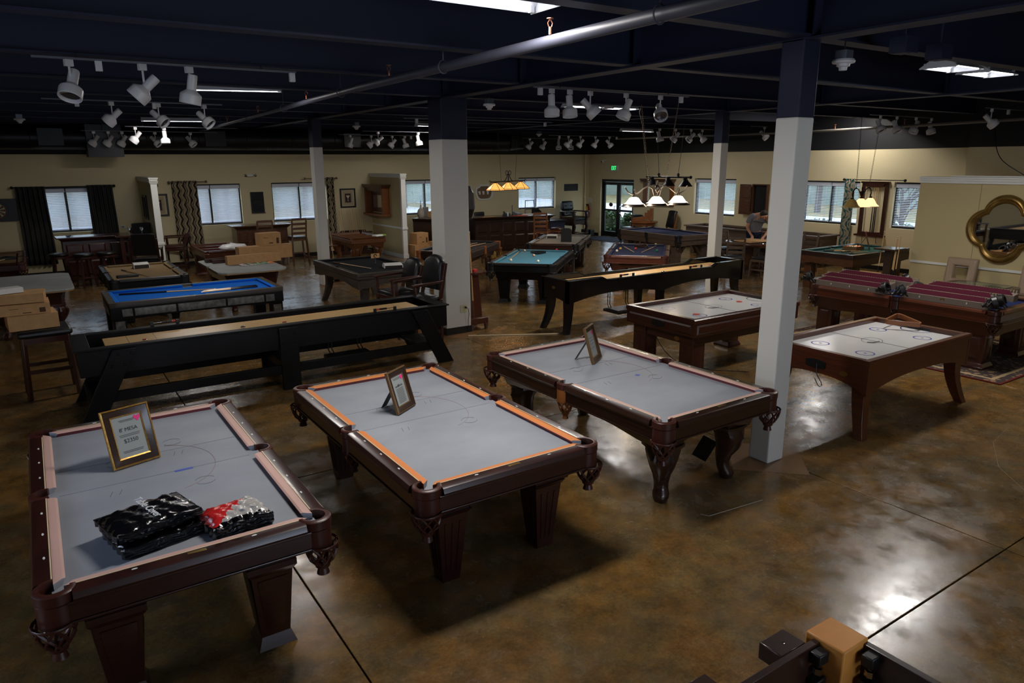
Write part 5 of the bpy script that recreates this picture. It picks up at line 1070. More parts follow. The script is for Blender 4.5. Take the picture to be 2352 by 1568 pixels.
# ladder-back stools
def ladder_chair(label,x,y,rz,h=.74,wd=W_OAK,seat=BRLEA,bh=.5,nslat=4,w=.42,nm='ladder_back_chair'):
    t=thing(nm,label,'chair',(x,y,0),rz); q=w/2
    obj('seat',G().frus(0,0,h-.02,h+.035,w,.42,w-.03,.39),seat,t,bevel=.018); obj('seat_frame',G().box(-q,-.2,h-.08,q,.2,h-.02),wd,t,bevel=.004)
    for s_ in (-1,1):
        obj('leg',G().frus(s_*(q+.02),-.21,0,h-.05,.036,.036,.045,.045,ox=-s_*.03,oy=.02),wd,t); obj('back_post',G().bar((s_*(q+.01),.25,0),(s_*(q-.02),.19,h),.042,.042).bar((s_*(q-.02),.19,h),(s_*(q-.02),.28,h+bh),.038,.04),wd,t,bevel=.003)
        obj('side_stretcher',G().bar((s_*q,-.2,.2),(s_*q,.23,.2),.025,.03),wd,t)
    for i in range(nslat):
        z=h+.10+(bh-.13)*i/(nslat-1); y_=.19+.09*(z-h)/bh; g=G(); g.loft([[(-q+.01,y_,z),(-q+.01,y_,z+.06),(-q+.01,y_+.016,z+.06),(-q+.01,y_+.016,z)],[(0,y_+.025,z),(0,y_+.025,z+.065),(0,y_+.04,z+.065),(0,y_+.04,z)],[(q-.01,y_,z),(q-.01,y_,z+.06),(q-.01,y_+.016,z+.06),(q-.01,y_+.016,z)]]); obj('slat',g,wd,t)
    obj('foot_rail',G().bar((-q,-.2,.27),(q,-.2,.27),.025,.04),wd,t)
    return t
ladder_chair('honey ladder-back bar stool in front of the reception counter',12.5,17.15,2.3,.72)
ladder_chair('brown ladder-back bar chair at the left of the bar below the window',5.0,19.4,PI,.72,W_WALN,LEATH)
ladder_chair('brown ladder-back bar chair at the right end of the bar below the window',5.95,19.55,PI,.72,W_WALN,LEATH)
ladder_chair('grey-brown ladder-back dining chair in front of the oval game table',13.75,11.15,PI/2+.9,.46,W_RUST,LEATH,.46)
ladder_chair('grey-brown dining chair right behind the front one at the oval table',14.1,10.55,PI/2+1.6,.46,W_RUST,LEATH,.42)
ladder_chair('grey-brown dining chair on the far left side of the oval table',14.95,12.35,-.3,.46,W_RUST,LEATH,.42)
ladder_chair('light ladder-back dining chair standing between the tall column and the green table',15.7,10.6,-PI/2,.46,W_RUST,LEATH,.46)
# taupe chairs with a square hole in the back
def hole_chair(label,x,y,rz):
    t=thing('taupe_chair',label,'chair',(x,y,0),rz); TP=mat('taupe_leather',c8(150,128,106),.45,bump=.05)
    obj('seat',G().frus(0,0,.42,.54,.50,.50,.48,.47),TP,t,bevel=.03)
    g=G(); R_=.095
    def sq(k,dy,z): return k
    rings=[]
    for j,(half,yy) in enumerate(((.10,.0),(.125,-.05),(.2,-.065),(.24,-.04),(.25,.0),(.24,.03),(.12,.03))): rings.append([(-half,yy,-half),(half,yy,-half),(half,yy,half),(-half,yy,half)])
    g.loft(rings,False,True); o=obj('backrest',g,TP,t,bevel=.012,ang=50); o.location=(0,.27,.78); o.rotation_euler=(-.16,0,0)
    for sx_ in (-1,1):
        for sy_ in (-1,1): obj('leg',G().frus(sx_*.2,sy_*.2,0,.42,.04,.04,.05,.05),W_ESP,t)
    return t
hole_chair('taupe leather chair with a square hole in its back, left of the quatrefoil mirror',12.95,5.85,-PI/2)
hole_chair('taupe chair with a square hole in its back at the right edge below the mirror',12.85,4.66,-PI/2)
# dark game table with glass top behind the burgundy rails
t=thing('glass_top_table','low dark rounded table with a glass top between the taupe chairs','table',(12.2,5.1,0)); 
g=G(); g.loft([[(u*.36,v*.5,z) for u,v in [(math.copysign(abs(math.cos(a))**.5,math.cos(a)),math.copysign(abs(math.sin(a))**.5,math.sin(a))) for a in [2*PI*i/32 for i in range(32)]]] for z in (.68,.74,.76)]); obj('table_top',g,W_ESP,t)
obj('glass',G().box(-.26,-.36,.761,.26,.36,.766),mat('table_glass',c8(90,100,84),.08,coat=.5),t); obj('pedestal',G().frus(0,0,0,.68,.5,.5,.24,.24),W_ESP,t)
# ---------- bars and counters ----------
def bar_front(label,x,y,rz,L,D,h=1.07,wd=W_CHERD,panels=5,nm='bar_counter',over=.12,rot_panels=False,top=None):
    """front faces -y; length along x"""
    t=thing(nm,label,'bar',(x,y,0),rz)
    obj('body',G().box(-L/2,-D/2,.08,L/2,D/2,h-.05),wd,t,ang=0); obj('plinth',G().box(-L/2+.02,-D/2+.03,0,L/2-.02,D/2,.08),wd,t,ang=0)
    g=G(); o_=over; g.loft([[(-L/2-o_,-D/2-o_,h-.03),(L/2+o_,-D/2-o_,h-.03),(L/2+o_,D/2,h-.03),(-L/2-o_,D/2,h-.03)],[(-L/2-o_,-D/2-o_,h),(L/2+o_,-D/2-o_,h),(L/2+o_,D/2,h),(-L/2-o_,D/2,h)]]); obj('counter_top',g,top or wd,t,bevel=.008,ang=0)
    g=G(); g.loft([[(-L/2-.01,-D/2-.01,h-.10),(L/2+.01,-D/2-.01,h-.10),(L/2+.01,D/2,h-.10),(-L/2-.01,D/2,h-.10)],[(-L/2-o_*.7,-D/2-o_*.7,h-.03),(L/2+o_*.7,-D/2-o_*.7,h-.03),(L/2+o_*.7,D/2,h-.03),(-L/2-o_*.7,D/2,h-.03)]]); obj('cornice',g,wd,t,ang=0)
    pw=L/panels
    for i in range(panels):
        a=-L/2+pw*i+.05; b=a+pw-.10
        for z0,z1 in ((.16,.52),(.60,.90)):
            y_=-D/2; obj('panel',G().add([(a,y_,z0),(b,y_,z0),(b,y_,z1),(a,y_,z1),(a+.03,y_-.018,z0+.03),(b-.03,y_-.018,z0+.03),(b-.03,y_-.018,z1-.03),(a+.03,y_-.018,z1-.03)],[(0,1,5,4),(1,2,6,5),(2,3,7,6),(3,0,4,7),(4,5,6,7)]),wd,t,ang=0)
    return t
bar_front('dark red-brown home bar below the curtained window',1.15,19.55,.04,1.35,.5,panels=3)
solo('glass_dish',G().lathe([(.03,0),(.06,.03),(.065,.03),(.032,-.004)],n=16),mat('clear_dish',c8(150,170,190),.1,trans=.6),'small clear dish on the left end of the dark red bar','dish',(.62,19.35,1.075))
for i,(x,y) in enumerate(((1.84,19.05),(2.1,18.95))):
    solo('wine_glass',G().lathe([(1e-4,0),(.03,.002),(.005,.01),(.004,.07),(.02,.09),(.038,.13),(.034,.17)],n=14),mat('clear_glass',c8(210,220,225),.05,trans=.9),['left','right'][i]+' of two glasses standing on the armchair-end ledge of the dark bar','glass',(x,y,1.075),0,'two glasses on the bar ledge')
obj('bar_ledge',G().box(-.42,-.16,1.035,.42,.16,1.072),W_CHERD,None,bevel=.006).location=(1.95,19.0,0)
tag([o for o in COL.objects if o.name=='bar_ledge'][0],'dark ledge board between the armchairs at the bar end','ledge')
obj('bar_leg',G().box(1.62,18.9,0,1.7,19.1,1.035).box(2.2,18.9,0,2.28,19.1,1.035),W_CHERD,[o for o in COL.objects if o.name=='bar_ledge'][0]).matrix_parent_inverse=Matrix.Translation((-1.95,-19.0,0))
bar_front('brown wooden bar with overhanging top between the two blind-covered windows',5.15,20.25,.0,1.35,.55,wd=W_WALN,panels=4)
solo('paper_sheet',G().box(-.12,-.06,0,.12,.06,.006),PAPER,'white paper on the right end of the brown bar','paper',(5.75,20.2,1.075),.1)
R1=bar_front('dark reception counter with square panels and a long polished top',12.36,18.68,-.19,2.5,.6,wd=W_ESP,panels=6,nm='reception_counter',over=.14)
bar_front('dark cluttered counter between the second partition and the wide column',10.35,19.9,.72,1.9,.6,wd=W_ESP,panels=3,nm='side_counter',over=.08)
# small round table by the door with a wooden wine-rack box on it
t=thing('round_oak_table','small round oak table with four legs near the door','table',(16.75,17.3,0)); 
obj('table_top',G().lathe([(1e-4,.72),(.44,.72),(.46,.735),(.46,.75),(.45,.76),(1e-4,.76)],n=32),W_OAK,t); obj('apron',G().lathe([(.36,.63),(.38,.63),(.38,.72),(.36,.72)],n=32),W_OAK,t)
for k in range(4): a=k*PI/2+.5; o=obj('leg',G().lathe([(1e-4,0),(.02,0),(.024,.3),(.036,.5),(.026,.53),(.036,.56),(.036,.72),(1e-4,.72)],n=12),W_OAK,t); o.location=(.33*math.cos(a),.33*math.sin(a),0)
t=thing('wooden_rack_box','stepped honey-wood cue rack leaning on the small round table','rack',(16.7,17.3,.765),-.9)
obj('back_board',G().prism([(-.34,.0),(.30,.07),(.30,.42),(.22,.42),(.22,.36),(.14,.36),(.14,.28),(.06,.28),(.06,.17),(-.34,.10)],'y',-.03,.03),W_OAK,t); obj('side_board',G().box(.30,-.14,.05,.33,.14,.42),W_OAK,t); obj('foot',G().box(.2,-.1,0,.25,-.05,.08).box(.2,.05,0,.25,.1,.08),W_OAK,t); obj('base_board',G().box(-.34,-.14,.0,.3,.14,.03),W_OAK,t); obj('front_ledge',G().box(-.36,-.16,.0,-.33,.16,.22),W_WALN,t)
# =============== THINGS ON THE WALLS ===============
def on_back(name,label,cat,x,z,d=0): return thing(name,label,cat,(x,YB-.001-d,z),0)
def on_right(name,label,cat,y,z,X=XR): return thing(name,label,cat,(X-.001,y,z),-PI/2)
# local frame for wall things: x to the viewer's right, -y towards the room, z up
BLKF=mat('black_frame',c8(17,16,17),.4)
def frame_geo(w,h,b,d): 
    g=G(); g.box(-w/2,-d,-h/2,-w/2+b,0,h/2); g.box(w/2-b,-d,-h/2,w/2,0,h/2); g.box(-w/2+b,-d,-h/2,w/2-b,0,-h/2+b); g.box(-w/2+b,-d,h/2-b,w/2-b,0,h/2); return g
def martini(t,sc=1,y=-.012):
    obj('mount',G().box(-.16*sc,y-.001,-.21*sc,.16*sc,y,.21*sc),mat('mount_script',c8(176,162,130),.8,noise=((30,4,60),c8(150,134,104))),t,ang=0)
    obj('print_border',G().box(-.095*sc,y-.004,-.135*sc,.095*sc,y-.001,.135*sc),mat('print_red',c8(110,34,36),.6),t,ang=0); obj('print',G().box(-.083*sc,y-.006,-.123*sc,.083*sc,y-.004,.123*sc),mat('print_dark',c8(36,24,34),.6),t,ang=0)
    g=G(); g.prism([(-.06*sc,.075*sc),(.06*sc,.075*sc),(.006*sc,-.01*sc),(.005*sc,-.075*sc),(.04*sc,-.085*sc),(-.04*sc,-.085*sc),(-.005*sc,-.075*sc),(-.006*sc,-.01*sc)],'y',y-.0085,y-.006); obj('print_glass',g,mat('print_pale',c8(216,196,150),.6),t,ang=0)
t=on_back('framed_picture','black-framed cocktail glass print on the wall between curtain and partition','picture',2.78,1.635); obj('frame',frame_geo(.52,.58,.045,.03),BLKF,t,bevel=.004); obj('backing',G().box(-.23,-.01,-.26,.23,-.004,.26),mat('mount_cream',c8(190,178,146),.8),t); martini(t,1.05)
t=on_back('framed_picture','black-framed cocktail glass print above the wall cue rack','picture',8.02,1.655); obj('frame',frame_geo(.49,.57,.045,.03),BLKF,t,bevel=.004); obj('backing',G().box(-.21,-.01,-.25,.21,-.004,.25),mat('mount_cream',c8(190,178,146),.8),t); martini(t,1.0)
# dartboard in its black surround
t=on_back('dartboard','round dartboard in a square black backing beside the dark curtain','dartboard',-.68,1.64); obj('surround',G().box(-.38,-.05,-.26,.40,0,.27),BLKF,t,bevel=.006)
g=G(); g.lathe([(1e-4,.03),(.22,.03),(.225,.0),(.225,-.0)],n=40); b=obj('board',g,BLACK,t); b.rotation_euler=(PI/2,0,0); b.location=(0,-.05,0)
for k in range(20):
    a0=(k-.5)*PI/10; a1=(k+.5)*PI/10
    for r0,r1,odd in ((.02,.105,0),(.105,.115,1),(.115,.165,0),(.165,.176,1)):
        g=G(); g.add([(r_*math.sin(a),-.082,r_*math.cos(a)) for r_,a in ((r0,a0),(r1,a0),(r1,a1),(r0,a1))],[(0,1,2,3)]); o=obj('segment',g,(INKR if k%2 else mat('dart_green',c8(40,90,50),.7)) if odd else (BLACK if k%2 else mat('dart_cream',c8(190,176,130),.8)),b,ang=0); o.matrix_parent_inverse=Matrix.Identity(4); o.matrix_local=b.matrix_local.inverted() if False else (Matrix.Rotation(-PI/2,4,'X')@Matrix.Translation((0,.05,0)))
# second dark picture pair on the first partition face
for i,y in enumerate((20.32,19.93)):
    t=thing('black_wall_panel',['narrow black framed panel farther from the post on the first partition','narrow black framed panel nearer the post on the first partition'][i],'picture',(2.40,y,1.64),PI/2*3); obj('frame',frame_geo(.30,.60,.05,.035),BLKF,t,bevel=.004); obj('print',G().box(-.11,-.012,-.26,.11,-.004,.26),mat('dim_print',c8(40,38,40),.5),t)
# wall cue rack of wood on the far side of partition one
t=thing('wall_cue_rack','reddish wooden cue rack on the far side of the first partition','cue rack',(2.53,19.6,1.55),PI/2); obj('upright',G().box(-.22,-.03,-.65,-.16,0,.62),W_CHERRY,t); obj('upright',G().box(.16,-.03,-.65,.22,0,.62),W_CHERRY,t); obj('cap',G().box(-.27,-.10,.60,.27,0,.66),W_CHERRY,t,bevel=.006); obj('base',G().box(-.25,-.10,-.68,.25,0,-.62),W_CHERRY,t,bevel=.006)
# thermostat, emergency light, chalkboard
t=on_back('thermostat','small white thermostat right of the dark curtains','thermostat',1.905,1.12); obj('case',G().box(-.055,-.025,-.045,.055,0,.045),WHITE,t,bevel=.008); obj('screen',G().box(-.032,-.028,-.02,.032,-.024,.022),mat('lcd_grey',c8(120,128,118),.3),t)
t=on_back('emergency_light','white emergency light with a lamp at each end above the chalkboard','emergency light',5.21,2.365); obj('case',G().loft([oval(.09,0,1,.42,20) for _ in (0,)]+[[(u,v,.05) for u,v,_ in oval(.09,0,1,.42,20)],[(u*.9,v*.85,.06) for u,v,_ in oval(.09,0,1,.42,20)]]),WHITE,t).rotation_euler=(PI/2,0,0)
for s_ in (-1,1): o=obj('lamp',G().lathe([(.012,0),(.035,.03),(.038,.05),(.03,.045),(1e-4,.03)],n=14),CHROME,t); o.location=(s_*.11,-.03,0); o.rotation_euler=(PI/2,0,s_*.5)
t=on_back('chalkboard','small black chalkboard with faint chalk writing between the blind-covered windows','chalkboard',5.345,1.62); obj('frame',frame_geo(.36,.58,.02,.025),BLKF,t); obj('board',G().box(-.165,-.016,-.27,.165,-.008,.27),mat('chalk_slate',c8(26,26,28),.8),t); obj('ledge',G().box(-.18,-.05,-.30,.20,0,-.285),BLKF,t)
CH=mat('chalk',c8(92,92,92),.9)
for y_,wl in ((.20,((-.13,.07),)),(.03,((-.09,.05),(-.01,.05),(.07,.05))),(-.02,((-.10,.09),(.01,.13))),(-.07,((-.02,.07),(.07,.08)))):
    for a,l_ in wl: obj('chalk_line',G().tube(smooth([(a+l_*i/6,-.0175,y_+.012*((i*7)%3-1)) for i in range(7)],3),.0022,4),CH,t,ang=0)
# curtains
def curtain(label,x0,x1,z0,z1,m,right=False,folds=7,grom=True,yoff=.10,shift=0,gr=None,sway=0):
    t=on_right('curtain',label,'curtain',x0,0) if right else on_back('curtain',label,'curtain',x0,0)
    w=abs(x1-x0); n=folds*10; v=[];f=[]; rows=12
    for j in range(rows+1):
        z=z1+(z0-z1)*j/rows; amp=.028+.01*math.sin(j*.6)
        for i in range(n+1):
            u=i/n; v.append((u*w*(1+.06*j/rows)+sway*j/rows,-yoff+amp*math.sin(u*folds*2*PI+.25*math.sin(j*.7)),z))
    for j in range(rows):
        for i in range(n): a=j*(n+1)+i; f.append((a,a+1,a+n+2,a+n+1))
    me=G(); me.add(v,f); o=obj('cloth_panel',me,m,t,ang=180); s_=o.modifiers.new('thick','SOLIDIFY'); s_.thickness=.006
    if grom:
        for k in range(folds): o=obj('grommet',G().tube([(.022*math.cos(a*PI/5),0,.022*math.sin(a*PI/5)) for a in range(10)],.005,5,True),IRON,t); o.location=((k+.5)/folds*w,-yoff,z1-.04)
    return t
def wavemat(nm,base,stripe,freq=9,amp=.06,thin=True,soft=False):
    m=mat(nm,c8(*base),.9); nt=m.node_tree; b=nt.nodes['Principled BSDF']; L=nt.links.new
    tx=nt.nodes.new('ShaderNodeTexCoord'); sp=nt.nodes.new('ShaderNodeSeparateXYZ'); L(tx.outputs['Object'],sp.inputs[0])
    def M(op,a,b_=None):
        n=nt.nodes.new('ShaderNodeMath'); n.operation=op
        for i,vv in enumerate((a,b_)):
            if vv is None: continue
            if isinstance(vv,(int,float)): n.inputs[i].default_value=vv
            else: L(vv,n.inputs[i])
        return n.outputs[0]
    if soft: zig=M('MULTIPLY',M('SINE',M('MULTIPLY',sp.outputs['Z'],13)),amp)
    else: zig=M('MULTIPLY',M('PINGPONG',sp.outputs['Z'],.125),amp/.125)
    u=M('MODULO',M('ADD',M('MULTIPLY',M('ADD',sp.outputs['X'],zig),freq),10),1)
    s1=M('MULTIPLY',M('GREATER_THAN',u,.12),M('LESS_THAN',u,.42)); s2=M('MULTIPLY',M('GREATER_THAN',u,.60),M('LESS_THAN',u,.70)) if thin else 0
    s=M('ADD',s1,s2); mx=nt.nodes.new('ShaderNodeMix'); mx.data_type='RGBA'; L(s,mx.inputs[0]); mx.inputs[6].default_value=c8(*base); mx.inputs[7].default_value=c8(*stripe); L(mx.outputs[2],b.inputs['Base Color']); return m
CUR_D=mat('curtain_dark',c8(26,26,28),.7,noise=((3.2,3.2,2.2),c8(54,52,48))); CUR_W=wavemat('curtain_wave_black',(164,148,118),(30,28,28),7,.055); CUR_T=wavemat('curtain_wave_teal',(150,138,112),(22,78,80),6,.06,True,True)
curtain('dark patterned floor-length curtain left of the corner window','',0,0,CUR_D) if False else None
curtain('dark patterned floor-length curtain on the left side of the corner window',-.26,.34,.30,2.18,CUR_D,folds=6)
curtain('dark patterned curtain on the right side of the corner window above the red bar',1.22,1.78,.30,2.19,CUR_D,folds=6)
curtain('beige curtain with black zigzag stripes beside the second window',3.16,3.78,.20,2.25,CUR_W,folds=6)
curtain('beige and black zigzag curtain half hidden by the slim left column',7.36,7.58,.35,2.28,CUR_W,folds=3)
curtain('beige curtain with teal wavy stripes hanging between window and cue rack',10.72,10.45,.30,2.22,CUR_T,True,folds=4)
def rod(label,x0,x1,z,right=False,m=IRON,yoff=.10):
    t=on_right('curtain_rod',label,'curtain rod',x0,z) if right else on_back('curtain_rod',label,'curtain rod',x0,z)
    w=abs(x1-x0); obj('rod',G().cyl((0,-yoff,0),(w,-yoff,0),.011,n=8),m,t)
    for x in (0,w): obj('finial',G().sph((x,-yoff,0),.035,10,7),m,t); 
    for x in (.06,w-.06): obj('bracket',G().cyl((x,-yoff,0),(x,0,0),.008,n=6),m,t)
rod('black curtain rod over the corner window',-.32,1.82,2.16); rod('short metal curtain rod holding the zigzag curtain',3.10,4.02,2.22,m=BRNICK); rod('metal curtain rod behind the slim left column',6.72,7.66,2.25,m=BRNICK); rod('thin black curtain rod over the wall cue rack',10.75,9.2,2.195,True)
# cue rack on back wall with standing cues
CUEB=mat('cue_butt_dark',c8(22,18,18),.3,coat=.4); TIP=mat('cue_tip',c8(70,110,150),.7); FERR=mat('ferrule',c8(230,226,214),.4)
def cue(label,p0,p1,gr=None,butt=True,nm='pool_cue',tint=None):
    """p0 butt end, p1 tip"""
    a=Vector(p0); b=Vector(p1); L_=(b-a).length
    t=thing(nm,label,'cue',a,0,gr); d=(b-a).normalized(); t.rotation_mode='QUATERNION'; t.rotation_quaternion=Vector((0,0,1)).rotation_difference(d)
    q=.48*L_ if butt else .2*L_
    obj('butt',G().lathe([(1e-4,0),(.013,.0),(.0145,.01),(.0115,q)],n=10),CUEB if butt else W_WALN,t); obj('shaft',G().lathe([(.0112,q),(.0065,L_-.03)],n=10),W_ASH,t); obj('ferrule',G().lathe([(.0066,L_-.03),(.0066,L_-.006)],n=10),FERR,t); obj('tip',G().lathe([(.0064,L_-.006),(.004,L_),(1e-4,L_+.001)],n=10),TIP,t); return t
t=thing('wall_cue_rack','low dark wood cue stand by the wall between curtain and second partition','cue rack',(8.05,20.72,0)); obj('base',G().box(-.5,-.16,0,.5,.18,.10),W_CHERD,t,bevel=.006); obj('back_board',G().prism([(-.45,.1),(.45,.1),(.45,.62),(.40,.70),(-.36,.70),(-.42,.64)],'y',.10,.13),W_CHERD,t); obj('holder',G().box(-.55,-.1,.62,.55,.10,.65),W_CHERD,t,bevel=.004)
for i,x in enumerate((7.70,7.76,7.93,7.98,8.03,8.10,8.15,8.20,8.34,8.40)):
    cue('one of ten slim pool cues standing in the rack below the cocktail print',(x,20.66,.10),(x-.05,20.80,1.36),'cues in the rack below the cocktail print',False)
# mirror cabinet on second partition
t=thing('mirror_shelf','honey and dark wood mirror cabinet with bottle ledge on the second partition','mirror',(8.778,20.32,1.60),-PI/2); W2=.68
obj('side_board',G().box(-W2,-.22,-.40,-W2+.10,0,.36),W_OAK,t,bevel=.004); obj('side_board',G().box(W2-.10,-.22,-.40,W2,0,.36),W_OAK,t,bevel=.004); obj('cornice',G().frus(0,-.13,.36,.46,1.42,.26,1.62,.34),W_WALN,t); obj('shelf',G().box(-W2-.06,-.28,-.45,W2+.06,0,-.39),W_OAK,t,bevel=.008); obj('top_board',G().box(-W2+.10,-.2,.26,W2-.10,-.02,.36),W_WALN,t); obj('mirror_glass',G().box(-W2+.22,-.03,-.32,W2-.22,-.02,.24),mat('mirror',(.85,.86,.87,1),.02,1),t,ang=0); obj('inner_frame',frame_geo(2*W2-.2,.62,.13,.04),W_WALN,t).location=(0,0,-.04)
# black moulded case on the wide column
t=thing('wall_case','black moulded plastic case hung on the right side of the wide column','case',(5.702,9.99,2.06),PI/2); P8=[(-.13,.16),(-.05,.26),(.06,.26),(.16,.15),(.16,-.10),(.10,-.20),(.08,-.25),(-.06,-.25),(-.09,-.20),(-.15,-.10)]
g=G(); g.loft([[(u,0,v) for u,v in P8],[(u,-.13,v) for u,v in P8],[(u*.8,-.17,v*.82) for u,v in P8]]); obj('shell',g,BLACK,t,ang=25,bevel=.008)
for u in (-.04,.03): obj('rib',G().box(u-.006,-.18,-.05,u+.006,-.168,.2),CHROME,t)
# framed notice board
t=on_back('notice_board','white scroll-framed pin board with three small cards left of the stained-glass light','notice board',12.86,1.68)
def scroll(k): return [(k*.36*math.copysign(abs(math.cos(a))**.55,math.cos(a))*(1+.04*math.sin(3*a)),k*.23*math.copysign(abs(math.sin(a))**.7,math.sin(a))+(.06 if math.sin(a)>.9 else 0)*k+(.02*k*math.cos(2*a))) for a in [2*PI*i/40 for i in range(40)]]
o_=scroll(1);i_=scroll(.80); g=G(); g.loft([[(*o_[k][:1],0,o_[k][1]),(o_[k][0],-.03,o_[k][1]),(i_[k][0],-.03,i_[k][1]),(i_[k][0],0,i_[k][1])] for k in range(40)],False,True); obj('frame',g,WHITE,t,ang=50); obj('board',G().prism(i_,'y',-.012,-.004),mat('pin_board',c8(120,98,76),.9),t)
for k,x in enumerate((-.18,-.03,.14)): o=obj('card',G().box(-.028,-.018,-.05,.028,-.012,.05).box(-.05,-.016,.015,.035,-.0125,.06,),PAPER,t); o.location=(x,0,-.01); o.rotation_euler=(0,.15*(k-1),0)
t=on_back('wall_sign','small black framed sign between bar window and corner','sign',16.6,1.765); obj('frame',frame_geo(.63,.25,.015,.02),BLKF,t); obj('board',G().box(-.30,-.014,-.11,.30,-.006,.11),mat('sign_black',c8(20,20,22),.5,noise=((14,14,30),c8(34,34,36))),t)
# right wall
t=on_right('exit_sign','white exit sign with glowing green letters above the door','exit sign',19.55,2.445); obj('case',G().box(-.17,-.06,-.10,.17,0,.10),WHITE,t,bevel=.006); EXM=mat('exit_green',c8(20,210,90),.4,emit=(.03,.9,.22,1),es=1.1); text('EXIT',.20,EXM,t,(-.02,-.0615,0),(PI/2,0,0)).scale=(.62,1,1)
t=on_right('security_camera','small white dome security camera on the wall near the corner','camera',20.08,2.69); obj('bracket',G().box(-.02,-.12,.02,.06,0,.06),WHITE,t,bevel=.005); obj('dome',G().sph((-.02,-.12,0),.06,14,8),WHITE,t); obj('lens',G().sph((-.03,-.165,-.02),.028,10,6),BLACK,t)
t=on_right('fire_extinguisher','red fire extinguisher with yellow tag on the wall by the corner','extinguisher',21.02-.32+.25,.90); RED=mat('extinguisher_red',c8(168,20,22),.3,coat=.5)
obj('cylinder',G().lathe([(1e-4,-.24),(.075,-.24),(.08,-.22),(.08,.10),(.06,.15),(.03,.17),(1e-4,.17)],(0,-.09,0),18),RED,t); obj('valve',G().cyl((0,-.09,.17),(0,-.09,.22),.022).box(-.02,-.16,.21,.02,-.05,.24),BLACK,t); obj('hose',G().tube(smooth([(0,-.09,.21),(.09,-.1,.18),(.11,-.11,.02),(.09,-.12,-.12)]),.012,6),BLACK,t); obj('tag',G().box(.02,-.175,.04,.09,-.172,.16),mat('tag_yellow',c8(220,196,20),.6),t); obj('label',G().arcring((0,-.09),.080,.0815,-.06,.06,-2.2,-1.0,8),PAPER,t)
t=on_right('wall_notice','white paper notice above the fire extinguisher','notice',20.93,1.28); obj('sheet',G().box(-.13,-.004,-.09,.13,0,.09),PAPER,t)
# hall mirror with carved wood frame
t=on_right('wall_mirror','large oak-framed wall mirror with cornice behind the chandelier','mirror',17.38,1.67); obj('side_post',G().box(-.70,-.05,-.38,-.54,0,.36),W_OAK,t,bevel=.006); obj('side_post',G().box(.54,-.05,-.38,.70,0,.36),W_OAK,t,bevel=.006); obj('cornice',G().frus(0,-.06,.34,.44,1.44,.12,1.56,.18),W_WALN,t); obj('lower_rail',G().box(-.72,-.07,-.43,.72,0,-.30),W_WALN,t,bevel=.006); obj('mirror_glass',G().box(-.54,-.02,-.30,.54,-.01,.34),mat('mirror',(.85,.86,.87,1),.02,1),t,ang=0)
ETCH=mat('etched_white',c8(200,200,200),.6)
obj('etched_scroll',G().tube(smooth([(-.42+.84*i/14,-.022,.20+.02*math.sin(i*2.1)) for i in range(15)],3),.008,4),ETCH,t); obj('etched_scroll',G().tube(smooth([(-.35+.5*i/12,-.075,-.36+.018*math.sin(i*2.4)) for i in range(13)],3),.008,4),ETCH,t)
# dart cabinet, doors open
t=on_right('dart_cabinet','dark wood dart cabinet with open door next to the working man','cabinet',13.3,1.585); obj('case',frame_geo(.52,.88,.03,.10),W_WALN,t); obj('back_panel',G().box(-.25,-.03,-.42,.25,-.004,.42),mat('cabinet_black',c8(5,5,6),.8),t); g=G(); g.box(-.66,-.14,-.43,-.27,-.11,.43); d_=obj('door',g,W_WALN,t,bevel=.004); obj('door_panel',G().box(-.62,-.15,.05,-.31,-.14,.38).box(-.62,-.15,-.38,-.31,-.14,-.03),W_WALN,d_,bevel=.006); obj('hinge',G().cyl((-.27,-.11,.26),(-.27,-.11,.34),.012).cyl((-.27,-.11,-.34),(-.27,-.11,-.26),.012),IRON,t)
# tall wall cue rack
t=on_right('wall_cue_rack','tall dark wood wall cue rack with shaped corners between the right-hand windows','cue rack',9.95,1.48); obj('side_post',G().box(-.33,-.05,-.64,-.25,0,.66),W_CHERD,t,bevel=.004); obj('side_post',G().box(.25,-.05,-.64,.33,0,.66),W_CHERD,t,bevel=.004); obj('top_board',G().prism([(-.36,.68),(.36,.68),(.36,.64),(.25,.62),(.22,.56),(.12,.54),(-.12,.54),(-.22,.56),(-.25,.62),(-.36,.64)],'y',-.07,0),W_CHERD,t); obj('base_board',G().prism([(-.38,-.66),(.38,-.66),(.38,-.62),(.25,-.60),(.22,-.55),(-.22,-.55),(-.25,-.60),(-.38,-.62)],'y',-.12,0),W_CHERD,t)
for k in (-.18,.18): obj('hook',G().tube([(k,-.06,-.66),(k,-.06,-.78),(k+.02,-.07,-.82),(k+.04,-.08,-.80)],.006,5),IRON,t)
for i,o_ in enumerate((-.2,.03,.08,.12)): cue('one of four pool cues standing in the tall wall rack',(XR-.10,9.95-o_,.92),(XR-.055,9.95-o_+.02,2.22),'cues in the tall wall rack',True)
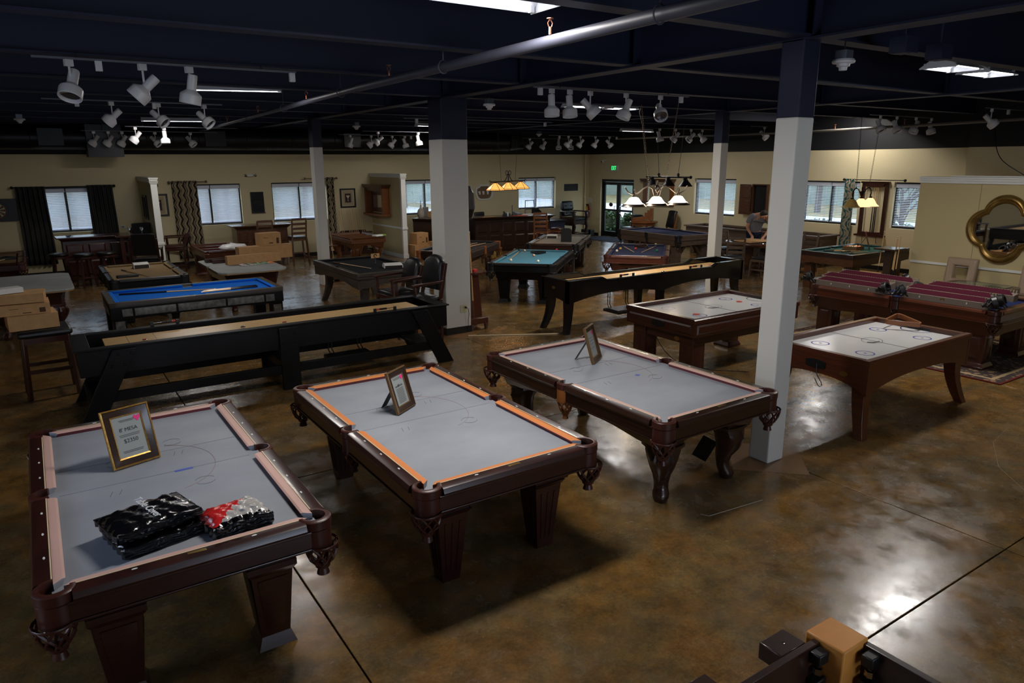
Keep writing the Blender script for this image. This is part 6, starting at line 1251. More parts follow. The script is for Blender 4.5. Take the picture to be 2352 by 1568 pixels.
# quatrefoil mirror
t=thing('quatrefoil_mirror','large gold four-lobed quatrefoil mirror on the right partition','mirror',(13.507,5.42,1.53),-PI/2); GOLD=mat('antique_gold',c8(120,92,44),.35,.75,noise=((9,9,9),c8(150,120,64)))
def quat(r_,n=96):
    out=[]
    for i in range(n):
        a=2*PI*i/n; best=0; q=.42*r_; lr=.58*r_
        for k in range(4):
            c=PI/2*k; d=a-c; s_=q*math.sin(d); 
            if abs(s_)<lr: best=max(best,q*math.cos(d)+math.sqrt(lr*lr-s_*s_))
        out.append((best*math.cos(a),best*math.sin(a)))
    return out
R_=.575; secs=[(1.0,0),(1.0,.03),(.95,.065),(.89,.075),(.84,.055),(.82,.05),(.80,.06),(.77,.05),(.755,.03),(.74,.02)]
Q_=[[(u,-d,v) for u,v in quat(R_*k)] for k,d in secs]; g=G(); g.loft(Q_,False); obj('frame',g,GOLD,t,ang=50); obj('mirror_glass',G().prism(quat(R_*.76),'y',-.022,-.006),mat('mirror',(.85,.86,.87,1),.02,1),t,ang=0)
cord('black cable running down the right wall to the top of the right partition',smooth([(16.95,7.25,4.0),(16.9,7.22,3.2),(16.3,6.8,2.7),(13.9,5.4,2.41),(13.6,5.25,2.40)]),.008)
solo('white_batten',G().box(-.02,-.9,0,.02,.9,.02),WHITE,'thin white batten lying along the top of the right partition','batten',(13.6,5.5,2.382))
# switch box under the ceiling beam
for i,(x,y) in enumerate(((5.95,3.3),(6.6,3.35))):
    t=thing('junction_box',['pair-mounted dark junction box beside the tall foreground column','second dark junction box farther right under the beam'][i],'box',(x,y,3.62)); obj('box',G().box(-.09,-.07,-.12,.09,.07,0).box(-.08,-.06,-.125,.0,.06,-.12),DECK,t,ang=0,bevel=.004); obj('conduit',G().cyl((0,0,0),(0,0,.5),.012,n=6),DECK,t)
# =============== SMALL THINGS ===============
GOLDF=mat('gilt_frame',c8(176,128,58),.35,.7,noise=((60,60,60),c8(214,168,90))); DKWF=W_ESP
SIGNP=mat('sign_sheet_grey',c8(150,156,154),.35,coat=.5); PINK=mat('pink_heart',c8(232,50,130),.5)
def price_sign(label,x,y,z,rz,w,h,lines,outer,tilt=.28,heart=True):
    """stands on its lower edge at (x,y,z), faces local -y, leans back"""
    t=thing('price_sign',label,'sign',(x,y,z),rz)
    fr=bpy.data.objects.new('frame',None)
    rot=Matrix.Rotation(-tilt,4,'X'); 
    def put(o): o.matrix_local=rot@Matrix.Translation((0,0,h/2)); return o
    b=.052*w/.3
    g=G(); pr=[(0,0),(0,-.02),(.008,-.028),(b*.26,-.018),(b*.26,0)]
    def ringf(g,d0,pr):
        cs=[(-1,-1),(1,-1),(1,1),(-1,1)]; g.loft([[(cx_*(w/2-u-d0),yy,cy_*(h/2-u-d0)) for u,yy in pr] for cx_,cy_ in cs],False,True)
    ringf(g,0,pr); put(obj('gilt_edge',g,outer,t,ang=30)); g=G(); ringf(g,b*.26,[(0,0),(0,-.022),(b*.7,-.012),(b*.7,0)]); put(obj('frame_moulding',g,DKWF,t,ang=30)); g=G(); ringf(g,b*.98,[(0,0),(0,-.014),(b*.16,-.009),(b*.16,0)]); put(obj('inner_gilt',g,outer,t,ang=30))
    put(obj('sheet',G().box(-w/2+b,-.006,-h/2+b,w/2-b,-.002,h/2-b),SIGNP,t,ang=0)); put(obj('backboard',G().box(-w/2+.01,0,-h/2+.01,w/2-.01,.006,h/2-.01),BLACK,t,ang=0))
    obj('easel_leg',G().bar((0,math.sin(tilt)*h*.62+.02,h*.60),(0,.17*h/.39+.05,0.004),.08,.006,up=(0,1,0)),BLACK,t,ang=0)
    ik=mat('sign_ink',c8(36,38,40),.6)
    for s_,sz,zz in lines:
        if s_: o=text(s_,sz,ik,t,(0,0,0),(0,0,0)); o.matrix_local=rot@Matrix.Translation((0,-.0068,h/2+zz))@Matrix.Rotation(PI/2,4,'X')
        else: put(obj('print_line',G().box(-sz/2,-.0072,zz-.0025,sz/2,-.006,zz+.0025),mat('sign_grey_ink',c8(96,100,100),.6),t,ang=0))
    if heart:
        hp=[(0,-.022),(.02,.0),(.022,.012),(.012,.02),(.002,.012),(0,.009),(-.002,.012),(-.012,.02),(-.022,.012),(-.02,0)]; hp=[(u*w/.3+w/2-b-.03*w/.3,v*w/.3+h/2-b-.035*h/.39) for u,v in hp]
        put(obj('heart_sticker',G().prism(hp,'y',-.0085,-.006),PINK,t,ang=0))
price_sign("gilt and dark wood framed price sign reading \$2350 beside the wrapped covers".replace('\\',''),.345,5.0,.766,.30,.30,.385,[("8' MESA",.034,.045),('$2350',.036,-.03),(None,.10,.108),(None,.085,.10),(None,.13,.012),(None,.12,.002),(None,.13,-.095),(None,.12,-.104)],GOLDF)
price_sign('dark framed price sign with pink heart and striped sheet on the orange-cushioned table',2.26,4.945,.766,.60,.27,.34,[("8' ",.03,.035),('SOLID WOOD',.016,.033),(None,.12,.10),(None,.10,.09)]+[(None,.10,.012-.011*i) for i in range(11)],mat('bronze_edge',c8(104,76,42),.4,.4))
price_sign('dark framed price sign seen at an angle on the cabriole-leg table',4.44,5.18,.766,.58,.28,.36,[(None,.12,.06),(None,.13,.03),(None,.10,.0),(None,.13,-.04)],mat('bronze_edge',c8(104,76,42),.4,.4))
# plastic-wrapped table covers
PLAS=mat('shiny_black_film',c8(14,14,17),.16,coat=.8,bump=.35); PLR=mat('shiny_red_film',c8(206,40,40),.2,coat=.7,bump=.3); PLS=mat('shiny_silver_film',c8(176,172,168),.18,coat=.7,bump=.35)
for m in (PLAS,PLR,PLS):
    for n in m.node_tree.nodes:
        if n.type=='MAPPING': n.inputs['Scale'].default_value=(60,24,60)
def pack(label,x,y,z,rz,w,d,h,seed,mats,split=None):
    t=thing('table_cover_pack',label,'package',(x,y,z),rz); rd=random.Random(seed); nx,ny=28,18; v=[];f=[];mi=[]
    def P(i,j,top):
        u=-1+2*i/nx; w_=-1+2*j/ny; e=(1-abs(u)**7)*(1-abs(w_)**5); px=u*w/2+.008*math.sin(j*1.7+seed); py=w_*d/2+.008*math.sin(i*1.3+seed)
        zz=h*(.55+.45*e) if top else .0
        zz+=(.0035*math.sin(i*1.1+j*.5)+.0035*math.sin(j*1.6+i*.35)+rd.uniform(-.0015,.0015))*(1 if top else 0)
        return (px,py,max(zz,0))
    for top in (1,0):
        for j in range(ny+1):
            for i in range(nx+1): v.append(P(i,j,top))
    N=(nx+1)*(ny+1); g=G()
    for j in range(ny):
        for i in range(nx):
            a=j*(nx+1)+i; f.append((a,a+1,a+nx+2,a+nx+1)); mi.append(0 if not split else split(i/nx,j/ny)); f.append((N+a,N+a+nx+1,N+a+nx+2,N+a+1)); mi.append(0)
    for i in range(nx): f.append((i,N+i,N+i+1,i+1)); mi.append(0); b=ny*(nx+1)+i; f.append((b,b+1,N+b+1,N+b)); mi.append(0)
    for j in range(ny): a=j*(nx+1); f.append((a,a+nx+1,N+a+nx+1,N+a)); mi.append(0); a+=nx; f.append((a,N+a,N+a+nx+1,a+nx+1)); mi.append(0)
    g.v=v; g.f=f; g.m=mi; obj('wrapped_bundle',g,mats,t,ang=50)
    g=G(); g.tube([(u*w/2*1.02,w_*d/2*1.02,h*.5) for u,w_ in ((-1,-1),(1,-1),(1,1),(-1,1))],.006,5,True); obj('seam_edge',g,BLACK,t)
    for k in range(3): obj('fold',G().tube(smooth([(-w/2+w*i/8,-d/2-.006-.004*(i%2),h*(.2+.22*k)+.006*math.sin(i*2+k)) for i in range(9)],3),.012,6),mats[0],t)
    return t
pack('lower shiny black plastic-wrapped cover beneath the lettered one on the slate table',.33,3.93,.766,.22,.46,.34,.075,3,[PLAS])
t=pack('upper shiny black plastic-wrapped pack lettered Table Cover on the slate table',.29,3.93,.846,.26,.42,.30,.065,5,[PLAS])
o=text('Table Cover',.058,mat('lettering_white',c8(225,225,230),.5),t,(.0,.0,.0785),(0,0,-PI/2),ext=.002); o.scale=(1.0,1,1)
pack('shiny red and silver plastic-wrapped pack on the slate table',.69,3.79,.766,.19,.31,.25,.10,8,[PLAS,PLR,PLS],lambda u,v:(1 if u*.9<v*.8+.05 and u<.75 else 2) if .06<v else 0)
BTAPE=mat('painters_tape',c8(70,90,180),.6)
solo('tape_strip',G().box(-.055,-.014,0,.055,.014,.001),BTAPE,'strip of blue masking tape on the first slate table','tape',(.585,4.73,.7635),0)
solo('tape_strip',G().box(-.025,-.02,0,.025,.02,.001),BTAPE,'small piece of blue masking tape on the cabriole-leg slate table','tape',(4.45,4.60,.7635),.5)
# pencil marks drawn on the slates
PEN=mat('pencil_mark',c8(60,62,70),.8); PENR=mat('pencil_red',c8(150,100,100),.8)
def scribble(par,pts,m=PEN,r_=.0011): obj('pencil_mark',G().tube([(a,b,.7637) for a,b in pts],r_,4),m,par,ang=0)
tb=[o for o in COL.objects if o.name.startswith('pool_table') and o.type=='EMPTY'][:3]
for i,p in enumerate(tb):
    arc=[(.34*math.cos(a),.10+.42*math.sin(a)) for a in [-1.3+2.6*k/20 for k in range(21)]]; scribble(p,arc,PENR)
    for cx_,cy_ in ((.22,-.25),(-.22,.35),(.15,.55)): scribble(p,[(cx_+.06*math.cos(a),cy_+.06*math.sin(a)) for a in [.4+2.4*k/8 for k in range(9)]]); scribble(p,[(cx_+.06*math.cos(a),cy_+.06*math.sin(a)) for a in [3.6+2.2*k/8 for k in range(9)]])
    for cx_,cy_ in ((.12,.28),(-.3,-.18)): 
        scribble(p,[(cx_,cy_),(cx_+.02,cy_+.07)]); scribble(p,[(cx_+.05,cy_),(cx_+.07,cy_+.07)])
    scribble(p,[(-.55,-.0),(.55,.0)],mat('slate_joint',c8(112,116,124),.8)); scribble(p,[(-.55,.40),(.55,.40)],mat('slate_joint',c8(112,116,124),.8))
# black label card leaning by the cabriole leg
solo('label_card',G().box(-.07,-.004,-.11,.07,.004,.11),BLACK,'small black label card hanging by the rear cabriole leg','card',(4.80,4.06,.14),-.85).rotation_euler[1]=.45
# balls, triangles, cues
def ball(label,x,y,z,c_,stripe=False,gr=None):
    t=thing('pool_ball',label,'ball',(x,y,z+.0285)); m=mat('ball_%d_%d_%d'%c_,c8(*c_),.12,coat=.6); iv=mat('ball_ivory',c8(236,226,196),.12,coat=.6)
    obj('ball',G().sph((0,0,0),.0285,18,12),iv if stripe else m,t)
    if stripe: obj('stripe',G().lathe([(.0252,-.0138),(.0280,-.006),(.0287,0),(.0280,.006),(.0252,.0138)],n=20),m,t).rotation_euler=(.6,.3,0)
    else: obj('number_spot',G().lathe([(1e-4,.0288),(.009,.0272)],n=10),iv,t).rotation_euler=(.5,.2,0)
ZB=.7635
ball('ivory cue ball near the left near corner of the teal table',7.79,11.74,ZB,(236,226,196)); ball('ivory ball near the middle of the near rail of the teal table',8.13,11.29,ZB,(236,226,190)); ball('orange striped ball in the centre of the teal table',8.58,12.07,ZB,(206,90,40),True); ball('dark striped ivory ball near the far left of the teal table',8.88,12.84,ZB,(150,60,50),True); ball('plain red ball near the far right corner of the teal table',9.55,12.56,ZB,(206,40,40))
ball('ivory cue ball by the left rail of the navy table',10.5,11.64,ZB,(236,226,196)); ball('yellow ball beside the cue ball on the navy table',10.84,11.9,ZB,(226,170,60)); ball('red ball in the middle of the navy table',11.11,11.70,ZB,(200,60,50)); ball('ivory ball near the far right corner of the navy table',12.03,12.0,ZB,(228,216,160)); ball('green ball toward the right rail of the navy table',11.2,11.13,ZB,(20,110,70))
def ball_rack(label,x,y,z,rz,m): return solo('ball_triangle',tri_geo(.29,.018,.05),m,label,'ball rack',(x,y,z),rz,bevel=.003)
ball_rack('black ball triangle at the far end of the teal table',8.96,12.45,ZB,.3,BLACK); ball_rack('dark ball triangle at the far end of the navy table',11.56,11.95,ZB,.9,W_ESP)
GT2='cues lying on the tables'
cue('pale cue lying near the left rail of the teal table',(8.85,12.95,ZB+.016),(7.85,11.90,ZB+.010),None,False)
cue('left of two cues crossing toward each other on the navy table',(11.30,12.34,ZB+.016),(10.72,11.33,ZB+.010),None,False); cue('right of two cues crossing toward each other on the navy table',(11.88,11.84,ZB+.016),(10.80,11.20,ZB+.010),None,False)
cue('cue with dark butt at the left of the blue table',(.92,12.10,ZB+.015),(2.25,11.80,ZB+.01)); 
for i in range(4): cue(['lowest of four cues bundled at the right of the blue table','second of four cues bundled at the right of the blue table','third of four cues bundled at the right of the blue table','top of four cues bundled at the right of the blue table'][i],(2.84,11.62+.032*i,ZB+.015),(1.98+.02*i,11.60+.04*i,ZB+.010))
cue('cue lying across the left part of the black-clothed charcoal table',(4.83,13.65,ZB+.016),(5.12,12.42,ZB+.010),None,False)
cue('short house cue on the tan table beside the black case',(1.24,15.0,ZB+.016),(1.55,13.85,ZB+.010),None,False)
cue('cue lying on the charcoal-cloth table behind the wide column',(8.2,14.25,ZB+.016),(9.08,14.8,ZB+.01),None,False); cue('honey cue near the far rail of the charcoal-cloth table',(8.35,14.55,ZB+.016),(8.95,14.98,ZB+.01),None,False)
cue('left short cue on the brown cloth in the far left corner',(-.75,17.9,ZB+.016),(-.55,18.3,ZB+.01),None,False); cue('right short cue on the brown cloth in the far left corner',(-.28,17.9,ZB+.016),(-.42,18.35,ZB+.01),None,False)
ball_rack('dark ball triangle on the brown-cloth table in the far left corner',-.58,18.3,ZB,.2,BLACK)
# black cue case on the tan table, white cartons
solo('cue_case',G().box(-.17,-.06,0,.17,.06,.04),BLACK,'flat black case lying on the tan table','case',(1.24,14.05,ZB),.08,bevel=.008)
def tent(label,x,y,z,rz,w=.24,d=.2,h=.10,nm='white_carton'):
    t=thing(nm,label,'box',(x,y,z),rz); obj('lid',G().prism([(-d/2,h*.72),(-d*.1,h),(d/2,h*.98),(d/2,h*.9),(-d*.1,h*.92),(-d/2,h*.64)],'x',-w/2,w/2),WHITE,t,ang=0)
    for s_ in (-1,1): obj('side_flap',G().box(s_*w/2-.006,-d/2,0,s_*w/2+.006,d/2,h*.7),WHITE,t)
    obj('ball_tray',G().box(-w/2+.01,-d/2+.02,.0,w/2-.01,d/2-.01,h*.5),mat('tray_dark_print',c8(52,40,36),.6),t); return t
tent('white open-fronted ball carton on the far edge of the tan table',1.59,15.2,ZB,.05,.26,.18,.10); tent('white ball carton near the right end of the black-clothed charcoal table',5.55,12.42,ZB,-.25,.34,.26,.07); tent('white ball carton on the far left of the pale grey table',11.15,14.86,ZB,-.75,.26,.22,.09)
t=thing('standing_case','tall black speaker-like display case standing on the pale grey table','display',(10.88,13.92,ZB),-.72); obj('case',G().prism([(-.13,0),(.13,0),(.13,.30),(.08,.33),(-.08,.33),(-.13,.30)],'y',-.05,.05),BLACK,t,bevel=.006); obj('foot',G().box(-.13,-.07,0,.13,.07,.012),BLACK,t); obj('easel_prop',G().bar((.0,.05,.2),(.05,.2,.01),.05,.01,up=(0,1,0)),BLACK,t)
# brush-like stand with tag on charcoal table
t=thing('wooden_brush','small kraft display tag with dark print on a clear stand on the charcoal table','display',(5.50,13.12,ZB)); obj('stem',G().cyl((0,0,0),(0,0,.1),.006),mat('clear_acrylic',c8(150,154,160),.1,trans=.7),t); obj('tag',G().box(-.09,-.006,.10,.09,.006,.19),CARD,t,bevel=.003); obj('printed_mark',G().tube([(.03*math.cos(a*.7)-.0,-.008,.145+.03*math.sin(a*.7)) for a in range(8)],.008,5),BLACK,t); obj('foot',G().lathe([(1e-4,.004),(.03,.003),(.03,0)],n=14),CHROME,t)
# cartons on the bare slate table
def carton(label,x,y,z,rz,w,d,h,gr=None,tape=True,m=CARD,nm='cardboard_box',prints=True):
    t=thing(nm,label,'box',(x,y,z),rz,gr); obj('carton',G().box(-w/2,-d/2,0,w/2,d/2,h),m,t,bevel=.004,ang=0)
    obj('lid_flap',G().box(-w/2,-d/2,h,w/2,-.002,h+.004).box(-w/2,.002,h,w/2,d/2,h+.004),m,t,ang=0)
    if tape: obj('tape',G().box(-w/2-.001,-.02,h+.004,w/2+.001,.02,h+.005),mat('tan_tape',c8(190,150,100),.4),t,ang=0)
    if prints:
        for a,b,c_,d_ in ((-.30,.62,-.12,.66),(-.05,.16,.12,.24),(.28,.14,.40,.60)): obj('printed_mark',G().box(a*w,-d/2-.0012,b*h,c_*w,-d/2-.0002,d_*h),mat('print_brown',c8(74,52,34),.9),t,ang=0)
    return t
carton('long low cardboard box at the front of the bare slate table',3.53,14.56,.776,.09,1.06,.14,.165,prints=False); carton('longer cardboard box behind the front one, overhanging the bare slate table',3.88,15.05,.776,.09,1.10,.22,.27,prints=False); carton('square cardboard box with printing stacked on top of the long box',3.98,15.06,1.05,.09,.45,.24,.25)
for i,(x,y) in enumerate(((2.93,15.15),(3.02,14.95))): solo('rail_moulding',G().prism([(-.06,0),(.06,0),(.06,.05),(.03,.07),(.0,.06),(-.02,.075),(-.06,.07)],'x',-.45,.45),W_CHERD,['rear dark red rail moulding on the bare slate table beside the cartons','front dark red rail moulding on the bare slate table beside the cartons'][i],'moulding',(x+.25,y,.776),.05)
t=thing('magazine','crumpled colourful magazines lying in front of the long cardboard box','magazine',(3.5,14.25,.777),.12)
for k,(dx,c_) in enumerate(((-.2,(190,180,180)),(-.05,(150,170,140)),(.12,(120,150,120)),(.26,(226,140,80)))): o=obj('page',G().loft([[(-.11+.22*i/6,-.09,.012+.012*math.sin(i*1.3+k)),(-.11+.22*i/6,.09,.016+.012*math.sin(i*1.1+k)),(-.11+.22*i/6,.09,.004),(-.11+.22*i/6,-.09,.001)] for i in range(7)]),mat('page_%d'%k,c8(*c_),.6),t); o.location=(dx,.02*k,.0)
t=thing('plastic_bag','crumpled white plastic bag on the edge of the empty cherry cabinet','bag',(3.78,17.35,.76),0); rd=random.Random(4); g=G(); g.lathe([(1e-4,0),(.24,.01),(.27,.05),(.2,.10),(.08,.12),(1e-4,.13)],n=20,sx=1.2,sy=.7); g.v=[(a+rd.uniform(-.02,.02),b+rd.uniform(-.02,.02),max(0,c_+rd.uniform(-.018,.018))) for a,b,c_ in g.v]; obj('bag',g,mat('bag_white',c8(200,200,200),.35),t,ang=180); obj('printed_mark',G().box(.02,-.20,.03,.16,-.19,.06),BLACK,t)
t=thing('packet','green and white packet on the corner of the honey-brown cabinet','packet',(7.68,18.0,.775),.3); obj('packet',G().frus(0,0,0,.035,.34,.2,.28,.16),mat('packet_white',c8(210,214,205),.5),t,bevel=.01); obj('green_end',G().frus(.13,0,.0,.04,.12,.205,.10,.17),mat('packet_green',c8(120,150,40),.5),t,bevel=.006)
# cartons on the chair, left edge
carton('lower cardboard box on the bar chair at the left edge',-.18,10.0,.825,.1,.50,.42,.17,prints=False); carton('middle cardboard box on the bar chair at the left edge',-.23,10.02,1.0,.02,.50,.40,.12,prints=True); carton('top cardboard box with faint white writing on the bar chair at the left edge',-.30,10.05,1.13,-.06,.58,.40,.10,prints=False)
solo('white_box',G().box(-.13,-.09,0,.13,.09,.06),WHITE,'small white box lying on top of the left-edge cartons','box',(-.36,10.05,1.24),.3,bevel=.003)
# items on the green table
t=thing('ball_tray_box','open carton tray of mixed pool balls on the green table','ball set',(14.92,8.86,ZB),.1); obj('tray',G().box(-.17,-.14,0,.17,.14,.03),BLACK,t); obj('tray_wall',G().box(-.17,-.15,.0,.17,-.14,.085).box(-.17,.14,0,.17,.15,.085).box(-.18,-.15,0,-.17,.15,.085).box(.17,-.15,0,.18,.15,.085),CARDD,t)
for k in range(15):
    cs=[(226,170,60),(40,60,150),(200,50,45),(90,50,120),(220,110,40),(30,110,70),(110,30,30),(20,20,22)][k%8]; o=obj('ball',G().sph((0,0,0),.0285,12,8),mat('ball_%d_%d_%d'%cs,c8(*cs),.12,coat=.6) if k%3 else mat('ball_ivory',c8(236,226,196),.12,coat=.6),t); o.location=(-.122+.061*(k%5),-.085+.085*(k//5),.06)
t=thing('easel_sign','framed sign seen edge-on on its easel leg on the green table','sign',(15.2,8.72,ZB),-.95+1.5); obj('frame',G().bar((0,-.06,.0),(0,.06,.40),.30,.025,up=(0,1,0)),W_WALN,t,bevel=.004); obj('easel_leg',G().bar((0,.03,.27),(0,.20,.0),.06,.01,up=(0,1,0)),BLACK,t)
for i,(a,b) in enumerate((((14.12,9.05),(14.5,8.8)),((14.2,9.0),(14.62,8.95)),((14.3,8.75),(14.75,8.6)),((14.15,8.48),(14.8,8.45)))): cue(['leftmost short cue piece on the green table','cue piece with dark grip beside the ball tray on the green table','black bridge stick before the ball tray on the green table','cue piece lying along the near rail of the green table'][i],(*a,ZB+.016),(*b,ZB+.010),None,i!=3)
solo('table_brush',G().loft([[(-.11,-.025,0),(-.11,.025,0),(-.11,.025,.03),(-.11,-.025,.03)],[(.05,-.03,0),(.05,.03,0),(.05,.03,.04),(.05,-.03,.04)],[(.13,-.012,.01),(.13,.012,.01),(.13,.012,.03),(.13,-.012,.03)]]),W_ESP,'dark table brush on the right rail side of the green table','brush',(15.5,8.45,ZB),.3)
# floor cue stand next to the wide column, with cue
t=thing('cue_stand','reddish wooden floor cue stand with scalloped top tray behind the wide column','cue stand',(5.88,9.98,0),.0); obj('base',G().box(-.16,-.19,.10,.16,.19,.20),W_CHERRY,t,bevel=.006)
for sx_ in (-1,1):
    for sy_ in (-1,1): obj('foot',G().frus(sx_*.13,sy_*.16,0,.12,.03,.03,.06,.06),W_CHERRY,t)
obj('post',G().frus(0,0,.2,.92,.20,.20,.13,.13),W_CHERRY,t,bevel=.006); obj('tray',G().prism([((.155+.014*math.cos(8*a))*math.copysign(abs(math.cos(a))**.6,math.cos(a)),(.20+.018*math.cos(8*a))*math.copysign(abs(math.sin(a))**.6,math.sin(a))) for a in [2*PI*i/48 for i in range(48)]],'z',.92,.95),W_CHERRY,t)
for k in range(6): o=obj('cue_hole',G().lathe([(1e-4,.0012),(.018,.0012),(.02,0)],n=12),BLACK,t); o.location=(-.12+.048*k,-.15,.2)
cue('long cue leaning in the floor stand beside the wide column',(5.79,9.84,.21),(5.75,9.86,1.62),None,False)
solo('chalk_box',G().box(-.035,-.03,0,.035,.03,.04),mat('chalk_red',c8(200,50,44),.6),'small red chalk box on the scalloped cue stand','chalk box',(5.88,9.93,.951),.2,bevel=.003); solo('chalk_tray',G().box(-.05,-.03,0,.05,.03,.028),BLACK,'small black chalk tray beside the red chalk box','chalk tray',(5.77,9.96,.951),.1,bevel=.003)
# floor cue stand beside the slim left column
t=thing('cue_stand','light wooden floor cue stand behind the slim left column','cue stand',(5.62,16.05,0),.1); obj('base',G().box(-.2,-.18,.06,.2,.18,.13),W_CHERRY,t,bevel=.006); obj('post',G().frus(0,.08,.13,.80,.12,.1,.1,.08),W_CHERRY,t); obj('holder',G().box(-.2,-.02,.8,.2,.14,.83),W_CHERRY,t)
for sx_ in (-1,1): obj('foot',G().box(sx_*.15-.03,-.15,0,sx_*.15+.03,.15,.06),W_CHERRY,t)
for i,(x,h_) in enumerate(((5.49,1.47),(5.54,1.48),(5.66,1.17))): cue(['leftmost of three pale cues standing behind the slim left column','middle of three pale cues standing behind the slim left column','shortest, right-hand pale cue standing behind the slim left column'][i],(x+.03,16.0,.13),(x,16.05,h_),None,False)
# cue stand and low case by the right partition
t=thing('cue_stand','dark floor cue stand with tray top next to the right partition end','cue stand',(13.25,7.15,0),0); obj('base',G().box(-.17,-.2,.0,.17,.2,.12),W_ESP,t,bevel=.006); obj('post',G().box(-.06,-.06,.12,.06,.06,1.05),W_ESP,t); obj('tray',G().prism([(-.2,-.2),(.2,-.2),(.22,0),(.2,.2),(-.2,.2),(-.22,0)],'z',1.05,1.08),W_ESP,t,bevel=.004)
for i,(y,h_) in enumerate(((7.32,1.40),(7.05,1.33),(6.98,1.36),(7.02,1.30))): cue(['leftmost cue standing free of the others in the stand by the right partition','second cue from the left in the stand by the right partition','tallest cue touching the end of the right partition','short cue behind the others in the stand by the right partition'][i],(13.18,y,.12),(13.2-.02*i,y-.06,h_),None,True)
t=thing('low_game_table','low dark game table with pale lined top between the green table and the cue stand','game table',(12.55,7.72,0),.0); obj('body',G().box(-.3,-.35,.28,.3,.35,.46),W_ESP,t,bevel=.005); obj('top',G().box(-.32,-.37,.46,.32,.37,.48),W_ESP,t); obj('top_sheet',G().box(-.22,-.28,.481,.22,.28,.484),HOCK,t)
for k in range(4): obj('slot',G().box(-.16,-.2+.12*k,.484,.16,-.18+.12*k,.486),mat('slot_brown',c8(110,80,60),.6),t)
for sx_ in (-1,1):
    for sy_ in (-1,1): obj('leg',G().box(sx_*.26-.03,sy_*.3-.03,0,sx_*.26+.03,sy_*.3+.03,.28),W_ESP,t)
# open carton on far end of the cherry table
t=thing('open_carton','open empty cardboard box at the far left end of the cherry table','box',(10.95,6.3,.792),.1); obj('carton',G().box(-.30,-.16,0,.30,.16,.01).box(-.30,-.16,0,-.29,.16,.12).box(.29,-.16,0,.30,.16,.12).box(-.29,-.16,0,.29,-.15,.12).box(-.29,.15,0,.29,.16,.12),CARD,t,ang=0)
# patterned rug
def rugmat():
    m=mat('rug_pattern',c8(120,98,72),.95); nt=m.node_tree; b=nt.nodes['Principled BSDF']; L=nt.links.new; tx=nt.nodes.new('ShaderNodeTexCoord'); v=nt.nodes.new('ShaderNodeTexVoronoi'); v.inputs['Scale'].default_value=11; v.distance='MANHATTAN'; L(tx.outputs['Object'],v.inputs['Vector']); r_=nt.nodes.new('ShaderNodeValToRGB'); e=r_.color_ramp.elements; r_.color_ramp.interpolation='CONSTANT'; e[0].color=c8(150,128,94); e[1].color=c8(46,34,32); e[1].position=.62
    for p,c_ in ((.18,c8(110,40,34)),(.3,c8(140,118,84)),(.46,c8(84,66,50))): q=e.new(p); q.color=c_
    L(v.outputs['Distance'],r_.inputs[0]); L(r_.outputs[0],b.inputs['Base Color']); return m
t=thing('patterned_rug','red and beige patterned rug beneath the cherry table','rug',(10.75,5.2,0),0); a,b_=1.2,1.61; obj('pile',G().box(-a+.18,-b_+.18,0,a-.18,b_-.18,.012),rugmat(),t,ang=0)
def rb(o,w_,m,nm,z=.0125): g=G(); g.box(-a+o,-b_+o,0,a-o,-b_+o+w_,z); g.box(-a+o,b_-o-w_,0,a-o,b_-o,z); g.box(-a+o,-b_+o+w_,0,-a+o+w_,b_-o-w_,z); g.box(a-o-w_,-b_+o+w_,0,a-o,b_-o-w_,z); obj(nm,g,m,t,ang=0)
rb(0,.03,fab('rug_edge',(90,34,30)),'outer_binding'); rb(.03,.10,rugmat(),'border'); rb(.13,.05,fab('rug_beige',(150,130,98)),'inner_border',.013)
# unfinished upturned table frame at the near right corner
t=thing('upturned_table','upturned table frame with orange wood corner post and dark rails at the bottom right','table frame',(2.765,1.515,0),0); HON=mat('honey_post',c8(190,124,52),.45,noise=((6,6,40),c8(204,138,62))); SH=W_ESP
obj('corner_post',G().box(-.095,-.095,0,.095,.095,.60),HON,t,bevel=.008)
obj('rail',G().box(-1.9,.02,.28,-.085,.055,.585),SH,t,bevel=.004); obj('rail',G().box(.055,-1.7,.28,.09,-.085,.585),SH,t,bevel=.004)
for x in (-.235,-.76): obj('block',G().box(x-.085,.055,.50,x+.085,.175,.585),SH,t,bevel=.005); o=obj('screw',G().lathe([(1e-4,.002),(.006,.002),(.007,0)],n=8),CHROME,t); o.location=(x,.11,.585)
for (x,y) in ((-.14,.0),(.03,-.14)):
    for z in (.55,.42): obj('bolt_bracket',G().box(x-.035,y-.035,z-.03,x+.035,y+.02,z+.025),BLACK,t,bevel=.006); obj('bolt_nut',G().lathe([(.01,0),(.022,0),(.022,.03),(.01,.03)],(x,y-.01,z-.085),6),CHROME,t)
